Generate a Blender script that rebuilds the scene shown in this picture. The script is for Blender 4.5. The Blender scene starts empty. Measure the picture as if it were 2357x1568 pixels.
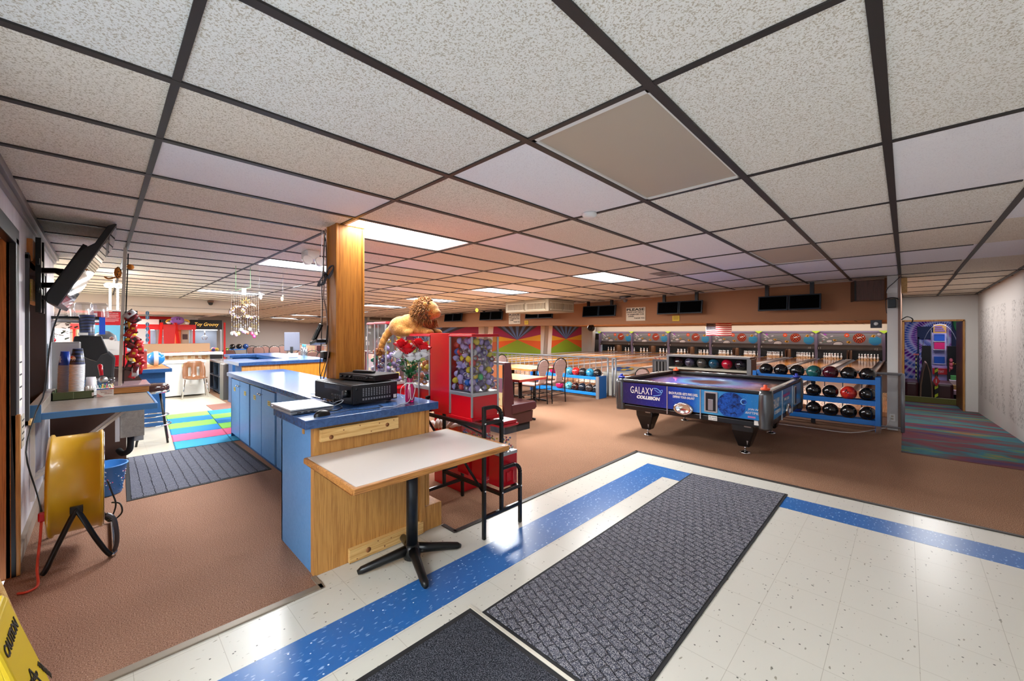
import bpy, bmesh, math, random
from mathutils import Vector, Matrix
random.seed(7)
PI = math.pi
S = bpy.context.scene
COL = S.collection

# ---------------------------------------------------------------- camera
cam = bpy.data.cameras.new('camera'); camo = bpy.data.objects.new('camera', cam); COL.objects.link(camo)
camo.location = (0, 0, 1.535); camo.rotation_euler = (PI / 2, 0, math.radians(44.4))
cam.sensor_width = 36; cam.lens = 36 * 925 / 2357; cam.shift_y = -17 / 2357; cam.clip_start = 0.02; cam.clip_end = 200
S.camera = camo
# ---------------------------------------------------------------- world, exposure
S.view_settings.view_transform = 'Standard'; S.view_settings.look = 'None'
S.view_settings.exposure = 1.15; S.view_settings.gamma = 1; S.view_settings.use_curve_mapping = False
w = bpy.data.worlds.new('world'); S.world = w; w.use_nodes = True
w.node_tree.nodes['Background'].inputs[0].default_value = (0.75, 0.87, 1.0, 1)
w.node_tree.nodes['Background'].inputs[1].default_value = 1.0
S.cycles.max_bounces = 7; S.cycles.diffuse_bounces = 4; S.cycles.glossy_bounces = 3
S.cycles.transmission_bounces = 5; S.cycles.transparent_max_bounces = 10
S.cycles.caustics_reflective = False; S.cycles.caustics_refractive = False
S.cycles.sample_clamp_indirect = 6; S.cycles.use_adaptive_sampling = True; S.cycles.adaptive_threshold = 0.02

def area(name, loc, size, power, color=(1, 1, 1), rot=(0, 0, 0)):
    l = bpy.data.lights.new(name, 'AREA'); l.shape = 'RECTANGLE'; l.size = size[0]; l.size_y = size[1]
    l.energy = power; l.color = color
    o = bpy.data.objects.new(name, l); COL.objects.link(o); o.location = loc; o.rotation_euler = rot
    return o
# daylight through the glass entrance behind the camera
area('entrance_daylight', (-0.35, -0.62, 1.25), (2.9, 2.1), 300, (0.86, 0.93, 1.0), (-PI / 2, 0, 0))
area('added_ceiling_fill', (-0.4, -2.2, 0.3), (4, 2.2), 850, (0.9, 0.94, 1.0), (-2.25, 0, 0))  # unseen lamp added outside, aimed upward to brighten the ceiling
# lit ceiling troffers: x0, x1, y0, y1, power, kelvin tint
LIT = [(-3.72, -3.11, 1.42, 2.62, .5), (-6.16, -5.55, 1.42, 2.62, 1), (-8.60, -7.99, 2.02, 2.62, .8), (-11.04, -10.43, 1.42, 2.62, 1),
       (-3.72, -3.11, 5.08, 6.28, 1), (-6.16, -5.55, 5.08, 6.28, 1), (-8.60, -7.99, 5.08, 6.28, 1), (-11.04, -10.43, 5.08, 6.28, 1),
       (-13.6, -12.99, 5.08, 6.28, 1), (-17.0, -16.4, 5.08, 6.28, 1), (-19.6, -19.0, 5.08, 6.28, 1), (-9.8, -9.2, -1.9, -0.7, 1)]
DARK = [(-1.28, -0.67, 1.42, 2.62), (-1.28, -0.67, 5.08, 6.28)]
def zc(x, y):
    return 2.45 + 0.02 * min(0, x + 1.5) * max(0, min(1, (y - 2) / 5.0))

# ---------------------------------------------------------------- materials
def lin(c):
    if isinstance(c, str):
        c = [int(c[i:i + 2], 16) / 255 for i in (0, 2, 4)]
    return tuple(x / 12.92 if x <= 0.04045 else ((x + 0.055) / 1.055) ** 2.4 for x in c) + (1,)
MC = {}
def mat(name, col='808080', r=0.5, m=0.0, spec=0.5, em=0, alpha=1, trans=0, coat=0):
    if name in MC: return MC[name]
    M = bpy.data.materials.new(name); M.use_nodes = True; b = M.node_tree.nodes['Principled BSDF']
    b.inputs['Base Color'].default_value = lin(col); b.inputs['Roughness'].default_value = r
    b.inputs['Metallic'].default_value = m; b.inputs['Specular IOR Level'].default_value = spec
    b.inputs['Coat Weight'].default_value = coat
    if em: b.inputs['Emission Color'].default_value = lin(col); b.inputs['Emission Strength'].default_value = em
    if trans: b.inputs['Transmission Weight'].default_value = trans
    if alpha < 1: b.inputs['Alpha'].default_value = alpha
    MC[name] = M
    return M
class NT:
    def __init__(s, M):
        s.t = M.node_tree; s.b = s.t.nodes['Principled BSDF']; s.c = None
    def n(s, typ, **kw):
        x = s.t.nodes.new('ShaderNode' + typ)
        for k, v in kw.items():
            if k.startswith('i_'):
                x.inputs[k[2:].replace('_', ' ')].default_value = v
            else: setattr(x, k, v)
        return x
    def l(s, a, b): s.t.links.new(a, b)
    def coord(s, sc=(1, 1, 1), rot=(0, 0, 0), kind='Object', loc=(0, 0, 0)):
        tc = s.n('TexCoord'); mp = s.n('Mapping')
        mp.inputs['Scale'].default_value = sc; mp.inputs['Rotation'].default_value = rot; mp.inputs['Location'].default_value = loc
        s.l(tc.outputs[kind], mp.inputs['Vector']); return mp.outputs['Vector']
    def noise(s, v, scale=5, detail=4, rough=0.6, dist=0):
        x = s.n('TexNoise'); x.inputs['Scale'].default_value = scale; x.inputs['Detail'].default_value = detail
        x.inputs['Roughness'].default_value = rough; x.inputs['Distortion'].default_value = dist
        s.l(v, x.inputs['Vector']); return x.outputs['Fac']
    def vor(s, v, scale=5, feat='F1', out='Distance', rnd=1.0):
        x = s.n('TexVoronoi', feature=feat); x.inputs['Scale'].default_value = scale; x.inputs['Randomness'].default_value = rnd
        s.l(v, x.inputs['Vector']); return x.outputs[out]
    def ramp(s, f, stops, interp='LINEAR'):
        x = s.n('ValToRGB'); x.color_ramp.interpolation = interp; e = x.color_ramp.elements
        while len(e) < len(stops): e.new(0.5)
        for k, (p, c) in enumerate(stops): e[k].position = p; e[k].color = lin(c)
        s.l(f, x.inputs['Fac']); return x.outputs['Color']
    def mix(s, f, a, b, mode='MIX'):
        x = s.n('MixRGB', blend_type=mode)
        for sock, v in ((x.inputs[0], f), (x.inputs[1], a), (x.inputs[2], b)):
            if isinstance(v, (int, float)): sock.default_value = v
            elif isinstance(v, (str, tuple)): sock.default_value = lin(v)
            else: s.l(v, sock)
        return x.outputs[0]
    def math(s, op, a, b=0.5, c=None):
        x = s.n('Math', operation=op)
        for k, v in enumerate((a, b) if c is None else (a, b, c)):
            if isinstance(v, (int, float)): x.inputs[k].default_value = v
            else: s.l(v, x.inputs[k])
        return x.outputs[0]
    def sep(s, v):
        x = s.n('SeparateXYZ'); s.l(v, x.inputs[0]); return x.outputs
    def bump(s, h, strength=0.3, dist=0.01):
        x = s.n('Bump'); x.inputs['Strength'].default_value = strength; x.inputs['Distance'].default_value = dist
        s.l(h, x.inputs['Height']); s.l(x.outputs[0], s.b.inputs['Normal'])
    def col(s, c): s.l(c, s.b.inputs['Base Color'])

def tile_mat(name, base, spot, lo=0.60):
    M = mat(name, base, 0.9, spec=0.2); t = NT(M); v = t.coord((1, 1, 1))
    n1 = t.noise(v, 170, 3, 0.55, 0.5); c = t.ramp(n1, [(lo - 0.045, base), (lo + 0.02, spot)])
    n2 = t.noise(v, 1.3, 3); c = t.mix(t.ramp(n2, [(0.35, '000000'), (0.75, '404040')]), c, spot, 'MIX'); t.col(c)
    t.bump(n1, 0.35, 0.004); return M
M_tile = tile_mat('ceiling_tile_fissured', 'eceae4', 'c0b6a4', 0.57)
M_tile2 = tile_mat('ceiling_tile_beige', 'eae2d4', 'c0b29c', 0.57)  # warmer beige than the near tiles, laid farther in
M_tilew = tile_mat('ceiling_tile_new', 'eeecf0', 'dedadf', 0.62)
M_grid = mat('ceiling_grid_dark', '2b2624', 0.5)

def carpet(name, a, b, c3, sc=170):
    M = mat(name, a, 0.97, spec=0.15); t = NT(M); v = t.coord()
    n1 = t.noise(v, sc, 2, 0.7); c = t.ramp(n1, [(0.36, c3), (0.47, a), (0.55, a), (0.66, b)])
    n2 = t.noise(v, 1.1, 4, 0.6); c = t.mix(t.ramp(n2, [(0.38, '6a6a6a'), (0.62, '000000')]), c, c3, 'MIX')
    t.col(c); t.bump(n1, 0.8, 0.01); return M
M_carpet = carpet('brown_loop_carpet', '9a7359', 'cfa98c', '5c4030')
M_carpet2 = carpet('pink_brown_carpet', 'a47c66', 'caa690', '705040')

def vinyl(name, base, fl1, fl2, blue=False):
    M = mat(name, base, 0.28, spec=0.5); t = NT(M); v = t.coord(); vs = t.coord((1, 0.35, 1), (0, 0, 0.2))
    a = t.noise(vs, 70, 1, 0.4); c = t.ramp(a, [(0.72, base), (0.76, fl1)] if not blue else [(0.64, base), (0.72, fl1)])
    a2 = t.vor(v, 30); k = t.ramp(a2, [(0.12, 'ffffff'), (0.15, '000000')]); rc = t.sep(t.vor(v, 30, out='Color'))[0]; k = t.math('MULTIPLY', k, t.math('GREATER_THAN', rc, .72)); c = t.mix(k, c, fl2)
    s3 = t.sep(v)
    if not blue:   # 12 inch tile joints
        for ax, off in ((0, 0.047), (1, 0.415)):
            p = t.math('PINGPONG', t.math('ADD', s3[ax], -off + 3.15), 0.1575)
            j = t.math('LESS_THAN', p, 0.0012) if True else p
            c = t.mix(t.math('MULTIPLY', j, 0.55), c, '8d8573')
        g = t.noise(v, 2.2, 5, 0.65); c = t.mix(t.ramp(g, [(0.55, '000000'), (0.95, '222222')]), c, 'b5ab98')
    t.col(c)
    return M
M_vinyl = vinyl('white_vinyl_tile', 'cdcabf', '908b7c', '55524c')
M_vblue = vinyl('blue_vinyl_tile', '2a64a6', '86a8d2', 'd5e2f2', True)
M_vbeige = vinyl('beige_vinyl_floor', 'c2b9a6', 'b0a690', 'a39b88')

def wood(name, a, b, axis=2, sc=1.0, r=0.42, dark=None):
    M = mat(name, a, r, spec=0.4); t = NT(M)
    s = [14 * sc, 14 * sc, 14 * sc]; s[axis] = 0.9 * sc; v = t.coord(tuple(s))
    n = t.noise(v, 2.6, 5, 0.65, 0.8); c = t.ramp(n, [(0.3, b), (0.52, a), (0.7, a)])
    s2 = [120 * sc] * 3; s2[axis] = 3 * sc; g = t.noise(t.coord(tuple(s2)), 1.5, 2); c = t.mix(t.ramp(g, [(0.35, 'ffffff'), (0.5, '000000')]), c, dark or b)
    t.col(c); t.bump(g, 0.08, 0.003); return M
M_oak = wood('oak_panel', 'c8924f', 'a8733a', 2); M_oaky = wood('oak_panel_horizontal', 'c08445', '8e5a2a', 1)
M_oakx = wood('oak_edge_x', 'bd7c3a', '8a5323', 0); M_amber = wood('amber_oak', 'c88a2c', 'a86e1c', 2)
M_col = wood('column_oak', 'b9772c', '96591c', 2, 0.8); M_pine = wood('pine_board', 'dfb878', 'c4924f', 1)
M_door = wood('brown_door_veneer', 'c07434', '9a5822', 2); M_brownp = mat('brown_speckled_panel', '4a3024', 0.8)

def lam(name, a, b, r=0.3):
    M = mat(name, a, r, spec=0.5); t = NT(M); v = t.coord(); n = t.noise(v, 22, 5, 0.7, 1.5)
    t.col(t.ramp(n, [(0.35, a), (0.65, b)])); return M
M_blam = lam('blue_laminate', '223f6c', '335688', 0.22)
M_bpaint = lam('light_blue_paint', '5c96d2', '68a2da', 0.45); M_bdark = lam('dark_blue_paint', '1d4e86', '22578f', 0.4)
M_glam = lam('gray_worn_laminate', '6e655e', '8f857b', 0.3)
M_steel = mat('brushed_steel', 'b8b8b8', 0.3, 0.9); M_chrome = mat('chrome', 'd8d8d8', 0.12, 1.0); M_alu = mat('aluminium', 'b9bcc0', 0.35, 0.8)
M_black = mat('black_plastic', '0c0c0d', 0.35); M_blackm = mat('black_metal', '121314', 0.3, 0.2); M_blackr = mat('black_rubber', '19191b', 0.8)
M_white = mat('white_paint', 'dedcd8', 0.6); M_whitep = mat('white_plastic', 'e6e5e2', 0.35); M_red = mat('red_enamel', 'c8081c', 0.25, coat=0.4)
M_redr = mat('red_plastic_lid', 'c0202c', 0.35); M_gray = mat('gray_paint', '8a8a8c', 0.5); M_dgray = mat('dark_gray', '3a3a3e', 0.5)
M_yel = mat('yellow_enamel', 'd0a01c', 0.3, coat=0.2); M_rackblue = mat('blue_rack_paint', '1767b4', 0.4)
M_maroon = mat('maroon_vinyl', '4a2226', 0.35); M_paper = mat('paper', 'e9e6df', 0.8); M_ink = mat('ink', '1a1818', 0.7)
M_wallw = mat('white_wall', 'd6d1cf', 0.75); M_soffit = mat('tan_soffit', 'a06f4c', 0.8); M_beam = mat('beige_beam', 'cdbcae', 0.75)
M_wallg = mat('gray_wall', 'a39891', 0.8); M_orange = mat('orange_plastic', 'f0542a', 0.4)
def glassy(name, col='ffffff', a=0.12, r=0.05):
    M = mat(name, col, r); t = NT(M); tr = t.n('BsdfTransparent'); gl = t.n('BsdfGlossy'); gl.inputs['Roughness'].default_value = r
    tr.inputs[0].default_value = lin(col); mx = t.n('MixShader'); lw = t.n('LayerWeight'); lw.inputs[0].default_value = 0.5
    k = t.math('ADD', t.math('MULTIPLY', t.math('POWER', lw.outputs['Facing'], 4.0), 0.5), a); t.l(k, mx.inputs[0]); t.l(tr.outputs[0], mx.inputs[1]); t.l(gl.outputs[0], mx.inputs[2])
    t.l(mx.outputs[0], t.t.nodes['Material Output'].inputs['Surface']); return M
M_glass = glassy('clear_glass', 'ffffff', 0.06); M_glass2 = glassy('clear_acrylic', 'f4f4f4', 0.05)

# ---------------------------------------------------------------- mesh building
def tag(o, label=None, cat=None, group=None, kind=None):
    if label: o['label'] = label
    if cat: o['category'] = cat
    if group: o['group'] = group
    if kind: o['kind'] = kind
    return o
def thing(name, label, cat, loc=(0, 0, 0), group=None):
    o = bpy.data.objects.new(name, None); COL.objects.link(o); o.location = loc; o.empty_display_size = 0.1
    return tag(o, label, cat, group)
def rootloc(o):
    p = Vector((0, 0, 0))
    while o is not None: p += Vector(o.location); o = o.parent
    return p
class MB:
    D = None
    def __init__(s): s.v = []; s.f = []; s.m = []; s.sm = []; s.T = MB.D
    def add(s, vs, fs, m=0, sm=False):
        k = len(s.v)
        s.v += [tuple(s.T @ Vector(p)) if s.T else tuple(p) for p in vs]
        for f in fs: s.f.append([i + k for i in f]); s.m.append(m); s.sm.append(sm)
        return s
    def box(s, x0, x1, y0, y1, z0, z1, m=0):
        vs = [(x, y, z) for x in (x0, x1) for y in (y0, y1) for z in (z0, z1)]
        return s.add(vs, [(0, 1, 3, 2), (4, 6, 7, 5), (0, 4, 5, 1), (2, 3, 7, 6), (0, 2, 6, 4), (1, 5, 7, 3)], m)
    def bar(s, a, b, wd=0.03, ht=None, m=0, up=(0, 0, 1)):
        a = Vector(a); b = Vector(b); d = (b - a).normalized(); u = Vector(up)
        if abs(d.dot(u)) > 0.99: u = Vector((0, 1, 0))
        p = d.cross(u).normalized() * wd / 2; q = p.cross(d).normalized() * (ht or wd) / 2
        vs = [e + i * p + j * q for e in (a, b) for i, j in ((-1, -1), (1, -1), (1, 1), (-1, 1))]
        return s.add(vs, [(0, 3, 2, 1), (4, 5, 6, 7), (0, 1, 5, 4), (1, 2, 6, 5), (2, 3, 7, 6), (3, 0, 4, 7)], m)
    def tube(s, pts, r=0.01, n=8, m=0, closed=False, r1=None):
        pts = [Vector(p) for p in pts]; N = len(pts); vs = []; fs = []
        pu = None
        for i, p in enumerate(pts):
            if closed: d = pts[(i + 1) % N] - pts[i - 1]
            else: d = pts[min(i + 1, N - 1)] - pts[max(i - 1, 0)]
            d.normalize()
            if pu is None: pu = d.orthogonal().normalized()
            pu = (pu - d * pu.dot(d)).normalized(); q = d.cross(pu)
            rr = r if r1 is None else r + (r1 - r) * i / max(1, N - 1)
            if isinstance(r, (list, tuple)): rr = r[i]
            for k in range(n):
                a = 2 * PI * k / n; vs.append(p + rr * (math.cos(a) * pu + math.sin(a) * q))
        for i in range(N if closed else N - 1):
            j = (i + 1) % N
            for k in range(n): fs.append((i * n + k, i * n + (k + 1) % n, j * n + (k + 1) % n, j * n + k))
        if not closed: fs.append(tuple(range(n - 1, -1, -1))); fs.append(tuple((N - 1) * n + k for k in range(n)))
        return s.add(vs, fs, m, True)
    def cyl(s, a, b, r, r1=None, n=16, m=0): return s.tube([a, b], [r, r if r1 is None else r1], n, m)
    def lathe(s, prof, c=(0, 0, 0), n=20, m=0, ax='z', ang=2 * PI):
        vs = []; fs = []; N = len(prof)
        for k in range(n):
            a = ang * k / n
            for r, z in prof:
                p = (r * math.cos(a), r * math.sin(a), z)
                if ax == 'x': p = (p[2], p[0], p[1])
                if ax == 'y': p = (p[1], p[2], p[0])
                vs.append((c[0] + p[0], c[1] + p[1], c[2] + p[2]))
        for k in range(n):
            j = (k + 1) % n
            for i in range(N - 1): fs.append((k * N + i, j * N + i, j * N + i + 1, k * N + i + 1))
        return s.add(vs, fs, m, True)
    def ball(s, c, r, n=16, m=0, half=None):
        rx, ry, rz = r if isinstance(r, (tuple, list)) else (r, r, r)
        h = n // 2; prof = [(math.sin(PI * i / h), -math.cos(PI * i / h)) for i in range(h + 1)]
        if half == 1: prof = prof[h // 2:]
        if half == -1: prof = prof[:h // 2 + 1]
        k = len(s.v); T = s.T; s.T = None; s.lathe(prof, (0, 0, 0), n, m)
        for i in range(k, len(s.v)):
            x, y, z = s.v[i]; p = Vector((c[0] + x * rx, c[1] + y * ry, c[2] + z * rz)); s.v[i] = tuple(T @ p) if T else tuple(p)
        s.T = T; return s
    def prism(s, poly, ax, a, b, m=0):
        n = len(poly)
        def P(u, v, t): return {'x': (t, u, v), 'y': (u, t, v), 'z': (u, v, t)}[ax]
        vs = [P(u, v, a) for u, v in poly] + [P(u, v, b) for u, v in poly]
        return s.add(vs, [tuple(range(n - 1, -1, -1)), tuple(range(n, 2 * n))] + [(i, (i + 1) % n, n + (i + 1) % n, n + i) for i in range(n)], m)
    def poly(s, pts, m=0): return s.add(pts, [tuple(range(len(pts)))], m)
    def build(s, name, mats, parent=None, bevel=0, seg=2, smooth=False):
        me = bpy.data.meshes.new(name); off = rootloc(parent)
        me.from_pydata([tuple(Vector(p) - off) for p in s.v], [], s.f)
        if not isinstance(mats, (list, tuple)): mats = [mats]
        for M in mats: me.materials.append(M)
        me.polygons.foreach_set('material_index', s.m); me.polygons.foreach_set('use_smooth', [smooth or x for x in s.sm])
        bm = bmesh.new(); bm.from_mesh(me); bmesh.ops.remove_doubles(bm, verts=bm.verts, dist=1e-5)
        bmesh.ops.recalc_face_normals(bm, faces=bm.faces); bm.to_mesh(me); bm.free()
        o = bpy.data.objects.new(name, me); COL.objects.link(o); o.parent = parent
        if bevel:
            md = o.modifiers.new('bevel', 'BEVEL'); md.width = bevel; md.segments = seg; md.limit_method = 'ANGLE'
        return o
def copy_tree(o, parent=None):
    c = o.copy(); COL.objects.link(c)
    if parent is not None: c.parent = parent
    for ch in [x for x in COL.objects if x.parent == o]: copy_tree(ch, c)
    return c
KIDS = {}
def clone(o, loc, label=None, rz=None, group=None):
    if o.name not in KIDS:
        def walk(x): return [(y, walk(y)) for y in x.children]
        KIDS[o.name] = walk(o)
    def mk(x, ks, parent):
        c = x.copy(); COL.objects.link(c); c.parent = parent
        for y, kk in ks: mk(y, kk, c)
        return c
    c = mk(o, KIDS[o.name], None); c.location = loc
    if label: c['label'] = label
    if group: c['group'] = group
    if rz is not None: c.rotation_euler = (0, 0, rz)
    return c
FONTM = {}
def text(name, s, M, parent, loc, size, rot=(PI / 2, 0, 0), w=None, h=None, ext=0.001, shear=0, bold=0, align='LEFT', spacing=1):
    """lettering laid flat on a surface; w / h stretch it to a real width and height; loc is its lower-left corner"""
    cu = bpy.data.curves.new(name, 'FONT'); cu.body = s; cu.size = size; cu.extrude = ext; cu.shear = shear; cu.offset = bold
    cu.resolution_u = 2; cu.align_x = 'LEFT'; cu.space_character = spacing
    o = bpy.data.objects.new(name, cu); COL.objects.link(o); bpy.context.view_layer.update()
    me = bpy.data.meshes.new_from_object(o.evaluated_get(bpy.context.evaluated_depsgraph_get()))
    bpy.data.objects.remove(o); bpy.data.curves.remove(cu)
    xs = [v.co.x for v in me.vertices]; ys = [v.co.y for v in me.vertices]
    x0, x1, y0, y1 = min(xs), max(xs), min(ys), max(ys)
    kx = w / (x1 - x0) if w else 1; ky = h / (y1 - y0) if h else (kx if w else 1)
    if w is None and h: kx = ky
    R = Matrix.Translation(Vector(loc) - rootloc(parent)) @ (rot if isinstance(rot, Matrix) else __import__('mathutils').Euler(rot).to_matrix().to_4x4())
    for v in me.vertices:
        cx = ((v.co.x - x0) if align == 'LEFT' else (v.co.x - (x0 + x1) / 2)) * kx
        v.co = R @ Vector((cx, (v.co.y - y0) * ky, v.co.z))
    me.name = name; me.materials.clear(); me.materials.append(M)
    ob = bpy.data.objects.new(name, me); COL.objects.link(ob); ob.parent = parent
    return ob
def struct(mb, name, mats, **k):
    o = mb.build(name, mats, **k); o['kind'] = 'structure'; return o
def bez(p0, p1, p2, p3, n=12):
    P = [Vector(p) for p in (p0, p1, p2, p3)]
    return [(1 - t) ** 3 * P[0] + 3 * (1 - t) ** 2 * t * P[1] + 3 * (1 - t) * t * t * P[2] + t ** 3 * P[3] for t in [i / n for i in range(n + 1)]]
def smooth(pts, n=4):
    P = [Vector(p) for p in pts]; out = []
    for i in range(len(P) - 1):
        a = P[max(i - 1, 0)]; b = P[i]; c = P[i + 1]; d = P[min(i + 2, len(P) - 1)]
        for k in range(n):
            t = k / n; out.append(0.5 * ((2 * b) + (c - a) * t + (2 * a - 5 * b + 4 * c - d) * t * t + (3 * b - a - 3 * c + d) * t ** 3))
    return out + [P[-1]]
# ================================================================ SETTING
# floors
m = MB()
m.box(-2.50, 1.2, -0.45, 4.84, -0.05, 0.0, 0); m.box(-2.66, -2.50, 0.94, 1.92, -0.05, 0.0, 0)
struct(m, 'floor', M_vinyl)
m = MB()   # blue band, 1 mm inlay
m.box(-2.17, -1.855, -0.45, 4.50, -0.02, 0.001); m.box(-1.855, 1.2, 4.19, 4.50, -0.02, 0.001)
struct(m, 'floor_blue_band', M_vblue)
m = MB()
m.box(-22, 1.2, 4.84, 8.75, -0.05, 0.0); m.box(-22, -2.50, 1.92, 4.84, -0.05, 0.0); m.box(-6.83, -2.66, 1.40, 1.92, -0.05, 0)
struct(m, 'floor_carpet', M_carpet)
m = MB(); m.box(-6.83, -2.66, -0.42, 1.40, -0.05, 0.0); m.box(-2.66, -2.54, -0.42, 0.94, -0.05, 0)
struct(m, 'floor_counter_carpet', M_carpet2)
m = MB(); m.box(-22, -6.83, -6, 1.92, -0.05, 0.0); struct(m, 'floor_kitchen', M_vbeige)
m = MB(); m.box(-2.552, -2.50, -0.42, 0.94, 0.0, 0.008); m.box(-2.66, -2.50, 0.915, 0.945, 0, 0.008)
struct(m, 'trim_1', mat('worn_metal_strip', '8d8172', 0.5, 0.3), bevel=0.003)
m = MB(); m.box(-2.505, -2.465, 1.90, 4.86, 0.0, 0.009); m.box(-2.505, 1.2, 4.825, 4.86, 0, 0.009); m.box(-2.64, -2.47, 1.89, 1.925, 0, 0.009)
struct(m, 'trim_2', mat('dark_edge_strip', '35302c', 0.45), bevel=0.003)
# ramp to the arcade, lane level
def stripes():
    M = mat('rainbow_streak_carpet', '5a3f70', 0.95, spec=0.1); t = NT(M); v = t.coord((0.3, 1.1, 1))
    n = t.noise(v, 1.5, 5, 0.62, 0.5)
    c = t.ramp(n, [(0.22, '2a2238'), (0.34, '46306c'), (0.41, '5c4458'), (0.47, '7a4046'), (0.52, '5a5a5c'), (0.57, '3c7080'), (0.61, '607c58'), (0.66, '9a6a4c'), (0.8, '4a3c38')])
    t.col(c); t.bump(t.noise(t.coord(), 200, 2), 0.5, 0.01)
M_rain = None
stripes(); M_rain = MC['rainbow_streak_carpet']
m = MB()
m.add([(-0.04, 7.2, 0.003), (1.2, 7.2, 0.003), (1.2, 8.75, 0.003), (-0.04, 8.75, 0.003), (-0.04, 14.2, -0.3), (1.2, 14.2, -0.3), (-0.04, 8.75, -0.1), (1.2, 8.75, -0.1)],
      [(0, 1, 2, 3), (3, 2, 5, 4)]); m.box(-.06, 5, 14.2, 21, -0.35, -0.3)
struct(m, 'floor_ramp', M_rain)
m = MB(); m.box(-22, -0.10, 8.75, 12.0, -0.35, -0.30); m.box(-22, -0.10, 8.72, 8.75, -0.35, 0.0)
struct(m, 'floor_bowlers_pit', mat('pit_carpet', '6d5044', 0.95))
def appr():
    M = mat('maple_approach', 'c08f68', 0.18, spec=0.5); t = NT(M); v = t.coord((9, 0.3, 1))
    n = t.noise(v, 3, 2); t.col(t.ramp(n, [(0.35, 'a87450'), (0.6, 'cf9e78')])); return M
M_appr = appr()
m = MB(); m.box(-22, -0.10, 12.0, 15.9, -0.35, -0.20); struct(m, 'floor_approach', M_appr)
m = MB(); m.box(-22, -0.10, 15.9, 36, -0.36, -0.30); struct(m, 'floor_lane_bed', mat('lane_bed_dark', '4a3f3c', 0.6))

# ceiling: tiles with a dark T-bar grid
GX, GY, TX, TY = -0.672, 1.408, 0.6096, 1.2192
xs = [GX + TX * k for k in range(-35, 4)]; ys = [GY + TY * k for k in range(-6, 7)]
YE = 9.1
def Z(x, y, dz=0): return (x, y, zc(x, y) + dz)
tiles = MB(); white = {(1, 1), (-2, 0), (-4, 1), (-3, 2), (-2, 3), (-5, 3), (2, 2), (1, 4), (0, 4), (0, 5), (-1, 5), (-6, 2), (-7, 1), (-8, 3), (-1, 4), (2, 4), (-3, 5), (-9, 4), (-4, -1), (-11, 2), (-10, 3), (-2, 2), (-3, 4), (3, 3)}
rnd = random.Random(3)
for k in range(-35, 3):
    for j in range(-6, 7):
        x0, x1 = GX + TX * k, GX + TX * (k + 1); y0, y1 = GY + TY * j, min(GY + TY * (j + 1), YE)
        if y0 >= YE: continue
        x1 = min(x1, 1.2)
        if x0 < -13.5 and y1 < 2.7: continue
        if y1 < -0.3 and x0 > -7.3: continue
        hole = any(abs(x0 - a[0]) < 0.35 and abs(y0 - a[2]) < 0.5 for a in LIT + DARK)
        if hole: continue
        if (k, j) in white: mi = 2
        else: mi = 1 if (k < -2 and j > -5 or j > 2) else 0
        tiles.add([Z(x0, y0), Z(x1, y0), Z(x1, y1), Z(x0, y1)], [(0, 3, 2, 1)], mi)
struct(tiles, 'ceiling', [M_tile, M_tile2, M_tilew])
g = MB()
for x in xs:
    if x > 1.2: continue
    w2 = 0.0175
    for a, b in zip(ys, ys[1:] + [YE]):
        if b > YE: b = YE
        if a >= YE or (x < -13.4 and b < 2.7) or (b < -0.3 and x > -7): continue
        g.bar(Z(x, a, -0.004), Z(x, b, -0.004), 2 * w2, 0.008)
for y in ys:
    if y >= YE: continue
    X0 = -22 if y > 2.5 else -13.5
    if y < -0.3:
        g.bar(Z(X0, y, -0.003), Z(-7.3, y, -0.003), 0.026, 0.008); continue
    for k in range(int((1.2 - X0) / 1.5)): g.bar(Z(X0 + 1.5 * k, y, -0.003), Z(min(1.2, X0 + 1.5 * (k + 1)), y, -0.003), 0.026, 0.008)
struct(g, 'ceiling_grid', M_grid)
m = MB(); m.box(-22, 1.3, -6.2, 9.3, 2.62, 2.68); struct(m, 'ceiling_slab', M_white)
m = MB(); m.box(-0.06, 1.2, 9.1, 14.2, 2.44, 2.48); struct(m, 'ceiling_passage', M_tile2)
m = MB()
for y in [GY + TY * j for j in range(7, 11)] + [9.12, 14.17]: m.box(-0.06, 1.2, y - .013, y + .013, 2.432, 2.44)
for x in (-.0625, .547, 1.157): m.box(x - .017, x + .017, 9.1, 14.2, 2.43, 2.44)
struct(m, 'ceiling_grid', M_grid)
m = MB(); m.box(-.06, 5, 14.3, 21, 2.5, 2.55); m.box(5, 5.1, 14.2, 21, -.35, 2.55); m.box(-.06, 5, 20.9, 21, -.35, 2.55); m.box(-.06, -.04, 14.32, 21, -.3, 2.5); m.box(1.3, 5, 14.2, 14.3, -.3, 2.55); struct(m, 'wall_arcade_room', mat('navy_wall', '1c2450', .8))
# soffit above the bowlers
m = MB(); m.prism([(9.1, 1.755), (9.1, 2.60), (9.32, 2.60), (9.32, 1.755)], 'x', -22, -0.20); struct(m, 'wall_soffit', M_soffit)
m = MB()   # pale moulding where ceiling tiles meet the soffit
for k in range(15): m.bar(Z(-22 + 1.45 * k, 9.09, -0.01), Z(-22 + 1.45 * (k + 1), 9.09, -0.01), 0.03, 0.02)
struct(m, 'trim_3', mat('pale_moulding', 'b9a593', 0.6))
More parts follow.
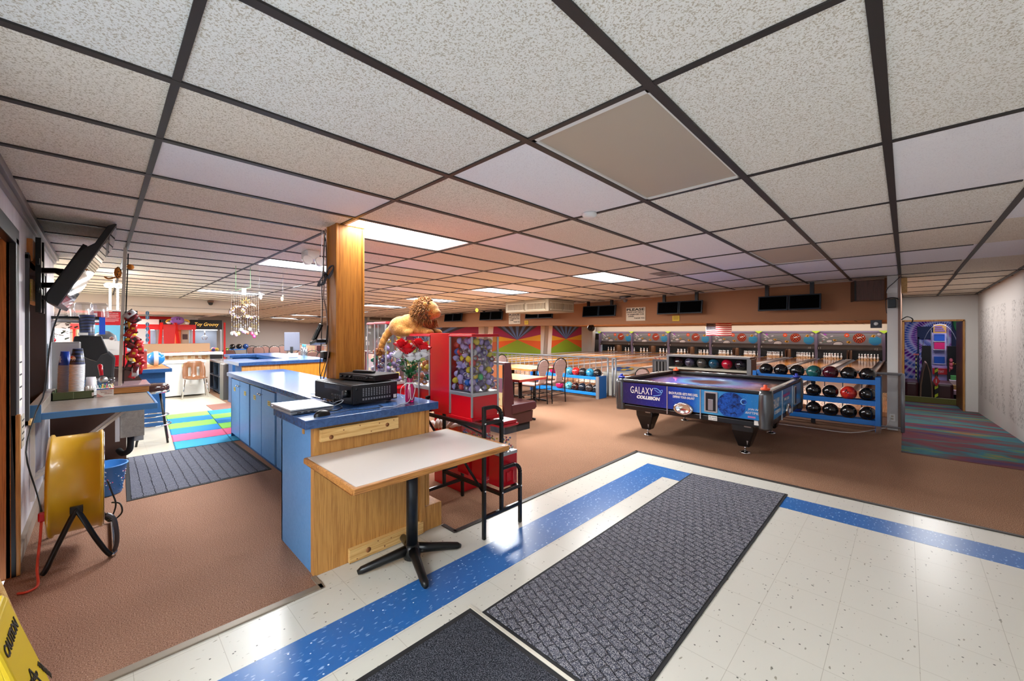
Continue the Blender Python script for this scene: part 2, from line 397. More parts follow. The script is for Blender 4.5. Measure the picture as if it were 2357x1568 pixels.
# ceiling over the lanes: buff panels with dark joints laid in running bond
def buff():
    M = mat('buff_ceiling_panels', 'caa27c', 0.8); t = NT(M); v = t.coord()
    br = t.n('TexBrick'); br.offset = 0.5; br.inputs['Scale'].default_value = 1; br.inputs['Brick Width'].default_value = 1.25; br.inputs['Row Height'].default_value = 3.2
    br.inputs['Mortar Size'].default_value = 0.035; br.inputs['Color1'].default_value = lin('d2aa84'); br.inputs['Color2'].default_value = lin('c79f7a'); br.inputs['Mortar'].default_value = lin('4a3526')
    t.l(v, br.inputs['Vector']); t.col(br.outputs['Color']); return M
m = MB(); m.add([(-22, 9.32, 2.35), (-0.10, 9.32, 2.35), (-0.10, 34.2, 2.10), (-22, 34.2, 2.10)], [(0, 1, 2, 3)]); struct(m, 'ceiling_lanes', buff())
m = MB(); m.box(-22, -0.10, 34.1, 34.3, 1.68, 2.12); struct(m, 'wall_far', mat('cream_valance', 'e2d5c4', 0.7))
m = MB(); m.box(-22, -0.10, 35.6, 35.8, -0.35, 2.2); struct(m, 'wall_pit_back', M_black)
# wall between the lanes and the arcade passage
m = MB(); m.box(-0.20, -0.06, 9.12, 36, -0.35, 2.62); struct(m, 'wall_lane_side', mat('brown_lane_wall', '8d6650', 0.7))
# right wall with scuffs
def scuff():
    M = mat('scuffed_white_wall', 'd8d4d0', 0.7); t = NT(M); v = t.coord((1, 1, 0.55)); s = t.sep(t.coord())
    n = t.noise(v, 34, 6, 0.72, 0.4); big = t.noise(t.coord((1, 1, 0.3)), 1.6, 3)
    zz = t.math('MULTIPLY', t.math('GREATER_THAN', s[2], 0.15), t.math('LESS_THAN', s[2], 2.05))
    f = t.math('MULTIPLY', t.ramp(n, [(0.54, '000000'), (0.58, 'ffffff')]), t.ramp(big, [(0.40, '000000'), (0.52, 'ffffff')]))
    f = t.math('MULTIPLY', f, zz); t.col(t.mix(f, 'd8d4d0', '5e5853')); t.bump(t.noise(t.coord((1, 1, 0.1)), 6, 3), 0.05); return M
m = MB(); m.box(1.2, 1.35, -0.6, 14.2, -0.4, 2.62); struct(m, 'wall_right', scuff())
# end wall with the arcade doorway
m = MB(); m.box(-0.06, 0.98, 14.2, 14.32, 1.83, 2.62); m.box(0.98, 1.35, 14.2, 14.32, -0.4, 2.62)
struct(m, 'wall_end', M_white)
m = MB(); m.box(-0.06, -0.02, 14.16, 14.34, -0.3, 1.84); m.box(-0.06, 0.99, 14.16, 14.34, 1.82, 1.86); m.box(0.965, 0.995, 14.16, 14.34, -0.3, 1.84)
struct(m, 'trim_4', M_oak)
m = MB(); m.T = Matrix.Translation((0.96, 14.3, 0)) @ Matrix.Rotation(math.radians(92.5), 4, 'Z'); m.box(0, 0.92, -0.04, 0, -0.29, 1.82)
d1 = struct(m, 'door_1', wood('arcade_door', '8c5a3a', '6c4026', 2)); tag(d1, 'brown wooden door standing open at the arcade doorway', 'door', kind='structure')
m = MB(); m.T = Matrix.Translation((0.96, 14.3, 0)) @ Matrix.Rotation(math.radians(92.5), 4, 'Z'); m.ball((0.85, 0.06, 0.75), 0.035, 10); m.cyl((0.85, 0, 0.75), (0.85, 0.05, 0.75), 0.012); m.build('door_knob', mat('brass', 'c8a050', 0.3, 0.9), d1)
# wall by the counters (left), with openings
m = MB(); T = -0.40; B = -0.62
for x0, x1, z0, z1 in ((-4.02, -3.0, 2.12, 2.62), (-4.70, -4.02, 0, 2.62), (-6.05, -4.70, 2.10, 2.62), (-6.05, -4.70, 0, 0.88), (-7.3, -6.05, 0, 2.62), (-3.0, -2.25, 0, 2.62)): m.box(x0, x1, B, T, z0, z1)
m.box(-2.25, 1.2, B, T, 2.30, 2.62)
def wlm():
    M = mat('gray_white_wall', 'dcd9de', 0.35, spec=0.5); t = NT(M); v = t.coord((2, 1, 0.4)); n = t.noise(v, 3, 4)
    t.col(t.ramp(n, [(0.35, 'cdc9ce'), (0.6, 'e4e1e6')])); return M
M_wl = wlm(); struct(m, 'wall_left', M_wl)
m = MB(); m.box(-13.5, -7.3, -6.1, -6.0, 0, 2.62); struct(m, 'wall_kitchen', M_wallw)
m = MB(); m.box(-7.35, -7.2, -6.0, -0.62, 0, 2.62); struct(m, 'wall_kitchen_side', M_wallw)
# glass entrance behind the camera
win = MB(); win.box(-2.2, 1.15, -0.52, -0.50, 0.05, 2.28); wn = struct(win, 'window_1', M_glass)
m = MB()
for x in (-2.25, -1.15, -0.05, 1.12): m.box(x, x + 0.06, -0.56, -0.46, 0, 2.3)
m.box(-2.25, 1.18, -0.56, -0.46, 2.24, 2.30); m.box(-2.25, 1.18, -0.56, -0.46, 0, 0.06); mm = m.build('window_frame', M_alu, wn)
# brown door in the near wall opening
m = MB(); m.box(-4.02, -3.0, -0.58, -0.54, 0.0, 2.12); d2 = struct(m, 'door_2', M_door)
m = MB(); m.box(-4.12, -4.0, -0.42, -0.375, 0, 2.14); m.box(-4.12, -3.0, -0.42, -0.375, 2.10, 2.20); m.box(-4.02, -4.0, -0.6, -0.4, 0, 2.12, 1); m.box(-4.03, -4.0, -0.40, -0.36, 0, 1.02, 2)
m.build('door_frame', [M_black, M_door, M_oak], d2, bevel=0.004)
# pass-through opening with orange timber behind
m = MB(); m.box(-6.05, -4.70, -0.60, -0.56, 0.88, 2.10); w2 = struct(m, 'window_2', mat('orange_timber', 'b5651f', 0.5))
m = MB()
for a in ((-4.74, -4.69, 0.84, 2.14), (-6.10, -6.03, 0.84, 2.14)): m.box(a[0], a[1], -0.61, -0.38, a[2], a[3])
m.box(-6.1, -4.69, -0.61, -0.38, 2.09, 2.13); m.box(-6.1, -4.69, -0.61, -0.37, 0.84, 0.88, 1); m.build('window_frame', [M_dgray, M_pine], w2, bevel=0.004)
m = MB(); m.box(-7.3, -3.0, -0.405, -0.36, 2.40, 2.45); m.box(-7.3, -3.0, -0.40, -0.38, 2.36, 2.40); struct(m, 'trim_5', mat('silver_angle', '8a8684', 0.4, 0.4), bevel=0.002)
m = MB(); m.box(-7.3, -4.12, -0.40, -0.375, 0.0, 0.10); struct(m, 'baseboard_left', mat('worn_baseboard', '9a8a7c', 0.6))
# far walls
m = MB(); m.box(-22.2, -22, 2.5, 9.32, -0.05, 2.62); struct(m, 'wall_back', M_wallg)
m = MB(); m.box(-22.2, -22, 9.32, 36, -0.36, 2.5); struct(m, 'wall_lanes_left', M_white)
m = MB(); m.box(-13.62, -13.5, -6, 2.55, 2.085, 2.62); m.box(-22, -13.62, 2.45, 2.55, 2.085, 2.62)
m.box(-13.505, -13.49, -6, 2.55, 2.195, 2.20, 1); struct(m, 'wall_beam', [M_beam, M_dgray])
m = MB(); m.box(-22, -13.62, -6.2, 2.45, 2.13, 2.17); struct(m, 'ceiling_arcade', M_tile2)
m = MB(); m.box(-19.2, -19.1, -6, 2.55, 0, 2.15); struct(m, 'wall_arcade', M_wallw)
# a half wall with a pale ledge in front of the claw machines
m = MB(); m.box(-13.2, -13.0, -1.6, 1.98, 0, 1.0); struct(m, 'wall_half', M_beam)
# murals on the lane side wall: a fan of coloured wedges
def mural(x, yA, yB, z0, z1, cy, cz):
    M = [mat('mural_' + c, c, 0.7) for c in ('6a98e4', '4c5068', 'a03468', 'e8b030', 'e8682a', '8fb02a')]
    m = MB(); N = 2
    def hit(a):
        dy, dz = math.cos(a), math.sin(a); t = 1e9
        if dy > 1e-6: t = min(t, (yB - cy) / dy)
        if dy < -1e-6: t = min(t, (yA - cy) / dy)
        if dz > 1e-6: t = min(t, (z1 - cz) / dz)
        if dz < -1e-6: t = min(t, (z0 - cz) / dz)
        return (x, cy + dy * t, cz + dz * t)
    W = (yB - yA) / 2
    A = lambda u, v: math.atan2(v * ((z1 - cz) if v > 0 else (cz - z0)), u * W)
    rays = [(1, -0.12), (1, .34), (1, .80), (.92, 1), (.74, 1), (.58, 1), (.40, 1), (.24, 1), (.08, 1), (-.08, 1), (-.24, 1), (-.40, 1), (-.58, 1), (-.74, 1), (-.92, 1), (-1, .34), (-1, -0.12), (-1, -.75), (1, -.75)]
    cols = [3, 2, 2, 1, 0, 1, 0, 1, 0, 1, 0, 1, 0, 1, 2, 3, 4, 5, 4]
    ang = [A(u, v) for u, v in rays]
    for i in range(len(ang)):
        a = ang[i]; b = ang[(i + 1) % len(ang)]
        while b < a: b += 2 * PI
        n = 6; pts = [(x, cy, cz)] + [hit(a + (b - a) * k / n) for k in range(n + 1)]
        if i == 17:   # bottom fan passes the two lower corners
            pts = [(x, cy, cz), hit(a), (x, yA, z0), (x, yB, z0), hit(b)]
        m.add(pts, [tuple(range(len(pts)))], cols[i])
    return m, M
def murals():
    for i, (a, b, lab) in enumerate(((10.0, 19.0, 'fan mural partly behind the soffit, nearest of three on the side wall'), (20.2, 25.9, 'wide fan mural of blue, magenta, yellow, orange and green wedges'), (27.0, 31.9, 'narrow fan mural nearest the pin decks with a dark box at its corner'))):
        m, M = mural(-21.985, a, b, -0.2, 2.2, (a + b) / 2, 1.0); o = m.build('wall_mural', M); tag(o, lab, 'mural', 'fan murals on the lane side wall')
murals()
m = MB()   # slanting pilasters between the murals
for y in (19.4, 26.3, 33.0): m.prism([(y, -0.3), (y + 0.5, -0.3), (y + 0.75, 2.3), (y + 0.25, 2.3)], 'x', -21.99, -21.6)
struct(m, 'trim_6', M_white)
# troffers, lit and unlit
def troffer(x0, x1, y0, y1, lit, label, grp):
    z = zc((x0 + x1) / 2, (y0 + y1) / 2); o = thing('ceiling_light', label, 'ceiling light', ((x0 + x1) / 2, (y0 + y1) / 2, z), grp)
    m = MB(); b = 0.03
    for a in ((x0, x0 + b, y0, y1), (x1 - b, x1, y0, y1), (x0, x1, y0, y0 + b), (x0, x1, y1 - b, y1)): m.box(*a, z - 0.004, z + 0.05)
    m.box(x0, x1, y0, y1, z + 0.05, z + 0.06); m.build('light_frame', M_white, o)
    m = MB(); m.box(x0 + b, x1 - b, y0 + b, y1 - b, z + 0.004, z + 0.012)
    m.build('diffuser', mat('lit_diffuser', 'fbfaff', 0.5, em=3.2) if lit else mat('unlit_prismatic_diffuser', 'b3a594', 0.45), o)
    if lit: area('troffer_lamp', ((x0 + x1) / 2, (y0 + y1) / 2, z - 0.012), (0.5, 1.1), (52 if x0 > -5 else 72) * lit, (0.95, 0.98, 1.0))
WH = ['above the oak column', 'beyond the oak column, left of it', 'behind the hanging suncatchers, middle one', 'nearest the beige beam, left of the suncatchers', 'above the capsule machines toward the lanes, brightest on the right', 'left of the right-hand lit panel toward the lanes', 'above the lion plush', 'behind the oak column, small', 'far off over the booths', 'near the far gray wall beside the column', 'closest to the far gray wall', 'over the kitchen shelf at left']
for (a, lab) in zip(LIT, WH): troffer(*a[:4], a[4], 'lit fluorescent ceiling panel ' + lab, 'lit ceiling panels')
troffer(*DARK[0], 0, 'large unlit beige ceiling light panel overhead', 'unlit ceiling panels'); troffer(*DARK[1], 0, 'small unlit gray-brown ceiling panel farther toward the lanes', 'unlit ceiling panels')
# lamps over the pin decks (inside each masking unit); added fixtureless fill over the lanes
for k in range(6): area('pindeck_lamp', (-0.95 - 3.38 * (k + 0.5), 34.35, 0.42), (3.0, 0.5), 6, (1, 0.95, 0.9))
for y in (13, 20, 27):
    for x in (-4, -10.5, -17): area('added_lane_fill', (x, y, 2.0), (4, 0.3), 60 if x > -16 else 130, (1, 0.93, 0.85), (PI, 0, 0) if False else (0.0, 0, 0))
area('added_valance_fill', (-11, 33.2, 1.95), (21, 0.15), 42, (1, 0.95, 0.88), (1.25, 0, 0))  # added strip of fill for the masking artwork, no lamp fixture there
area('added_arcade_fill', (1.0, 17.0, 2.2), (1.6, 2), 20, (0.85, 0.8, 1.0)); area('added_passage_fill', (0.35, 11.2, 2.42), (0.5, 4.0), 24)  # both are added fill for arcade room and passage, without fixtures
area('added_kitchen_fill', (-9.5, -3.2, 2.3), (1.6, 1.6), 150); area('added_games_fill', (-16.5, -0.5, 2.1), (1.6, 1.6), 90)  # both are added fill to lift kitchen and games area, no fixtures
# ================================================================ NEAR COUNTERS
c = thing('service_counter', 'light blue and oak end counter with dark blue laminate top, nearest the entrance', 'counter', (-3.0, 1.36, 0))
m = MB(); m.box(-3.25, -2.605, 0.865, 1.84, 0.945, 1.0); m.build('worktop', M_blam, c, bevel=0.003)
m = MB(); m.box(-3.32, -2.715, 0.937, 0.955, 0.0, 0.945); m.box(-3.32, -3.30, 0.937, 1.30, 0, 0.90); m.build('side_panel', M_bpaint, c)
m = MB(); m.box(-2.715, -2.66, 0.935, 0.955, 0, 0.945); m.build('corner_strip', M_oak, c)
m = MB(); m.box(-3.30, -2.68, 0.955, 1.76, 0.0, 0.944); m.build('carcass', M_oak, c)
m = MB(); m.box(-2.68, -2.662, 0.955, 1.70, 0.0, 0.944); m.build('front_panel', M_oak, c)
m = MB(); m.box(-2.68, -2.645, 1.70, 1.745, 0.0, 0.944); m.box(-2.68, -2.648, 1.75, 1.785, 0.20, 0.944); m.build('end_trim', M_oak, c, bevel=0.004)
m = MB(); m.box(-2.95, -2.655, 1.70, 1.905, 0.0, 0.19); m.build('end_step', M_oak, c, bevel=0.004)
def pine(name, y0, y1, z0, z1, par, knots):
    m = MB(); m.box(-2.662, -2.63, y0, y1, z0, z1); o = m.build(name, M_pine, par, bevel=0.003)
    for y, z, r in knots:
        k = MB(); k.cyl((-2.632, y, z), (-2.6285, y, z), r, n=12); k.build('knot', mat('knot_brown', '8a5326', 0.6), o)
pine('pine_rail', 0.965, 1.51, 0.845, 0.925, c, [(1.03, 0.868, .014), (1.42, 0.885, .014), (1.11, 0.9, .004), (1.22, .912, .004), (1.3, .86, .004), (1.36, .905, .004), (1.47, .91, .004)])
pine('kick_board', 1.15, 1.72, 0.005, 0.095, c, [(1.28, 0.05, .018), (1.4, 0.03, .005), (1.45, .07, .004), (1.2, .02, .004), (1.35, .085, .004)])
m = MB(); m.box(-2.86, -2.83, 0.93, 0.938, 0.87, 0.925); m.build('timber_plug', M_oak, c)

c = thing('base_cabinet', 'long low cabinet run with light blue doors and dark blue worktop', 'cabinet', (-5.4, 1.7, 0))
m = MB(); m.box(-7.14, -3.62, 1.37, 2.0, 0.06, 0.90); m.box(-3.62, -3.33, 1.37, 1.355, 0, 0.9) if False else None; m.build('carcass', M_oak, c)
m = MB(); m.box(-7.12, -3.33, 1.40, 1.42, 0.0, 0.07); m.box(-7.14, -3.33, 1.385, 1.40, 0.0, 0.055); m.build('toe_kick', M_bdark, c)
m = MB(); m.prism([(-7.2, 1.30), (-3.27, 1.30), (-3.27, 1.352), (-3.66, 1.352), (-3.66, 2.06), (-7.2, 2.06)], 'z', 0.90, 0.955); m.build('worktop', M_blam, c, bevel=0.003)
for i, (a, b) in enumerate(((-7.12, -6.64), (-6.62, -6.12), (-6.05, -5.55), (-5.53, -5.01))):
    m = MB(); m.box(a, b, 1.345, 1.368, 0.065, 0.865); d = m.build('door', M_bpaint, c, bevel=0.002)
    kx = b - 0.035 if i % 2 == 0 else a + 0.035
    m = MB(); m.cyl((kx, 1.345, 0.80), (kx, 1.33, 0.80), 0.007, n=8); m.ball((kx, 1.322, 0.80), 0.014, 10); m.build('knob', M_chrome, d)
    lx = (a + b) / 2 + (0.05 if i % 2 else -0.04); m = MB(); m.box(lx - 0.05, lx + 0.05, 1.342, 1.345, 0.70, 0.755); m.box(lx - .035, lx + .03, 1.341, 1.342, .735, .742, 1); m.box(lx - .03, lx + .035, 1.341, 1.342, .715, .722, 1)
    m.build('door_label', [mat('yellow_label', 'd8c466', 0.6), mat('label_ink', '6e5c2a', 0.6)], d)
m = MB(); m.box(-4.96, -3.33, 1.352, 1.368, 0.06, 0.90); m.build('blank_panel', M_bpaint, c)
m = MB(); m.box(-7.16, -7.13, 1.345, 2.02, 0.0, 0.90); e = m.build('end_panel', M_bdark, c)

# ---------------------------------------------------------------- oak column
o = thing('oak_column', 'oak clad square column rising to the ceiling behind the stereo', 'column', (-3.47, 1.48, 0))
m = MB(); m.box(-3.565, -3.375, 1.365, 1.60, 0, 2.45); m.build('cladding', M_col, o)
m = MB()
for y in (1.358, 1.585): m.box(-3.40, -3.368, y, y + 0.018, 0, 2.45)
m.box(-3.572, -3.55, 1.358, 1.37, 0, 2.45); m.build('corner_moulding', M_col, o, bevel=0.003)

# ---------------------------------------------------------------- cafe table
o = thing('pedestal_table', 'narrow table with white laminate top, oak edge and black pedestal foot', 'table', (-2.37, 1.46, 0))
m = MB(); m.box(-2.65, -1.972, 0.895, 1.95, 0.735, 0.762); m.build('tabletop', mat('white_laminate', 'd0c9c2', 0.28), o)
m = MB()
for a in ((-2.67, -2.65, .875, 1.97), (-1.972, -1.952, .875, 1.97), (-2.65, -1.972, .875, .895), (-2.65, -1.972, 1.95, 1.97)): m.box(*a, 0.725, 0.7605)
m.build('edge_band', M_oaky, o, bevel=0.006)
m = MB(); m.cyl((-2.37, 1.46, 0.06), (-2.37, 1.46, 0.73), 0.038, n=20); m.box(-2.5, -2.24, 1.3, 1.62, 0.715, 0.728); m.build('pedestal', mat('blue_black_metal', '14171d', 0.3, 0.3), o)
m = MB(); m.lathe([(0, .13), (.045, .12), (.06, .07), (.055, .03), (0, .03)], (-2.37, 1.46, 0), 16); m.build('foot_hub', M_blackm, o)
for a in (-108, -18, 72, 162):
    a = math.radians(a); d = Vector((math.cos(a), math.sin(a), 0)); p = Vector((-2.37, 1.46, 0))
    m = MB(); pts = [p + d * 0.03 + Vector((0, 0, .085)), p + d * .12 + Vector((0, 0, .068)), p + d * .24 + Vector((0, 0, .045)), p + d * .32 + Vector((0, 0, .028)), p + d * .345 + Vector((0, 0, .02))]
    m.tube(pts, [.035, .03, .026, .024, .014], 10); m.build('foot', M_blackm, o)

# ---------------------------------------------------------------- black tube rack with capsule machines
o = thing('machine_rack', 'stepped black square-tube rack holding the red capsule machines', 'rack', (-2.6, 2.18, 0))
def side_frame(X):
    m = MB(); w = 0.026
    def t(pts, wd=w):
        for a, b in zip(pts, pts[1:]): m.bar(a, b, wd)
    t([(X, 1.99, 0), (X, 1.99, 0.985)]); arc = [(X, 1.99, 0.975), (X, 2.08, 0.975)] + [(X, 2.08 + .09 * math.sin(a), .885 + .09 * math.cos(a)) for a in [PI / 12 * k for k in range(1, 7)]] + [(X, 2.17, 0.17)]
    t(arc); t([(X, 1.99, 0.86), (X, 2.17, 0.86)])
    arc2 = [(X, 2.17, .485), (X, 2.30, .485)] + [(X, 2.30 + .08 * math.sin(a), .405 + .08 * math.cos(a)) for a in [PI / 12 * k for k in range(1, 7)]] + [(X, 2.38, 0)]
    t(arc2); t([(X, 2.17, 0.30), (X, 2.38, 0.30)]); t([(X, 1.99, 0.16), (X, 2.38, 0.16)])
    return m
side_frame(-2.24).build('side_frame', M_blackm, o, bevel=0.004); side_frame(-2.985).build('side_frame', M_blackm, o, bevel=0.004)
for y, z in ((1.99, .83), (2.17, .83), (2.17, .285), (2.38, .285)):
    m = MB(); m.bar((-2.985, y, z), (-2.24, y, z), 0.026); m.build('shelf_rail', M_blackm, o)
for a, b in (((-2.24, 1.985, .78), (-2.62, 1.985, .83)), ((-2.24, 1.975, .36), (-2.66, 1.975, .70)), ((-2.985, 1.985, .8), (-2.75, 1.985, .60))):
    m = MB(); m.bar(a, b, 0.018, 0.008); m.build('brace', M_blackm, o)
for y, z in ((1.99, .86), (2.17, .86), (2.17, .30), (2.38, .30), (1.99, .36)):
    m = MB(); m.ball((-2.224, y, z), 0.008, 8); m.build('bolt', M_chrome, o)

CAPM = {}
def capmat(c):
    if c not in CAPM: CAPM[c] = mat('capsule_' + c, c, 0.25)
    return CAPM[c]
M_clearcap = glassy('capsule_clear_shell', 'eeeaf4', 0.25, 0.2)
def capsule_proto(c1, solid=False):
    m = MB(); m.T = None; m.ball((0, 0, 0), 0.0275, 12, 0, half=-1); m.ball((0, 0, 0), 0.0272, 12, 0 if solid else 1, half=1)
    m.lathe([(0.0273, -.002), (0.0287, -.002), (0.0287, .002), (0.0273, .002)], (0, 0, 0), 12, 0)
    m.ball((0, 0, -0.003), 0.014, 8, 2)
    me = m.build('toy_capsule', [capmat(c1), M_clearcap, capmat('d8d0c8')]); d = me.data; bpy.data.objects.remove(me); return d
CAPN = [0]
def capsules(x0, x1, y0, y1, z0, z1, palette, lab, grp, seed, count, faces):
    """capsules settle against the panes that can be seen; z filled from the bottom up"""
    r = random.Random(seed); R = 0.0275; placed = []; meshes = {(c, s): capsule_proto(c, s) for c, s in set(palette)}
    tries = 0; cs = []
    n = 0
    while n < count and tries < 60000:
        tries += 1
        f = r.choice(faces); x = r.uniform(x0 + R, x1 - R); y = r.uniform(y0 + R, y1 - R); d = abs(r.gauss(0, 0.018))
        if f == 'y0': y = min(y1 - R, y0 + R + d)
        if f == 'x1': x = max(x0 + R, x1 - R - d)
        near = [(a, b, e) for a, b, e in placed if (x - a) ** 2 + (y - b) ** 2 < (1.8 * R) ** 2]; z = z0 + R
        while z < z1 - R and any((x - a) ** 2 + (y - b) ** 2 + (z - e) ** 2 < (1.8 * R) ** 2 for a, b, e in near): z += .006
        if z >= z1 - R: continue
        placed.append((x, y, z)); n += 1
        cs.append((x, y, z))
        c, s = r.choice(palette); ob = bpy.data.objects.new('toy_capsule', meshes[(c, s)]); COL.objects.link(ob)
        ob.location = (x, y, z); ob.rotation_euler = (r.uniform(0, 6.28), r.uniform(0, 6.28), 0); nm = CN[c]
        lv = min(6, int((z - z0) / (z1 - z0) * 7)); side = 'left' if (x - x0) / (x1 - x0) - (y - y0) / (y1 - y0) < -.25 else 'right' if (y - y0) / (y1 - y0) > .45 else 'middle'
        tag(ob, lab % nm + ', ' + ('bottom layer', 'second layer up', 'third layer up', 'mid height', 'above mid height', 'near the top', 'topmost layer')[lv] + ' ' + side, 'capsule', grp)
    CAPN[0] += n
CN = {'b7a6e0': 'pale purple', 'e2c93a': 'yellow', '2fae6a': 'green', '2c6bd0': 'blue', 'd83a3a': 'red', 'e07a2a': 'orange', 'd9d9de': 'clear white', '6a5a8a': 'dark purple', 'd88ab0': 'pink'}
def head(o, x0, x1, y0, y1, zb, zg, zt, zr, base=M_red, notch=0.0):
    """capsule head: red base, alloy band, clear panes with alloy corner posts, red lid"""
    m = MB(); m.box(x0 + .008, x1 - .008, y0 + .008, y1 - .008, zb, zg - .03); m.box(x0 - .004, x1 + .004, y0 - .004, y1 + .004, zb - .012, zb + .012); m.build('base', base, o, bevel=0.004)
    m = MB(); m.box(x0, x1, y0, y1, zg - .03, zg)
    for x in (x0 + .006, x1 - .006):
        for y in (y0 + .006, y1 - .006): m.box(x - .007, x + .007, y - .007, y + .007, zb + .02, zt)
    m.build('alloy_frame', M_alu, o, bevel=0.002)
    for a in ((x0 + .012, x1 - .012, y0 + .003, y0 + .005), (x1 - .005, x1 - .003, y0 + .012, y1 - .012), (x0 + .012, x1 - .012, y1 - .005, y1 - .003)):
        m = MB(); m.box(*a, zg, zt); m.build('pane', M_glass2, o)
    m = MB(); m.box(x0 - .006, x1 + .006, y0 - .006, y1 + .006, zt, zt + .014); m.prism([(x0, y0), (x1, y0), (x1, y1), (x0, y1)], 'z', zt + .014, zr); m.build('lid', M_redr, o, bevel=0.004)
o = thing('capsule_machine', 'big red capsule machine with two glass heads and a tall red spine', 'vending machine', (-2.83, 2.16, 0.85))
m = MB(); m.box(-2.975, -2.70, 2.012, 2.30, 0.855, 1.535); m.build('spine', M_red, o, bevel=0.004)
head(o, -2.695, -2.405, 2.01, 2.30, 0.855, 1.065, 1.505, 1.528); head(o, -3.39, -2.98, 2.01, 2.30, 0.855, 1.065, 1.505, 1.528); m = MB(); m.box(-3.148, -3.136, 2.0, 2.014, .87, 1.505); m.build('alloy_frame', M_alu, o)
capsules(-2.69, -2.41, 2.015, 2.295, 1.066, 1.50, [('b7a6e0', 0)] * 9 + [('e2c93a', 0)] * 2 + [('b7a6e0', 1), ('2fae6a', 0), ('d9d9de', 0), ('2c6bd0', 1), ('d83a3a', 0), ('e2c93a', 1), ('6a5a8a', 1)], '%s capsule, right head of red machine', 'capsules in the right head', 5, 166, ['y0', 'x1'])
capsules(-3.385, -2.985, 2.015, 2.295, 1.066, 1.36, [('e07a2a', 0), ('e2c93a', 0), ('e2c93a', 1), ('d83a3a', 1), ('e07a2a', 1), ('2fae6a', 0), ('d9d9de', 0)], '%s capsule, left head behind roses', 'capsules in the left head', 8, 44, ['y0', 'y0', 'x1'])
o = thing('capsule_machine', 'taller twin-headed capsule machine standing behind the red one, left of the plush lion', 'vending machine', (-4.25, 2.3, 0))
m = MB(); m.box(-4.50, -4.02, 2.04, 2.50, 0.0, 0.92); m.build('cabinet', M_red, o)
head(o, -4.26, -4.0, 2.14, 2.38, 0.93, 1.0, 1.635, 1.66); head(o, -4.56, -4.28, 2.20, 2.44, 0.93, 1.0, 1.635, 1.66)
capsules(-4.25, -4.01, 2.145, 2.375, 1.0, 1.56, [('e2c93a', 0), ('b7a6e0', 1), ('e2c93a', 1), ('6a5a8a', 1), ('e07a2a', 0), ('d9d9de', 0), ('b7a6e0', 0)], '%s capsule, right tower of taller machine', 'capsules in the right tower', 11, 50, ['y0', 'x1'])
capsules(-4.55, -4.29, 2.205, 2.435, 1.0, 1.55, [('e07a2a', 1), ('2fae6a', 1), ('d83a3a', 1), ('d9d9de', 0), ('2c6bd0', 1), ('d88ab0', 0), ('e07a2a', 0)], '%s capsule, left tower of taller machine', 'capsules in the left tower', 12, 38, ['y0', 'y0', 'x1'])
# three small machines on the lower shelf
def small_machine(x0, x1, y0, y1, z0, label, fill):
    o = thing('gumball_machine', label, 'vending machine', ((x0 + x1) / 2, (y0 + y1) / 2, z0), 'small red candy machines')
    m = MB(); m.box(x0, x1, y0, y1, z0, z0 + .25); m.box(x1, x1 + .012, y0 + .05, y1 - .05, z0 + .04, z0 + .12); m.build('base', M_red, o, bevel=0.006)
    m = MB(); m.box(x0, x1, y0, y1, z0 + .25, z0 + .275); m.build('alloy_band', M_alu, o)
    m = MB(); m.box(x0 + .004, x1 - .004, y0 + .004, y1 - .004, z0 + .275, z0 + .48); m.build('globe', M_glass2, o)
    m = MB(); m.box(x0 - .01, x1 + .01, y0 - .01, y1 + .01, z0 + .48, z0 + .50); m.prism([(x0, y0), (x1, y0), (x1, y1), (x0, y1)], 'z', z0 + .50, z0 + .525); m.build('lid', M_redr, o, bevel=0.006)
    m = MB(); r = random.Random(fill)
    for _ in range(70): m.ball((r.uniform(x0 + .02, x1 - .02), r.uniform(y0 + .02, y1 - .02), z0 + .285 + r.random() ** 2 * .09), .009, 6, r.randrange(4))
    b = m.build('candy_fill', [mat('candy_' + c, c, .3) for c in ('d8d0c0', 'c04050', 'c8b040', '7080b0')], o); b['kind'] = 'stuff'
small_machine(-2.44, -2.29, 2.22, 2.40, 0.30, 'small red candy machine nearest the aisle on the lower shelf', 1)
small_machine(-2.66, -2.50, 2.22, 2.40, 0.30, 'small red candy machine in the middle of the lower shelf', 2)
small_machine(-2.86, -2.70, 2.22, 2.40, 0.30, 'small red candy machine deepest under the big capsule machine', 3)
o = thing('vending_cabinet', 'low red cabinet with blue script lettering under the capsule machine', 'vending machine', (-3.25, 2.5, 0))
m = MB(); m.box(-3.50, -3.05, 2.42, 2.80, 0.0, 0.80); m.build('body', M_red, o, bevel=0.004)
for wd, M, dx in ((.022, M_whitep, .003), (.011, mat('script_blue', '1f4f9a', .4), .012)):
    m = MB(); P = [(2.0, 0), (2.2, 1.2), (2.9, .9), (2.9, 0.1), (3.5, 2.4), (3.6, .4), (4.3, 2.8), (4.3, .6), (4.8, 1.2), (5.4, 3.6), (5.1, 1.0), (5.8, 2.0), (6.4, 3.4), (6.0, 1.6), (7.0, 2.4), (7.8, 2.9)]
    m.tube(smooth([(-3.72 + u * .085, 2.418 - dx * .3, .56 + v * .035) for u, v in P], 4), wd, 6, 0); m.build('script_lettering', M, o)

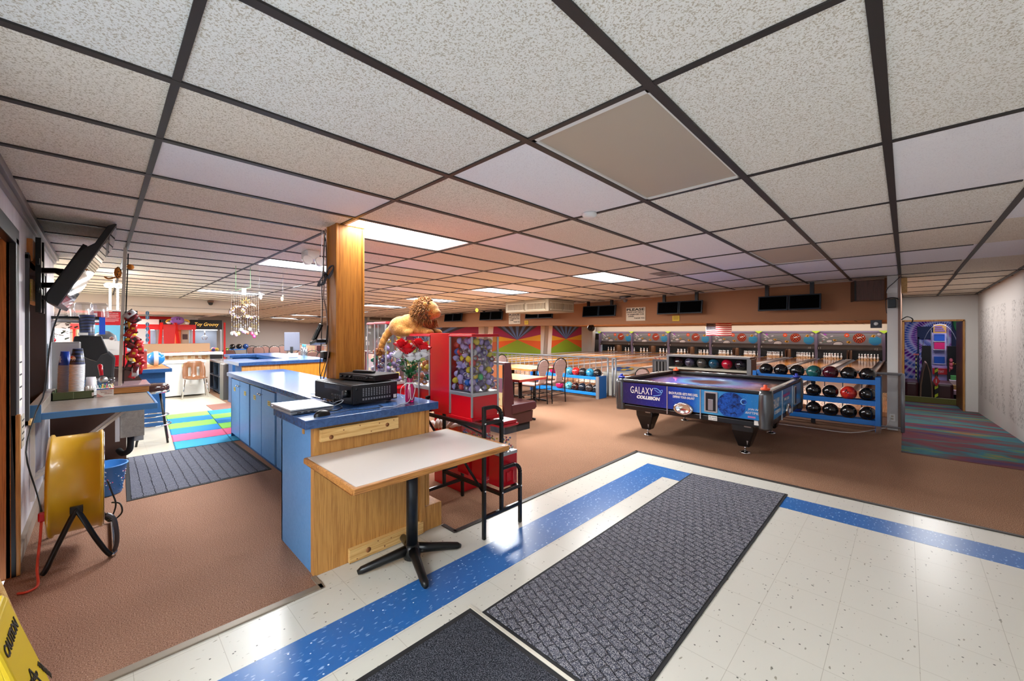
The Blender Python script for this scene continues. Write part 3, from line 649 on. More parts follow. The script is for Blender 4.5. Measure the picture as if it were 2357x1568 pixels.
# ---------------------------------------------------------------- things on the end counter
o = thing('laptop', 'closed silver laptop lying on the end counter', 'laptop', (-3.0, 0.99, 1.0))
A = Matrix.Translation((-3.03, 0.985, 1.0)) @ Matrix.Rotation(math.radians(2), 4, 'Z')
m = MB(); m.T = A; m.box(-.19, .19, -.14, .14, .004, .022); m.build('keyboard_base', mat('silver_base', '9d9fa2', .35, .6), o, bevel=0.004)
m = MB(); m.T = A; m.prism([(-.14, .026), (.14, .026), (.14, .034), (-.14, .038)], 'x', -.19, .19); m.build('lid', mat('silver_lid', 'c6c7c9', .35, .5), o, bevel=0.003)
m = MB(); m.T = A
for k in range(3): m.box(.189, .1915, -.1 + k * .04, -.075 + k * .04, .010, .016)
m.build('port', M_black, o)
o = thing('computer_mouse', 'black corded mouse beside the closed laptop', 'mouse', (-2.70, 1.0, 1.0))
m = MB(); m.T = Matrix.Translation((-2.70, 1.0, 1.0)) @ Matrix.Rotation(0.15, 4, 'Z'); m.ball((0, 0, .004), (.030, .055, .034), 18, 0, half=1); m.build('shell', M_black, o)
m = MB(); m.tube(smooth([(-2.70, 1.055, 1.008), (-2.71, 1.12, 1.004), (-2.75, 1.2, 1.004), (-2.69, 1.30, 1.004), (-2.70, 1.42, 1.004), (-2.78, 1.43, 1.004)]), .0022, 6); m.build('cord', M_black, o)
# av receiver
o = thing('av_receiver', 'large black stereo receiver on the end counter', 'stereo receiver', (-3.13, 1.45, 1.0))
T = Matrix.Translation((-2.858, 1.272, 1.005)) @ Matrix.Rotation(math.radians(3.7), 4, 'Z')
W, D = 0.60, 0.37
m = MB(); m.T = T; m.box(-W, 0, 0, D, .012, .15); m.build('case', mat('receiver_black', '17181b', .38, .2), o, bevel=0.004)
m = MB(); m.T = T
for x in (-W + .05, -.05):
    for y in (.05, D - .05): m.cyl((x, y, 0), (x, y, .013), .022, n=12)
m.build('rubber_foot', M_blackr, o)
m = MB(); m.T = T; m.box(-W, 0, -.012, 0, .012, .145); f = m.build('front_panel', mat('receiver_face', '111114', .25, .2), o, bevel=.004)
m = MB(); m.T = T; m.cyl((-.06, -.012, .085), (-.06, -.042, .085), .028, n=20); m.build('volume_knob', M_black, f)
m = MB(); m.T = T; m.box(-.42, -.17, -.0135, -.012, .10, .135); m.build('display', mat('display_gray', '3c3a3c', .15), f)
m = MB(); m.T = T
for k in range(6):
    for j in range(2): m.box(-.30 + k * .03, -.28 + k * .03, -.015, -.012, .035 + j * .022, .047 + j * .022)
m.build('button', M_dgray, f)
m = MB(); m.T = T
for k in range(11):
    m.box(0, .0015, .075 + k * .022, .088 + k * .022, .032, .047)
    for j in range(5): m.box(0, .0015, .077 + k * .022, .087 + k * .022, .062 + j * .0125, .07 + j * .0125)
m.build('vent_slot', mat('vent_gray', '8f9094', .4, .4), o)
m = MB(); m.T = T
for y in (.03, .03):
    m.cyl((0, y, .035), (.003, y, .035), .009, n=12); m.cyl((0, y, .12), (.003, y, .12), .009, n=12)
m.build('screw', M_black, o)
m = MB(); m.T = T; m.box(0, .0015, .335, .362, .022, .05); m.build('rating_sticker', M_paper, o)
m = MB(); m.T = T
for k in range(14):
    for j in range(8): m.box(-W + .06 + k * .036, -W + .085 + k * .036, .05 + j * .036, .07 + j * .036, .15, .1508)
m.build('top_vent', M_black, o)
o = thing('amplifier', 'slim black amplifier stacked on the stereo receiver', 'amplifier', (-3.2, 1.5, 1.157))
T2 = Matrix.Translation((-2.90, 1.46, 1.158)) @ Matrix.Rotation(math.radians(14), 4, 'Z')
m = MB(); m.T = T2; m.box(-.42, 0, 0, .25, .005, .052); m.build('case', mat('amp_black', '141416', .4, .2), o, bevel=.003)
m = MB(); m.T = T2
for x in (-.39, -.33, -.28, -.08): m.cyl((x, 0, .028), (x, -.012, .028), .009, n=12)
for x in (-.23, -.2, -.17, -.14): m.cyl((x, 0, .02), (x, -.006, .02), .004, n=8)
m.build('knob', M_black, o)
m = MB(); m.T = T2; m.box(-.25, -.10, -.001, 0, .040, .043); m.box(-.06, -.02, -.001, 0, .034, .037); m.build('marking', mat('marking_gray', '9a9a9a', .5), o)
m = MB(); m.T = T2
for x in (-.38, -.04):
    for y in (.04, .2): m.cyl((x, y, -.001), (x, y, .006), .015, n=10)
m.build('rubber_foot', M_blackr, o)
o = thing('remote_control', 'black remote control lying on the slim amplifier', 'remote', (-3.18, 1.5, 1.21))
m = MB(); m.T = Matrix.Translation((-3.16, 1.50, 1.2115)) @ Matrix.Rotation(math.radians(25), 4, 'Z'); m.box(-.10, .10, -.022, .022, 0, .018); m.build('body', M_black, o, bevel=.006)
m = MB(); m.T = Matrix.Translation((-3.16, 1.50, 1.2115)) @ Matrix.Rotation(math.radians(25), 4, 'Z')
for k in range(9):
    for j in range(3): m.box(-.085 + k * .018, -.075 + k * .018, -.014 + j * .011, -.007 + j * .011, .018, .020)
m.build('button', M_gray, o)
# vase with roses
o = thing('flower_vase', 'pink glass bottle vase tied with white twine at the counter end', 'vase', (-2.76, 1.68, 1.0))
M_pink = mat('magenta_glass', 'd0105c', .08, coat=.5); b = M_pink.node_tree.nodes['Principled BSDF']; b.inputs['Transmission Weight'].default_value = 0.35
m = MB(); m.lathe([(0, 0), (.033, 0), (.037, .01), (.037, .085), (.030, .12), (.021, .145), (.020, .165), (.026, .185), (.024, .19), (.017, .165), (0, .16)], (-2.76, 1.68, 1.0), 20); m.build('bottle', M_pink, o)
m = MB()
for k in range(3): m.tube([(-2.76 + .0235 * math.cos(a), 1.68 + .0235 * math.sin(a), 1.143 + .004 * k) for a in [2 * PI * i / 16 for i in range(16)]], .002, 6, closed=True)
m.tube(smooth([(-2.737, 1.67, 1.145), (-2.72, 1.655, 1.10), (-2.715, 1.66, 1.04), (-2.725, 1.64, 1.004), (-2.70, 1.56, 1.003), (-2.66, 1.50, 1.003), (-2.68, 1.44, 1.003), (-2.66, 1.38, 1.003)]), .002, 6)
m.tube(smooth([(-2.74, 1.69, 1.145), (-2.715, 1.70, 1.12), (-2.712, 1.69, 1.07), (-2.72, 1.675, 1.02), (-2.715, 1.66, 1.05), (-2.725, 1.662, 1.12)]), .002, 6)
m.tube(smooth([(-2.775, 1.66, 1.145), (-2.80, 1.63, 1.11), (-2.79, 1.62, 1.05), (-2.775, 1.635, 1.03)]), .002, 6); m.build('twine', M_whitep, o)
def rose(p, s, c, lab, grp, tilt=(0, 0)):
    o = thing('silk_rose', lab, 'flower', p, grp); r = random.Random(str(p)); base = Vector(p)
    m = MB(); R = Matrix.Translation(base) @ Matrix.Rotation(tilt[0], 4, 'X') @ Matrix.Rotation(tilt[1], 4, 'Y'); m.T = R
    for ring, (n, rad, h, z0, op) in enumerate(((3, .012, .042, .0, .2), (4, .020, .042, -.004, .5), (5, .030, .038, -.010, .95))):
        for k in range(n):
            a0 = 2 * PI * k / n + ring; da = PI / n * 1.25; vs = []; N = 6; Mz = 5
            for i in range(N + 1):
                u = -1 + 2 * i / N; a = a0 + u * da
                for j in range(Mz + 1):
                    v = j / Mz; rr = (rad * (0.35 + 0.65 * math.sin(min(1, v * 1.25) * PI / 2)) + op * .012 * v ** 3) * s; z = (z0 + h * v * (1 - .25 * u * u) - (.010 * op * max(0, v - .75) * 4 * .4)) * s
                    vs.append((rr * math.cos(a), rr * math.sin(a), z))
            m.add(vs, [(i * (Mz + 1) + j, (i + 1) * (Mz + 1) + j, (i + 1) * (Mz + 1) + j + 1, i * (Mz + 1) + j + 1) for i in range(N) for j in range(Mz)], 0, True)
    m.build('petal', c, o)
    m = MB(); m.tube([base, (base + Vector((-2.76, 1.68, 1.2))) / 2 + Vector((0, 0, .01)), Vector((-2.76, 1.68, 1.18))], .0025, 6); m.build('stem', mat('rose_stem', '2c6a2c', .6), o)
M_rr = mat('rose_red', 'd40e1c', .6); M_rw = mat('rose_white', 'ece9ea', .6)
RO = [((-2.785, 1.635, 1.435), 1.35, M_rr, 'upper left red silk rose in the pink vase'), ((-2.745, 1.655, 1.39), 1.5, M_rr, 'lower left red silk rose, largest in the pink vase'), ((-2.75, 1.735, 1.44), 1.35, M_rr, 'top right red silk rose in the pink vase'), ((-2.725, 1.755, 1.405), 1.45, M_rr, 'lower right red silk rose in the pink vase'),
      ((-2.80, 1.625, 1.355), 1.2, M_rw, 'white silk rose leaning out at far left of the bouquet'), ((-2.725, 1.665, 1.335), 1.25, M_rw, 'white silk rose at lower front left of the bouquet'), ((-2.715, 1.705, 1.34), 1.15, M_rw, 'white silk rose at lower front centre of the bouquet'), ((-2.71, 1.745, 1.36), 1.25, M_rw, 'white silk rose at lower right of the bouquet'), ((-2.79, 1.70, 1.40), 1.3, M_rw, 'white silk rose between the red ones at the back')]
for p, s, c, l in RO: rose((-2.76 + (p[0] + 2.76) * 1.2, 1.68 + (p[1] - 1.68) * 1.22, p[2]), s * 1.08, c, l, 'silk roses in the pink vase', ((p[1] - 1.68) * -5 * .6, (p[0] + 2.76) * 4))
o = thing('rose_foliage', 'dark green silk leaves under the roses in the pink vase', 'leaves', (-2.76, 1.68, 1.2)); m = MB(); r = random.Random(4)
for _ in range(95):
    h = r.random(); a = r.uniform(0, 2 * PI); rad = (.012 + .055 * h) * r.uniform(.5, 1.1); p = Vector((-2.76 + rad * math.cos(a), 1.68 + rad * math.sin(a), 1.185 + .15 * h))
    d = Vector((math.cos(a), math.sin(a), r.uniform(-.5, .9))).normalized(); q = d.cross(Vector((0, 0, 1))).normalized() * .014; L = r.uniform(.035, .06); n = q.cross(d).normalized() * .004
    m.add([p, p + d * L * .35 + q + n, p + d * L * .8 + q * .7 + n, p + d * L, p + d * L * .8 - q * .7 + n, p + d * L * .35 - q + n, p + d * L * .5], [(0, 1, 6), (1, 2, 3, 6), (6, 3, 4, 5), (0, 6, 5)], r.randrange(2))
for k in range(6): m.tube([(-2.76, 1.68, 1.12), (-2.76 + .03 * math.cos(k), 1.68 + .03 * math.sin(k), 1.28)], .002, 5, 0)
m.build('leaf', [mat('silk_leaf_dark', '1d5a2a', .6), mat('silk_leaf_mid', '2f7a3c', .6)], o)
# papers and cables behind the laptop
o = thing('papers', 'yellow notes and papers lying on the low worktop behind the laptop', 'papers', (-3.9, 1.5, .955)); m = MB(); r = random.Random(2)
for k, (x, y, a, c) in enumerate(((-4.05, 1.48, .3, 0), (-3.92, 1.58, -.2, 1), (-3.85, 1.44, .6, 2), (-3.78, 1.40, .1, 0))):
    m.T = Matrix.Translation((x, y, .956 + .002 * k)) @ Matrix.Rotation(a, 4, 'Z'); m.box(-.09, .09, -.06, .06, 0, .0015, c)
m.build('sheet', [M_paper, mat('yellow_paper', 'd8c070', .7), mat('orange_paper', 'c8803a', .7)], o)
def cable(label, pts, r=.003, M=None, name='cable', grp=None, n=4):
    m = MB(); m.tube(smooth(pts, n), r, 6); o = m.build(name, M or M_black); return tag(o, label, 'cable', grp)
cable('gray audio cable looping from the receiver front to the laptop', [(-2.86, 1.12, 1.02), (-2.80, 1.16, 1.05), (-2.86, 1.2, 1.06), (-2.95, 1.17, 1.03), (-3.05, 1.22, 1.005), (-3.2, 1.24, 1.005), (-3.35, 1.30, 1.01), (-3.42, 1.33, .99)], .003, mat('cable_gray', '7a7a80', .5))
cable('black cable tangled between the laptop and the receiver', [(-2.86, 1.06, 1.01), (-2.80, 1.10, 1.005), (-2.84, 1.18, 1.004), (-2.93, 1.22, 1.004), (-3.02, 1.2, 1.02), (-3.2, 1.27, 1.03), (-3.3, 1.26, 1.004), (-3.45, 1.29, .962)], .0035)
# bundles running down the column
cable('gray cable bundle running down the left of the oak column', [(-3.60, 1.36, 2.44), (-3.60, 1.345, 2.2), (-3.59, 1.345, 1.95), (-3.585, 1.34, 1.85), (-3.53, 1.345, 1.7), (-3.50, 1.345, 1.5), (-3.49, 1.34, 1.35), (-3.53, 1.33, 1.2), (-3.56, 1.32, 1.1), (-3.57, 1.32, .965)], .006, mat('taupe_cable', '8a7468', .5))
cable('thin white pull cord hanging beside the oak column', [(-3.62, 1.34, 2.44), (-3.62, 1.33, 2.0), (-3.615, 1.33, 1.62)], .002, M_whitep)
cable('black cable hanging beside the phone on the oak column', [(-3.575, 1.35, 2.40), (-3.585, 1.335, 2.1), (-3.60, 1.33, 1.9), (-3.585, 1.33, 1.75), (-3.60, 1.32, 1.35), (-3.62, 1.32, 1.2), (-3.56, 1.32, 1.08), (-3.60, 1.32, .965)], .004)
cable('second black cable dropping from the power brick to the worktop', [(-3.52, 1.34, 1.33), (-3.56, 1.33, 1.24), (-3.60, 1.32, 1.15), (-3.585, 1.32, 1.0), (-3.55, 1.32, .965)], .003)
o = thing('coiled_cable', 'coiled gray cable tied in a loop on the oak column', 'cable', (-3.5, 1.33, 2.0)); m = MB(); r = random.Random(9)
for k in range(5):
    pts = [];
    for i in range(20):
        a = 2 * PI * i / 20; u = .135 * math.cos(a) * (1 - .05 * k); v = (.028 + .006 * k) * math.sin(a) * (1.0 if abs(math.cos(a)) > .25 else .35)
        pts.append((-3.50 + .42 * u + .006 * k, 1.325 + .35 * u, 2.02 + .62 * u + v))
    m.tube(pts, .004, 6, closed=True)
m.tube(smooth([(-3.585, 1.352, 2.40), (-3.56, 1.35, 2.28), (-3.52, 1.34, 2.12), (-3.50, 1.33, 2.02)]), .004, 6); m.build('loop', mat('dark_gray_cable', '4a4a50', .4), o)
m = MB(); m.T = Matrix.Translation((-3.50, 1.325, 2.02)); m.ball((0, 0, 0), (.018, .016, .026), 10); m.build('tie', M_black, o)
o = thing('cordless_phone', 'black cordless phone in its cradle hung on the oak column', 'telephone', (-3.62, 1.33, 1.5))
m = MB(); m.T = Matrix.Translation((-3.60, 1.29, 1.535)) @ Matrix.Rotation(.22, 4, 'Y') @ Matrix.Rotation(-.35, 4, 'X'); m.box(-.024, .024, -.014, .014, -.07, .085); h = m.build('handset', M_black, o, bevel=.008)
m = MB(); m.T = Matrix.Translation((-3.60, 1.29, 1.535)) @ Matrix.Rotation(.22, 4, 'Y') @ Matrix.Rotation(-.35, 4, 'X'); m.box(-.016, .016, -.0155, -.014, .03, .06); m.build('screen', mat('phone_screen', '6a6f74', .3), h)
m = MB(); m.T = Matrix.Translation((-3.59, 1.30, 1.455)) @ Matrix.Rotation(-.15, 4, 'Y'); m.box(-.075, .085, -.05, .05, -.012, .018); m.build('cradle', M_black, o, bevel=.008)
m = MB(); m.bar((-3.50, 1.33, 1.44), (-3.485, 1.335, 1.60), .014, .010); m.build('antenna', M_black, o, bevel=.003)
o = thing('power_adapter', 'black power brick plugged in below the phone on the oak column', 'adapter', (-3.53, 1.345, 1.36)); m = MB(); m.box(-3.565, -3.50, 1.30, 1.357, 1.32, 1.38); m.cyl((-3.53, 1.33, 1.32), (-3.53, 1.33, 1.29), .018, n=12); m.build('brick', M_black, o, bevel=.008)
ORD = ['first', 'second', 'third', 'fourth', 'fifth', 'sixth', 'seventh', 'eighth', 'ninth', 'tenth', 'eleventh', 'leftmost']
PINW = ['head pin', 'left pin of the second row', 'right pin of the second row', 'left pin of the third row', 'middle pin of the third row', 'right pin of the third row', 'far left pin of the back row', 'inner left pin of the back row', 'inner right pin of the back row', 'far right pin of the back row']
# ================================================================ LANES
def pair_x(k): return -0.95 - 3.38 * k
M_lane = wood('lane_maple', 'd08a3c', 'b06c28', 1, 0.35, 0.12); M_gut = mat('gutter_gray', '77747c', 0.35); M_cap = mat('capping_white', 'b9b2ae', 0.4)
def lanes():
    for k in range(6):
        xr = pair_x(k)
        for s, off in ((0, .24), (1, 2.07)):
            x1 = xr - off; x0 = x1 - 1.07; n = 12 - 2 * k - s
            o = thing('bowling_lane', 'maple bowling lane, %s from the right' % ORD[12 - n], 'bowling lane', (x0 + .53, 25, -.2), 'bowling lanes')
            m = MB(); m.box(x0, x1, 15.9, 35.2, -.24, -.20); m.build('lane_bed', M_lane, o)
            for gx in (x0 - .24, x1):
                m = MB(); m.prism([(gx + .24 * (.5 - .5 * math.cos(PI * i / 8)), -.21 - .07 * math.sin(PI * i / 8)) for i in range(9)] + [(gx + .24, -.30), (gx, -.30)], 'y', 15.9, 35.2)
                m.build('gutter', M_gut, o)
        m = MB(); xc = xr - 1.69; m.box(xc - .14, xc + .14, 12.6, 34.0, -.24, -.165); tag(m.build('ball_return_capping', M_cap), 'pale capping strip down the middle of the %s lane pair from the right' % ORD[k], 'capping', 'lane cappings')
        m = MB(); m.box(xr - .04, xr + .04, 15.9, 34.0, -.25, -.165); tag(m.build('divider_capping', M_cap), 'narrow rail right of the %s lane pair from the right' % ORD[k], 'capping', 'lane dividers')
lanes()
# masking units
def art(xr):
    x0, x1, z0, z1, y = xr - 3.30, xr - .08, .76, 1.55, 33.995
    W, H = x1 - x0, z1 - z0
    C = ['8b8890', 'e8542c', '241a18', '2f8ed0', '4ac0d8', 'f0b040', 'e9e6e8', 'b050c0', '6a8a78', 'd0c8d0', 'd04038']
    m = MB()
    def P(u, v, l): return (x0 + u * W, y - .0015 * l, z0 + v * H)
    asp = W / H
    def disc(u, v, r, c, l, ry=None, n=24, a=0):
        ry = ry or r; pts = []
        for i in range(n):
            t = 2 * PI * i / n; du = r * math.cos(t); dv = ry * math.sin(t)
            pts.append((u + (du * math.cos(a) - dv * math.sin(a)) / asp, v + du * math.sin(a) + dv * math.cos(a)))
        pts = [P(min(1, max(0, p)), min(1, max(0, q)), l) for p, q in pts]; m.poly(pts, c)
    m.poly([P(0, 0, 0), P(1, 0, 0), P(1, 1, 0), P(0, 1, 0)], 0)
    for a, b, c2, d in ((0, .35, .7, .95), (.05, .2, .62, .75), (0, .05, .5, .5)): m.poly([P(a, b, 1), P(a, b + .05, 1), P(c2, d, 1), P(c2, d - .03, 1)], 8)
    m.poly([P(0.02, .98, 1), P(.06, .98, 1), P(.18, .55, 1), P(.16, .5, 1)], 9)
    disc(.12, .87, .12, 7, 2, .07, a=-.5)
    disc(.09, .60, .10, 6, 3, .035, a=.15); disc(.23, .72, .10, 6, 3, .035, a=.2); disc(.10, .42, .09, 6, 3, .04, a=.1); disc(.19, .30, .21, 2, 3, .12, a=.12); disc(.19, .30, .19, 6, 4, .10, a=.12); disc(.05, .17, .10, 6, 3, .06)
    disc(.33, .08, .34, 2, 3, .22, a=.1); disc(.33, .07, .31, 6, 4, .18, a=.1); disc(.38, .08, .07, 9, 5); disc(.08, .3, .03, 10, 5)
    def flame(u, v, s, l=4):
        pts = [(0, 0), (.5, .35), (.3, .05), (.8, .2), (.5, -.1), (.9, -.3), (.35, -.25), (.2, -.6), (0, -.3), (-.4, -.5), (-.2, -.1), (-.5, .2), (-.1, .15), (.1, .5)]
        m.poly([P(u + p * s / asp, v + q * s, l) for p, q in pts[:8]][::-1], 5); disc(u, v, s * .4, 5, l, s * .3)
    flame(.27, .40, .22); flame(.49, .24, .28); flame(.86, .72, .25)
    disc(.47, .80, .17, 1, 3); disc(.47, .80, .06, 6, 4, .03)
    disc(.895, .36, .36, 3, 3)
    for q in range(6): m.poly([P(.79 + .01 * (q % 2), .18 + q * .08, 4), P(.99, .18 + q * .08, 4), P(.99, .205 + q * .08, 4), P(.80, .21 + q * .08, 4)], 4)
    disc(.955, .90, .11, 9, 4)
    cu, cv, R = .66, .56, .40; disc(cu, cv, R, 1, 5, n=32)
    for i in range(-5, 6):
        for j in range(-6, 6):
            if (i + j) % 2: continue
            def S(a, b):
                la = a * PI / 11; lo = b * PI / 11; return (cu + R * math.sin(lo) * math.cos(la) / asp, cv + R * math.sin(la))
            q = [S(i - .5, j), S(i - .5, j + 1), S(i + .5, j + 1), S(i + .5, j)]; m.poly([P(a, b, 6) for a, b in q], 2)
    disc(cu, cv + .05, .17, 6, 7, .05, a=.25); disc(.72, .70, .05, 9, 8, .045); flame(.87, .80, .18, 6)
    return m, [mat('art_' + c, c, .45) for c in C]
M_purp = mat('purple_gray_post', '8a80a0', .35); M_lime = mat('lime_cap', 'b8d840', .5)
def post(x, lab):
    o = thing('masking_post', lab, 'post', (x, 33.95, -.25), 'purple posts between the masking units')
    m = MB(); m.prism([(x - .06, -.28), (x + .06, -.28), (x + .075, .6), (x + .06, 1.3), (x + .06, 1.66), (x - .06, 1.66), (x - .06, 1.3), (x - .075, .6)], 'y', 33.8, 34.0); m.build('shaft', M_purp, o)
    m = MB(); m.prism([(x - .26, 1.69), (x + .26, 1.69), (x, 1.50)], 'y', 33.76, 33.80); m.build('lime_cap', M_lime, o)
def masking():
    names = ['far right', 'second from the right', 'third from the right, beside the flag', 'fourth from the right, partly behind the flag', 'fifth from the right', 'far left']
    for k in range(6):
        xr = pair_x(k); o = thing('masking_unit', 'bowling artwork panel over a lane pair, ' + names[k], 'masking unit', (xr - 1.69, 34, .6), 'masking units over the pins')
        m = MB(); m.box(xr - 3.32, xr - .06, 34.0, 34.06, .44, 1.66); m.build('backing', M_dgray, o)
        a, M = art(xr); a.build('artwork', M, o)
        m = MB(); m.box(xr - 3.32, xr - .06, 33.93, 34.0, 1.56, 1.67); m.box(xr - 3.34, xr - 3.28, 33.95, 34.0, .6, 1.6); m.box(xr - .10, xr - .04, 33.95, 34.0, .6, 1.6); m.build('frame', M_purp, o)
        m = MB(); m.prism([(33.99, .74), (33.80, .50), (33.80, .42), (34.0, .42)], 'x', xr - 3.30, xr - .08); m.build('lower_board', mat('brown_black_board', '3a302e', .25), o)
        for s, x in ((12 - 2 * k, xr - .30), (11 - 2 * k, xr - 3.24)):
            text('lane_number', str(s), M_whitep, o, (x - (.12 if s > 9 and x > xr - 1 else 0), 33.80, .47), .16, h=.13)
        for px in (xr - 1.62, xr - 1.76): m = MB(); m.box(px - .03, px + .03, 33.95, 34.9, -.25, .42); m.build('kickback', mat('kickback_wood', '6a4428', .5), o)
        post(xr, 'purple-gray post with lime cap, %s from the right' % ORD[k])
    post(pair_x(6), 'purple-gray post with lime cap at the far left end')
masking()
# pins
def pins():
    pr = [(0, 0), (.026, 0), (.0285, .01), (.041, .05), (.0535, .09), (.0605, .115), (.058, .15), (.045, .19), (.031, .22), (.0245, .25), (.0235, .27), (.0265, .30), (.032, .335), (.030, .36), (.018, .376), (0, .381)]
    m = MB(); m.lathe(pr, (0, 0, 0), 14); o0 = m.build('bowling_pin', mat('pin_white', 'e8e4e0', .25))
    s = MB()
    for z in (.235, .262): s.lathe([(.0262, z - .006), (.0265, z + .006)], (0, 0, 0), 14)
    st = s.build('neck_stripe', mat('pin_red', 'b02020', .4), o0)
    first = True
    for n in range(12, 0, -1):
        k = (12 - n) // 2; xr = pair_x(k); xc = xr - (.24 + .535 if n % 2 == 0 else 2.07 + .535)
        for row in range(4):
            for i in range(row + 1):
                if n <= 6 and (row * 5 + i * 3 + n) % 4 == 0: continue
                x = xc + (i - row / 2) * .305; y = 34.15 + row * .264
                if first: c = o0; first = False
                else: c = clone(o0, (0, 0, 0))
                c.location = (x, y, -.2); tag(c, 'white %s, %s lane from the right' % (PINW[row * (row + 1) // 2 + i], ORD[12 - n]), 'bowling pin', 'pins of the %s lane from the right' % ORD[12 - n])
pins()
# flag
o = thing('american_flag', 'american flag hanging in front of the masking units', 'flag', (-7.2, 27.5, 1.6))
def flag():
    x0, x1, z0, z1, y = -9.25, -7.75, 1.36, 2.16, 27.5; H = (z1 - z0) / 13; N = 16
    m = MB()
    def P(u, v): return (x0 + u * (x1 - x0), y + .05 * math.sin(u * 9), z0 + v * (z1 - z0) + .03 * math.sin(u * 6) * 1.0 + .03 * u * u)
    for s in range(13):
        for i in range(N):
            a, b = i / N, (i + 1) / N
            c = 2 if (s >= 6 and b <= .41) else (0 if s % 2 == 0 else 1)
            m.poly([P(a, s / 13), P(b, s / 13), P(b, (s + 1) / 13), P(a, (s + 1) / 13)], c)
    for r in range(9):
        for q in range(6 if r % 2 == 0 else 5):
            u = (.03 + q * .064 + (0 if r % 2 == 0 else .032)); v = .50 + r * .054; p = P(u, v); R = .018
            m.poly([(p[0] + R * (1 if i % 2 else .45) * math.cos(PI * i / 5 + .31), p[1] - .004, p[2] + R * (1 if i % 2 else .45) * math.sin(PI * i / 5 + .31)) for i in range(10)], 1)
    m.build('flag_cloth', [mat('flag_red', 'b22838', .8), mat('flag_white', 'f2eeee', .8), mat('flag_navy', '26263e', .8)], o)
    m = MB(); m.cyl((x0 - .02, y, z0 - .05), (x0 - .02, y, 2.2), .015); m.build('staff', M_whitep, o)
flag()
m = MB(); m.box(-10.9, -10.2, 34.0, 34.08, 1.70, 2.06); tag(m.build('wall_speaker', mat('brown_speaker', '4a3c3c', .6)), 'dark square speaker set in the cream valance left of the flag', 'speaker')
# ================================================================ monitors on the soffit
def monitor(x0, x1, lab, M=None):
    cx = (x0 + x1) / 2; o = thing('lane_monitor', lab, 'monitor', (cx, 8.85, 2.1), 'black lane monitors hung below the ceiling')
    T = Matrix.Translation((cx, 8.86, 2.10)) @ Matrix.Rotation(math.radians(-8), 4, 'X'); w = (x1 - x0) / 2 - .004
    m = MB(); m.T = T; m.box(-w, w, 0, .05, -.14, .14); m.build('case', mat('monitor_bezel', '12202a', .3), o, bevel=.004)
    m = MB(); m.T = T; m.box(-w + .022, w - .022, -.002, 0, -.118, .118); m.build('screen', mat('dark_screen', '010101', .9, spec=.05), o)
    return o
tv = [(-2.037, -1.06, 'nearest the white column'), (-4.05, -3.06, 'second pair from the white column'), (-6.08, -5.11, 'third pair, beside the sign'), (-8.13, -7.09, 'fourth pair, below the vent box'), (-10.2, -9.12, 'fifth pair, left of the farther sign'), (-12.18, -11.16, 'sixth pair, right of the plush lion')]
for a, b, l in tv:
    c = (a + b) / 2
    for s, (p, q) in (('left', (a, c)), ('right', (c, b))):
        o = monitor(p, q, '%s monitor of the %s' % (s, l))
        xx = p + .14 if s == 'left' else q - .14
        m = MB(); m.box(xx - .03, xx + .03, 8.90, 8.96, 2.2, zc(xx, 8.9)); m.box(xx - .05, xx + .05, 8.88, 8.98, 2.20, 2.23); m.build('ceiling_pole', M_black, o)
def sign(x0, x1, z0, z1, lab):
    o = thing('wall_sign', lab, 'sign', ((x0 + x1) / 2, 9.08, z0)); m = MB(); m.box(x0, x1, 9.082, 9.098, z0, z1); m.build('board', mat('sign_cream', 'd8c8b0', .7), o)
    W, H = x1 - x0, z1 - z0; y = 9.080
    for s, u, v, w, h in (('PLEASE', .03, .75, .93, .19), ('DONT LOFT BALLS', .03, .60, .90, .09), ('IT DAMAGES OUR', .08, .44, .86, .09), ('LANES', .12, .30, .30, .09), ('THANK YOU', .42, .15, .55, .09)):
        text('lettering', s, mat('sign_black', '1c120c', .7), o, (x0 + u * W, y, z0 + v * H), .1, w=w * W, h=h * H, bold=.003)
sign(-4.94, -4.44, 1.835, 2.16, 'nearer cream sign reading PLEASE dont loft balls on the tan soffit'); sign(-9.04, -8.54, 1.82, 2.16, 'farther cream sign reading PLEASE dont loft balls, right of the fifth monitors')
for x0, x1, z0, z1, l in ((-3.79, -3.63, 1.81, 1.93, 'small yellow notice on the soffit under the second monitors'), (-8.36, -8.21, 1.80, 1.92, 'small yellow notice on the soffit beside the farther sign')):
    o = thing('notice', l, 'sign', (x0, 9.08, z0)); m = MB(); m.box(x0, x1, 9.084, 9.098, z0, z1); m.build('card', mat('notice_yellow', 'd8b020', .6), o)
    m = MB()
    for k in range(3): m.box(x0 + .02, x1 - .02, 9.082, 9.084, z0 + .035 + k * .028, z0 + .045 + k * .028)
    m.build('printed_lines', mat('notice_ink', '7a5a10', .6), o)
# vent box
o = thing('vent_box', 'square beige air conditioner box with grilles hanging from the ceiling', 'air conditioner', (-6.7, 7.85, 2.06))
m = MB(); z0, z1 = 2.055, zc(-6.7, 7.85); m.box(-7.42, -5.99, 7.34, 8.36, z0, z1); m.build('housing', mat('ac_beige', 'a59880', .5), o, bevel=.01)
for a in ((-7.33, -6.76), (-6.66, -6.09)):
    m = MB(); m.box(a[0], a[1], 7.325, 7.34, z0 + .05, z1 - .08); f = m.build('side_grille', mat('grille_brown', '7a6a54', .6), o)
    for k in range(5): m = MB()
    m = MB()
    for k in range(12): m.box(a[0] + .02 + k * .047, a[0] + .03 + k * .047, 7.32, 7.326, z0 + .05, z1 - .08)
    m.box(a[0] - .02, a[1] + .02, 7.318, 7.34, z1 - .09, z1 - .07); m.box(a[0] - .02, a[1] + .02, 7.318, 7.34, z0 + .035, z0 + .055); m.build('grille_bars', mat('ac_cream', 'c2b69c', .5), f)
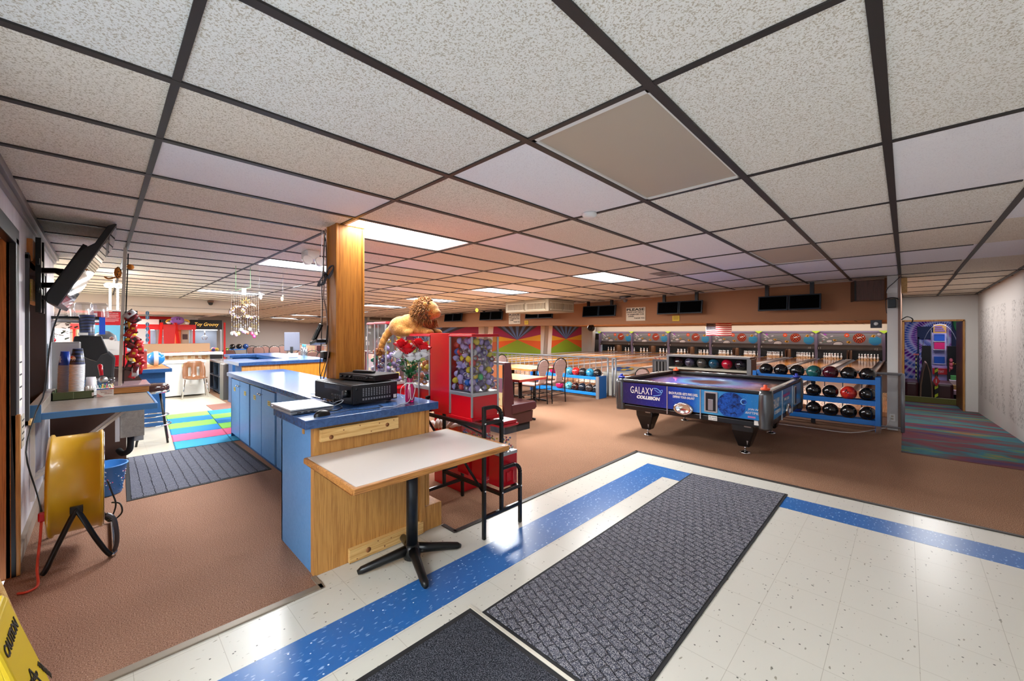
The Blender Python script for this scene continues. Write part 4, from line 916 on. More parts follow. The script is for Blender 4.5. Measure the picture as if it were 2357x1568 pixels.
for a in ((7.43, 7.82), (7.90, 8.28)):
    m = MB(); m.box(-5.99, -5.975, a[0], a[1], z0 + .05, z1 - .08); f = m.build('end_grille', MC['grille_brown'], o)
    m = MB()
    for k in range(9): m.box(-5.976, -5.97, a[0] + .02 + k * .042, a[0] + .03 + k * .042, z0 + .05, z1 - .08)
    m.box(-5.99, -5.968, a[0] - .02, a[1] + .02, z1 - .09, z1 - .07); m.box(-5.99, -5.968, a[0] - .02, a[1] + .02, z0 + .035, z0 + .055); m.build('grille_bars', MC['ac_cream'], f)
# ceiling fan
o = thing('ceiling_fan', 'gray ceiling fan hung beyond the nearer sign', 'fan', (-4.6, 8.55, 2.33)); z = zc(-4.6, 8.5)
m = MB(); m.lathe([(0, z), (.13, z), (.13, z - .06), (.05, z - .08), (.05, z - .11), (.03, z - .14), (0, z - .14)], (-4.62, 8.45, 0), 16); m.build('motor', mat('fan_gray', '6a6a6e', .4, .5), o)
for k in range(4):
    m = MB(); a = k * PI / 2 + .75; m.bar((-4.62 + .13 * math.cos(a), 8.45 + .13 * math.sin(a), z - .075), (-4.62 + .6 * math.cos(a), 8.45 + .6 * math.sin(a), z - .08), .10, .008); m.build('blade', mat('fan_blade', '9a7a62', .6), o)
# camera ball and spotlights
o = thing('party_light', 'black round stage light hanging above the left lanes', 'light', (-8.2, 12.5, 1.7)); m = MB(); m.ball((-8.2, 12.5, 1.72), .14, 16); m.build('lamp_body', M_black, o); m = MB(); m.bar((-8.2, 12.5, 1.8), (-8.35, 12.5, 2.3), .06, .04); m.build('yoke', M_dgray, o)
# ================================================================ ball racks
def ballmat(c, mott=None):
    n = 'ball_' + c
    if n in MC: return MC[n]
    M = mat(n, c, .12, spec=.6, coat=.6)
    if mott: t = NT(M); f = t.noise(t.coord(), 14, 4, .6, 1.2); t.col(t.ramp(f, [(.42, c), (.58, mott)]))
    return M
BN = {}
def bball(c, r, M, lab, grp, seed=0, holes=1):
    o = thing('bowling_ball', lab, 'bowling ball', (c[0], c[1], c[2] - r), grp)
    m = MB(); m.ball(c, r, 28); m.build('shell', M, o); rr = random.Random(seed)
    if holes:
        toc = (Vector((0, 0, 1.535)) - Vector(c)).normalized(); base = (toc + Vector((rr.uniform(-.5, .5), rr.uniform(-.5, .5), rr.uniform(-.3, .6)))).normalized(); q = base.orthogonal().normalized(); p = base.cross(q)
        m = MB()
        for u, v in ((0, 0), (.22, .05), (.1, .32)):
            d = (base + q * u + p * v).normalized(); m.cyl(Vector(c) + d * (r * .985), Vector(c) + d * (r * 1.002), r * .1, n=10)
        m.build('finger_holes', M_black, o)
    return o
o = thing('ball_rack', 'blue three-tier bowling ball rack beside the white column', 'rack', (-1.1, 8.4, 0))
for z in (.775, .45, .15):
    for y in (8.305, 8.495):
        m = MB(); m.box(-1.97, -.30, y - .014, y + .014, z - .038, z + .038); m.build('rail', M_rackblue, o, bevel=.004)
for x in (-.30, -1.95):
    for y in (8.27, 8.53): m = MB(); m.box(x - .03, x + .03, y - .02, y + .02, 0.02, .86); m.build('leg', M_rackblue, o, bevel=.004)
    m = MB(); m.box(x - .02, x + .02, 8.25, 8.55, .02, .07); m.build('foot', M_rackblue, o, bevel=.004)
m = MB(); m.box(-1.16, -1.10, 8.52, 8.55, 0.0, .76); m.build('middle_leg', M_black, o)
m = MB(); m.box(-.325, -.265, 8.24, 8.27, .02, .12); m.build('foot_bracket', M_chrome, o)
blk = ballmat('0b0c0e'); R1 = .108
T3 = [(-1.80, .885, blk, 'black', 'leftmost on the top tier'), (-1.575, .885, blk, 'black', 'second on the top tier'), (-1.34, .885, blk, 'black', 'third on the top tier'), (-1.105, .885, ballmat('1f5f5c'), 'teal green', 'on the top tier'), (-.885, .885, ballmat('4a0c1c'), 'dark maroon', 'on the top tier'), (-.655, .885, blk, 'black', 'top tier right of the maroon ball'), (-.425, .885, blk, 'black', 'at the right end of the top tier'),
      (-1.36, .575, blk, 'black', 'on the middle tier behind the air hockey corner'), (-1.11, .575, blk, 'black', 'on the middle tier under the green ball'), (-.885, .575, blk, 'black', 'on the middle tier left of the red ball'), (-.655, .575, ballmat('d03018', 'b01c28'), 'red and orange', 'on the middle tier'), (-.425, .575, blk, 'black', 'at the right end of the middle tier'),
      (-1.36, .275, ballmat('1c3f9a'), 'blue', 'low behind the air hockey corner'), (-1.11, .275, blk, 'black', 'leftmost fully seen on the bottom tier'), (-.885, .275, blk, 'black', 'second on the bottom tier'), (-.655, .275, blk, 'black', 'third on the bottom tier'), (-.425, .275, blk, 'black', 'with ringed holes, right end bottom tier')]
for i, (x, z, M, cn, pos) in enumerate(T3): bball((x, 8.4, z), R1, M, '%s bowling ball %s of the blue rack' % (cn, pos), 'balls on the three-tier rack', i + 3)
# two-tier rack by the tables
o = thing('ball_rack', 'low blue two-tier ball rack along the railing behind the chairs', 'rack', (-6.1, 8.25, 0))
for z in (.47, .10):
    for y in (8.12, 8.33): m = MB(); m.box(-7.2, -5.12, y - .015, y + .015, z - .035, z + .035); m.build('rail', mat('bright_rack_blue', '1b86d8', .4), o, bevel=.004)
for x in (-5.12, -7.2): m = MB(); m.box(x - .03, x + .03, 8.08, 8.42, 0, .52); m.build('end_panel', M_rackblue, o, bevel=.004)
m = MB(); m.box(-5.16, -5.08, 8.06, 8.085, 0, .52); m.build('end_strip', M_alu, o)
C2 = [('3a9ab0', '7ac0d0'), ('0c0e10', None), ('c01428', '7a0c1a'), ('1f7fb0', '3aa0c8'), ('141416', None)]
T2 = [(-6.54, .585, ballmat('d0105a'), 'magenta', 'at the left end of the upper tier'), (-6.03, .585, ballmat('3a8ea8', '62b0c8'), 'pale teal', 'on the upper tier'), (-5.83, .585, ballmat('c01428', 'e03a30'), 'red', 'on the upper tier'), (-5.63, .585, ballmat('24262a'), 'charcoal', 'on the upper tier'), (-5.42, .585, ballmat('1f7fa8', '3aa0c8'), 'sky blue', 'on the upper tier'), (-5.22, .585, ballmat('1a1a1c'), 'black', 'at the right end of the upper tier'),
      (-6.34, .215, ballmat('d8206a'), 'pink', 'at the left of the lower tier'), (-6.05, .215, ballmat('2a90a0', '8ad0d8'), 'turquoise marbled', 'on the lower tier'), (-5.85, .215, ballmat('5a2418', '181010'), 'brown and black marbled', 'on the lower tier'), (-5.645, .215, ballmat('1a2432'), 'navy', 'on the lower tier'), (-5.44, .215, ballmat('5a4840', '2a2422'), 'gray brown marbled', 'on the lower tier'), (-5.235, .215, ballmat('202428'), 'charcoal', 'at the right end of the lower tier')]
for i, (x, z, M, cn, pos) in enumerate(T2): bball((x, 8.225, z), .103, M, '%s bowling ball %s of the low blue rack' % (cn, pos), 'balls on the two-tier rack', i + 40)
# gray storage unit in the pit
o = thing('ball_storage', 'gray open-fronted ball storage unit standing behind the air hockey table', 'rack', (-3.1, 9.35, -.3))
M_unit = mat('unit_gray', '77777a', .35, .3)
m = MB(); m.box(-3.95, -2.24, 9.15, 9.55, 1.00, 1.04); m.box(-3.95, -3.90, 9.15, 9.55, -.3, 1.0); m.box(-2.30, -2.22, 9.15, 9.55, -.3, 1.0); m.build('cabinet', M_unit, o, bevel=.004)
m = MB(); m.box(-3.90, -2.30, 9.53, 9.55, -.3, 1.0); m.build('back_panel', mat('unit_dark', '39393d', .5), o)
m = MB(); m.box(-3.90, -2.30, 9.15, 9.50, .72, .765); m.build('ball_tray', mat('unit_cream', 'b5ae9c', .4), o, bevel=.004)
m = MB(); m.box(-3.90, -2.30, 9.17, 9.50, .2, .24); m.box(-3.9, -2.3, 9.2, 9.22, -.3, .2); m.build('lower_panel', MC['unit_dark'], o)
for i, (x, M, cn) in enumerate(((-3.73, ballmat('2a1218', '120a0c'), 'dark maroon'), (-3.48, ballmat('4a4458', '2a2638'), 'purple gray'), (-3.22, ballmat('46423e'), 'dark brown gray'), (-2.97, ballmat('1c4a62'), 'steel blue'), (-2.71, ballmat('b01030'), 'crimson'), (-2.45, ballmat('28202c', '0e0c10'), 'black plum marbled'))):
    bball((x, 9.30, .875), .108, M, '%s bowling ball in the gray storage unit' % cn, 'balls in the gray storage unit', i + 70)
# ================================================================ railings
def railing(X0, X1, y, lab, hz=.93, step=.165, low=.06):
    o = thing('railing', lab, 'railing', ((X0 + X1) / 2, y, 0), 'gray pipe railings')
    m = MB(); m.cyl((X0, y, hz), (X1, y, hz), .021, n=10); m.build('top_rail', M_pipe, o); m = MB(); m.cyl((X0, y, low), (X1, y, low), .015, n=8); m.build('bottom_rail', M_pipe, o)
    for x in (X0, X1): m = MB(); m.cyl((x, y, 0), (x, y, hz + .01), .024, n=10); m.build('post', M_pipe, o)
    n = int((X1 - X0) / step)
    for k in range(1, n): x = X0 + (X1 - X0) * k / n; m = MB(); m.cyl((x, y, low), (x, y, hz), .008, n=6); m.build('baluster', M_pipe, o)
M_pipe = mat('railing_gray', '8e9094', .4, .4)
railing(-9.6, -5.15, 8.58, 'gray pipe railing with thin balusters behind the low ball rack'); railing(-5.02, -4.94, 8.58, 'short double post ending the railing by the chair gap'); railing(-14.5, -9.8, 8.58, 'farther stretch of gray pipe railing behind the booths')
railing(-1.95, -.03, 8.66, 'gray pipe railing behind the three-tier rack reaching past the white column', .895, .24)
# white column and its fittings
o = thing('white_column', 'white painted square column at the end of the ball rack', 'column', (-.14, 8.85, 0)); m = MB(); m.box(-.21, -.085, 8.76, 8.98, 0, 2.45); m.build('shaft', M_white, o)
m = MB(); m.box(-.085, -.055, 8.74, 9.0, 0, 2.45); m.build('edge_board', mat('brown_edge', '8e7468', .6), o)
m = MB(); m.box(-.215, -.09, 8.745, 8.76, 2.17, 2.25); m.build('junction_plate', M_whitep, o)
o = thing('small_speaker', 'small black speaker strapped to the white column', 'speaker', (-.14, 8.7, 2.0)); m = MB(); m.box(-.205, -.10, 8.64, 8.755, 1.93, 2.07); m.build('case', M_black, o, bevel=.01); m = MB(); m.tube([(-.155 + .075 * math.cos(a), 8.70, 2.06 + .03 * math.sin(a)) for a in [PI * i / 10 for i in range(11)]], .008, 6); m.build('strap', M_black, o)
o = thing('power_outlet', 'white outlet with a plugged cord low on the white column', 'outlet', (-.15, 8.75, .2)); m = MB(); m.box(-.185, -.115, 8.742, 8.758, .14, .26); m.build('plate', M_whitep, o, bevel=.004)
m = MB()
for z in (.18, .22): m.box(-.165, -.135, 8.738, 8.743, z - .012, z + .012)
m.build('socket', mat('socket_beige', 'b0a48e', .5), o)
o = thing('wall_cabinet_speaker', 'large brown wood speaker box hung left of the white column', 'speaker', (-.4, 8.7, 2.2)); m = MB(); m.T = Matrix.Translation((-.42, 8.72, 2.22)) @ Matrix.Rotation(.25, 4, 'Z'); m.box(-.19, .16, -.12, .14, -.16, .16); m.build('box', wood('speaker_wood', '5a4038', '42302a', 2), o, bevel=.01)
m = MB(); m.T = Matrix.Translation((-.42, 8.72, 2.22)) @ Matrix.Rotation(.25, 4, 'Z'); m.box(-.21, -.19, -.13, .15, -.165, .165); m.build('front_cloth', M_black, o)
cable('white cord trailing along the carpet edge from the outlet', [(-.17, 8.74, .2), (-.22, 8.72, .05), (-.28, 8.7, .012), (-.6, 8.05, .006), (-1.1, 8.0, .006), (-1.6, 7.98, .006)], .006, M_whitep)
cable('thin black wires looping down the top of the white column', [(-.06, 8.73, 2.42), (-.13, 8.73, 2.33), (-.215, 8.73, 2.22), (-.225, 8.73, 2.0), (-.215, 8.73, 1.85)], .005)
o = thing('wall_notice_box', 'dark square emergency light left of the white column under the soffit', 'light', (-.32, 9.2, 1.7)); m = MB(); m.box(-.42, -.28, 9.0, 9.08, 1.62, 1.75); m.build('case', M_dgray, o); m = MB(); m.ball((-.35, 8.99, 1.69), .03, 10); m.build('lens', M_whitep, o)
# ================================================================ air hockey table
def galaxy():
    M = mat('space_print', '1a3fa8', .22); t = NT(M); v = t.coord((1, 1, 1)); s = t.sep(v)
    n = t.noise(v, 5, 5, .6, .6); st = t.vor(v, 55); lo = t.n('MapRange'); t.l(s[0], lo.inputs[0]); lo.inputs[1].default_value = -.95; lo.inputs[2].default_value = 1.0
    g = t.ramp(lo.outputs[0], [(0, '101a4a'), (.35, '1c2f9a'), (.55, '1668d8'), (.66, '58c0f0'), (.8, '1c78d8'), (1, '2a98e0')])
    c = t.mix(t.math('MULTIPLY', n, .5), g, '0a1440'); c = t.mix(t.ramp(st, [(.05, 'ffffff'), (.09, '000000')]), c, 'cfe4ff'); t.col(c); return M
def playfield():
    M = mat('playfield_print', '2a2030', .08, spec=.6); t = NT(M); v = t.coord((1, 1, 0)); g = t.n('TexGradient', gradient_type='SPHERICAL'); t.l(t.coord((.95, .95, 0)), g.inputs['Vector'])
    n = t.noise(v, 3, 4, .6, 1.0); f = t.math('ADD', g.outputs['Fac'], t.math('MULTIPLY', t.math('SUBTRACT', n, .5), .35))
    t.col(t.mix(t.ramp(t.vor(v, 30), [(.05, 'ffffff'), (.09, '000000')]), t.ramp(f, [(.2, '3a2c30'), (.35, '4a4080'), (.5, '1c50c0'), (.65, '3aa8d8'), (.8, '0a1a60'), (.9, '040612')]), 'b8c8e8')); return M
o = thing('air_hockey_table', 'square blue space-printed air hockey table with black legs', 'air hockey table', (-2.14, 6.475, 0))
X0, X1, Y0, Y1 = -3.14, -1.13, 5.46, 7.49
M_sp = galaxy(); M_bk = mat('table_black', '0e0e10', .3); M_corner = mat('corner_gunmetal', '5a5c5e', .25, .7)
m = MB(); m.box(X0 + .03, X1 - .03, Y0 + .03, Y1 - .03, .40, .47); m.box(X0 + .05, X1 - .05, Y0 + .05, Y1 - .05, .47, .76); m.build('body', M_bk, o, bevel=.01)
m = MB(); m.box(X0 + .08, X1 - .08, Y0 + .08, Y1 - .08, .76, .79); m.build('playfield', playfield(), o)
for a in ((X0 + .07, X1 - .07, Y0, Y0 + .02), (X0 + .07, X1 - .07, Y1 - .02, Y1), (X0, X0 + .02, Y0 + .07, Y1 - .07), (X1 - .02, X1, Y0 + .07, Y1 - .07)):
    m = MB(); m.box(*a, .495, .80); m.build('side_panel', M_sp, o)
for a in ((X0 + .02, X1 - .02, Y0 + .01, Y0 + .09), (X0 + .02, X1 - .02, Y1 - .09, Y1 - .01), (X0 + .01, X0 + .09, Y0 + .09, Y1 - .09), (X1 - .09, X1 - .01, Y0 + .09, Y1 - .09)):
    m = MB(); m.box(*a, .79, .845); m.build('top_rail', M_bk, o, bevel=.02, seg=3)
for a in (((X0 + .1, Y0 + .012, .845), (X1 - .1, Y0 + .012, .845)), ((X1 - .012, Y0 + .1, .845), (X1 - .012, Y1 - .1, .845)), ((X0 + .1, Y1 - .088, .845), (X1 - .1, Y1 - .088, .845)), ((X0 + .012, Y0 + .1, .845), (X0 + .012, Y1 - .1, .845))):
    m = MB(); m.cyl(a[0], a[1], .008, n=8); m.build('chrome_trim', M_chrome, o)
for x, y in ((X0 + .06, Y0 + .06), (X1 - .06, Y0 + .06), (X0 + .06, Y1 - .06), (X1 - .06, Y1 - .06)):
    m = MB(); m.lathe([(0, .39), (.072, .39), (.075, .41), (.073, .44), (.078, .46), (.088, .62), (.082, .80), (.072, .85), (0, .855)], (x, y, 0), 20); m.build('corner_post', M_corner, o)
for x, y in ((-2.78, 5.77), (-1.47, 5.77), (-2.78, 7.18), (-1.47, 7.18)):
    m = MB(); vs = [(x + sx * w, y + sy * w, z) for z, w in ((.40, .13), (.30, .125), (.09, .065)) for sx, sy in ((-1, -1), (1, -1), (1, 1), (-1, 1))]
    m.add(vs, [(3, 2, 1, 0), (8, 9, 10, 11)] + [(b + i, b + (i + 1) % 4, b + 4 + (i + 1) % 4, b + 4 + i) for b in (0, 4) for i in range(4)]); L = m.build('leg', M_bk, o, bevel=.015)
    m = MB(); m.cyl((x, y, .03), (x, y, .10), .014, n=10); m.lathe([(0, .03), (.02, .03), (.06, .012), (.062, 0), (0, 0)], (x, y, 0), 16); m.build('leveling_foot', M_chrome, L)
    m = MB(); m.add([(x + .02, y - .134, .385), (x + .105, y - .134, .385), (x + .045, y - .078, .12)], [(0, 1, 2)]); m.add([(x + .134, y - .02, .385), (x + .134, y - .105, .385), (x + .078, y - .045, .12)], [(0, 1, 2)]); m.build('silver_inlay', mat('silver_inlay', 'a8a8aa', .4, .5), L)
for x in (-2.35, -1.91): m = MB(); m.box(x - .006, x + .006, Y0 - .006, Y0 + .01, .42, .80); m.build('panel_divider', M_alu, o)
m = MB(); m.box(X1 - .01, X1 + .006, 6.1, 6.112, .42, .80); m.box(X1 - .01, X1 + .006, 6.75, 6.762, .42, .80); m.build('panel_divider', M_alu, o)
def oval(cx, cy, cz, ax):
    m = MB(); T = Matrix.Translation((cx, cy, cz)); m.T = T @ (Matrix.Rotation(PI / 2, 4, 'X') if ax == 'y' else Matrix.Rotation(PI / 2, 4, 'Y') @ Matrix.Rotation(PI / 2, 4, 'Z'))
    k = len(m.v); m.lathe([(0, .02), (.6, .03), (.75, .045), (1, .03), (1.02, 0), (0, 0)], (0, 0, 0), 28)
    R = m.T; m.v = []; m.f = []; m.m = []; m.sm = []
    M2 = MB(); M2.lathe([(0, .012), (.062, .018), (.078, .03), (.104, .022), (.107, 0), (0, 0)], (0, 0, 0), 28)
    m.T = R; m.add([(p[0] * 1.25, p[1] * .78, p[2]) for p in M2.v], M2.f, 0, True); return m
oval(-2.13, Y0 - .002, .52, 'y').build('goal_ring', M_chrome, o); oval(X1 + .002, 6.40, .52, 'x').build('goal_ring', M_chrome, o)
m = MB(); m.box(-1.86, -1.70, Y0 - .012, Y0 + .01, .52, .785); cd = m.build('coin_door', M_alu, o, bevel=.004)
m = MB(); m.box(-1.84, -1.72, Y0 - .016, Y0 - .011, .54, .765); m.build('coin_panel', M_black, cd); m = MB(); m.box(-1.81, -1.75, Y0 - .022, Y0 - .015, .55, .69); m.build('coin_slot', mat('slot_silver', 'a8aab0', .3, .7), cd, bevel=.003)
m = MB(); m.box(X1 + .0, X1 + .012, 6.83, 6.98, .52, .785); cd2 = m.build('coin_door', M_alu, o, bevel=.004); m = MB(); m.box(X1 + .011, X1 + .016, 6.85, 6.96, .54, .765); m.build('coin_panel', M_black, cd2)
def disc2(cx, cz, r, y, M, nm, n=36):
    m = MB(); m.poly([(cx + r * math.cos(2 * PI * i / n), y, cz + r * math.sin(2 * PI * i / n)) for i in range(n)]); return m.build(nm, M, o)
def planet():
    M = mat('planet_print', '0c2a78', .25); t = NT(M); t.col(t.ramp(t.noise(t.coord(), 22, 5, .7, 1), [(.35, '06123c'), (.6, '1a5ac0')])); return M
m = MB(); n = 40; cx, cz, r = -1.545, .64, .158
m.poly([(max(-1.70, cx + r * math.cos(2 * PI * i / n)), Y0 - .003, max(.50, min(.795, cz + r * math.sin(2 * PI * i / n)))) for i in range(n)]); m.build('planet_print', planet(), o)
disc2(-1.405, .70, .036, Y0 - .004, mat('moon_rim', '7ac0f0', .3), 'moon_rim'); disc2(-1.40, .70, .030, Y0 - .005, MC['planet_print'], 'moon_print')
W_ = M_whitep; y = Y0 - .003
text('lettering', 'GALAXY', W_, o, (-2.90, y, .655), .1, w=.35, h=.10, spacing=1.1); text('lettering', 'COLLISION', W_, o, (-2.80, y, .585), .1, w=.35, h=.05, shear=.15, bold=.006)
text('lettering', 'SUPER', W_, o, (-2.915, y, .66), .03, rot=Matrix.Rotation(-PI / 2, 4, 'Y') @ Matrix.Rotation(PI / 2, 4, 'X'), h=.016) if False else None
m = MB(); m.tube(smooth([(-2.54, y, .755), (-2.49, y, .75), (-2.44, y, .715), (-2.43, y, .69), (-2.46, y, .665), (-2.55, y, .645)]), .004, 6); m.tube(smooth([(-2.53, y, .735), (-2.47, y, .70), (-2.42, y, .71), (-2.42, y, .74), (-2.46, y, .72)]), .0035, 6); m.build('swirl_logo', mat('logo_light_blue', '7ab8f0', .3), o)
text('lettering', 'EACH PLAYER GETS FIVE LIVES.', W_, o, (-2.325, y, .70), .03, w=.385, h=.035, bold=.001); text('lettering', 'DEFEND YOUR GALAXY', W_, o, (-2.27, y, .655), .03, w=.29, h=.032, bold=.001)
text('lettering', 'JOIN IN', W_, o, (-1.36, y, .60), .03, w=.11, h=.030, shear=.2); text('lettering', 'ANYTIME!', W_, o, (-1.39, y, .56), .03, w=.15, h=.030, shear=.2)
m = MB(); m.box(-1.82, -1.715, Y0 + .024, Y0 + .03, .415, .475); sn = m.build('price_card', M_paper, o)
text('lettering', '50 cents', M_ink, sn, (-1.812, Y0 + .023, .449), .02, w=.09, h=.015); text('lettering', 'per side', M_ink, sn, (-1.812, Y0 + .023, .422), .02, w=.09, h=.015)
m = MB(); m.box(-1.30, -1.215, Y0 + .024, Y0 + .03, .43, .485); m.build('info_sticker', M_paper, o)
m = MB(); m.box(-1.36, -1.28, Y0 - .004, Y0 - .001, .515, .535); m.build('maker_plate', mat('plate_pink', 'b070a0', .4), o)
m = MB(); m.box(-2.44, -1.80, Y0 + .02, Y0 + .05, .8455, .8475); m.box(-2.31, -2.25, Y0 + .018, Y0 + .052, .847, .8485, 1); m.box(-1.88, -1.80, Y0 + .018, Y0 + .052, .847, .8485, 1); m.build('rail_sticker', [M_paper, mat('sticker_yellow', 'd8cc30', .5)], o)
rt = Matrix.Rotation(PI / 2, 4, 'Z') @ Matrix.Rotation(PI / 2, 4, 'X')
text('lettering', 'GALAXY', W_, o, (X1 + .003, 5.60, .62), .1, rot=rt, w=.33, h=.12); text('lettering', 'COLLISION', W_, o, (X1 + .003, 5.68, .55), .1, rot=rt, w=.30, h=.045); text('lettering', 'EACH PLAYER GETS', mat('letter_pink', 'd05090', .4), o, (X1 + .003, 6.16, .70), .1, rot=rt, w=.4, h=.04); text('lettering', 'FIVE LIVES', W_, o, (X1 + .003, 6.22, .65), .1, rot=rt, w=.3, h=.035)
def striker(p, lab, M):
    o = thing('hockey_striker', lab, 'striker', p); m = MB(); m.lathe([(0, 0), (.045, 0), (.05, .008), (.05, .022), (.044, .028), (.022, .022), (.019, .03), (.022, .05), (.018, .062), (0, .066)], p, 20); m.build('handle', M, o)
striker((X1 - .06, Y0 + .06, .856), 'orange air hockey striker on the near right corner post', M_orange); striker((X0 + .14, Y1 - .14, .846), 'orange air hockey striker at the far left of the table', M_orange)
M_bknob = mat('blue_knob', '1c2f9a', .3)
striker((X0 + .06, Y0 + .06, .856), 'dark blue air hockey striker on the near left corner post', M_bknob); striker((X1 - .06, Y1 - .06, .856), 'dark blue air hockey striker on the far right corner post', M_bknob)
# ================================================================ FLOOR MATS
def matm(name, base, fleck, sc, dent):
    M = mat(name, base, .95, spec=.1); t = NT(M); v = t.coord()
    n = t.noise(v, 230, 2, .7); c = t.ramp(n, [(.48, base), (.60, fleck)])
    if dent:
        w = t.n('TexBrick'); w.offset = .5; w.inputs['Scale'].default_value = 1; w.inputs['Brick Width'].default_value = dent[0]; w.inputs['Row Height'].default_value = dent[1]; w.inputs['Mortar Size'].default_value = .006; w.inputs['Mortar Smooth'].default_value = 1.0
        w.inputs['Color1'].default_value = (1, 1, 1, 1); w.inputs['Color2'].default_value = (.9, .9, .9, 1); w.inputs['Mortar'].default_value = (.0, .0, .0, 1)
        va = t.n('VectorMath', operation='MULTIPLY_ADD'); nn = t.n('TexNoise'); nn.inputs['Scale'].default_value = 22; t.l(v, nn.inputs['Vector']); t.l(nn.outputs['Color'], va.inputs[0]); va.inputs[1].default_value = (.022, .022, 0); t.l(t.coord((1, 1, 1), (0, 0, dent[2])), va.inputs[2]); t.l(va.outputs[0], w.inputs['Vector']); c = t.mix(t.math('MULTIPLY', t.math('SUBTRACT', 1, w.outputs['Color']), .5), c, '1c1e26'); t.bump(t.math('ADD', w.outputs['Color'], t.math('MULTIPLY', n, .4)), .9, .02)
    else: t.bump(n, .8, .01)
    t.col(c); return M
M_m1 = matm('gray_scalloped_mat', '454857', 'b8b6ba', 1, (.085, .05, .35)); M_m2 = matm('charcoal_mat', '20232a', '6e6f78', 1, None); M_m3 = matm('gray_ribbed_mat', '565866', 'a2a2ac', 1, (.05, .085, 0))
def fmat(poly, h, M, lab, b=.03, nm='floor_mat'):
    o = thing(nm, lab, 'mat', (poly[0][0], poly[0][1], 0)); cx = sum(p[0] for p in poly) / len(poly); cy = sum(p[1] for p in poly) / len(poly)
    m = MB(); m.prism(poly, 'z', .001, .005); m.build('rubber_edge', M_blackr, o)
    m = MB(); m.prism([(x + (b if x < cx else -b), y + (b if y < cy else -b)) for x, y in poly], 'z', .001, h); m.build('pile', M, o, bevel=.003)
fmat([(-1.66, 1.46), (-.79, 1.46), (-.80, 4.56), (-1.67, 4.50)], .010, M_m1, 'long gray scalloped runner mat across the white vinyl floor', .018)
fmat([(-1.73, -.40), (-.95, -.40), (-.95, 1.44), (-1.73, 1.44)], .008, M_m2, 'charcoal speckled mat at the bottom edge before the gray runner')
m = MB(); m.box(-1.75, -.76, 1.435, 1.455, 0, .009); struct(m, 'trim_7', mat('pale_bar', 'cfcabb', .4, .2), bevel=.002)
fmat([(-6.83, .20), (-5.06, .16), (-5.10, 1.34), (-6.83, 1.30)], .009, M_m3, 'gray ribbed mat in the aisle behind the light blue cabinets')
# foam play tiles
fm = [mat('foam_' + c, c, .8, spec=.1) for c in ('3a8fd0', '8fd860', 'e8709a', '3f9fc8')]
T = Matrix.Translation((-6.84, .68, 0)) @ Matrix.Rotation(math.radians(-3), 4, 'Z')
rows = [(3, 3), (2, 2), (0, 1), (1, 0), (0, 1), (1, 0)]
POS = ['first row nearest the gray mat', 'second row', 'third row', 'fourth row', 'fifth row', 'farthest row']
for i, (a, b) in enumerate(rows):
    for j, c in enumerate((a, b)):
        m = MB(); m.T = T; x1 = -.50 * i; x0 = x1 - .49; y0 = .62 * j; y1 = y0 + .61; n = 12
        if j == 1: y1 = y0 + .55
        pts = [(x0 + (x1 - x0) * k / n, y0 + (.012 if k % 2 else -.008)) for k in range(n + 1)] + [(x1 - .01 * (k % 2), y0 + (y1 - y0) * k / n) for k in range(1, n + 1)] + [(x1 - (x1 - x0) * k / n, y1) for k in range(1, n + 1)] + [(x0 + .01 * (k % 2), y1 - (y1 - y0) * k / n) for k in range(1, n)]
        m.prism(pts, 'z', .001, .010)
        tag(m.build('foam_tile', fm[c]), '%s foam floor tile, %s, %s side' % (('bright blue', 'lime green', 'pink', 'teal blue')[c], POS[i], ('left', 'right')[j]), 'foam tile', 'foam play tiles')
o = thing('throw_rug', 'small dull red brown mat by the cubby shelf', 'mat', (-10, 2, 0)); m = MB(); m.box(-10.6, -9.6, 1.55, 2.2, .001, .008); m.build('pile', mat('dull_red_rug', '8a5e50', .95), o)
# ================================================================ YELLOW FAN
o = thing('drum_fan', 'large yellow drum fan on a black tube stand by the left wall', 'fan', (-4.23, -.115, 0))
R, X, Zc = .335, -4.235, .475
m = MB(); pr = [(R, -.01), (R + .012, 0), (R + .012, .012), (R - .004, .02), (R - .004, .225), (R + .010, .235), (R + .010, .25), (R, .255), (R - .014, .25), (R - .014, 0), (R, -.01)]
m.lathe([(r, z - .245) for r, z in pr], (X, 0, Zc), 48, ax='y'); 
# lathe on y puts (r cos, h, r sin)
m.build('drum', M_yel, o)
m = MB()
for y in (.012, -.25):
    for rr in (.06, .12, .18, .24, .30, .335): m.tube([(X + rr * math.cos(a), y, Zc + rr * math.sin(a)) for a in [2 * PI * i / 28 for i in range(28)]], .0025, 5, closed=True)
    for k in range(8): a = k * PI / 4; m.cyl((X, y, Zc), (X + R * math.cos(a), y, Zc + R * math.sin(a)), .0025, n=5)
m.build('wire_guard', M_chrome, o)
m = MB()
for k in range(3):
    a = k * 2 * PI / 3 + .4; p = Vector((X, -.12, Zc)); d = Vector((math.cos(a), 0, math.sin(a))); q = Vector((-math.sin(a), 0, math.cos(a)))
    m.add([p + d * .05 - q * .03 + Vector((0, .02, 0)), p + d * .05 + q * .03 - Vector((0, .02, 0)), p + d * .29 + q * .09 - Vector((0, .04, 0)), p + d * .30 - q * .06 + Vector((0, .04, 0))], [(0, 1, 2, 3)])
m.cyl((X, -.2, Zc), (X, -.06, Zc), .05, n=14); m.build('blades', M_dgray, o)
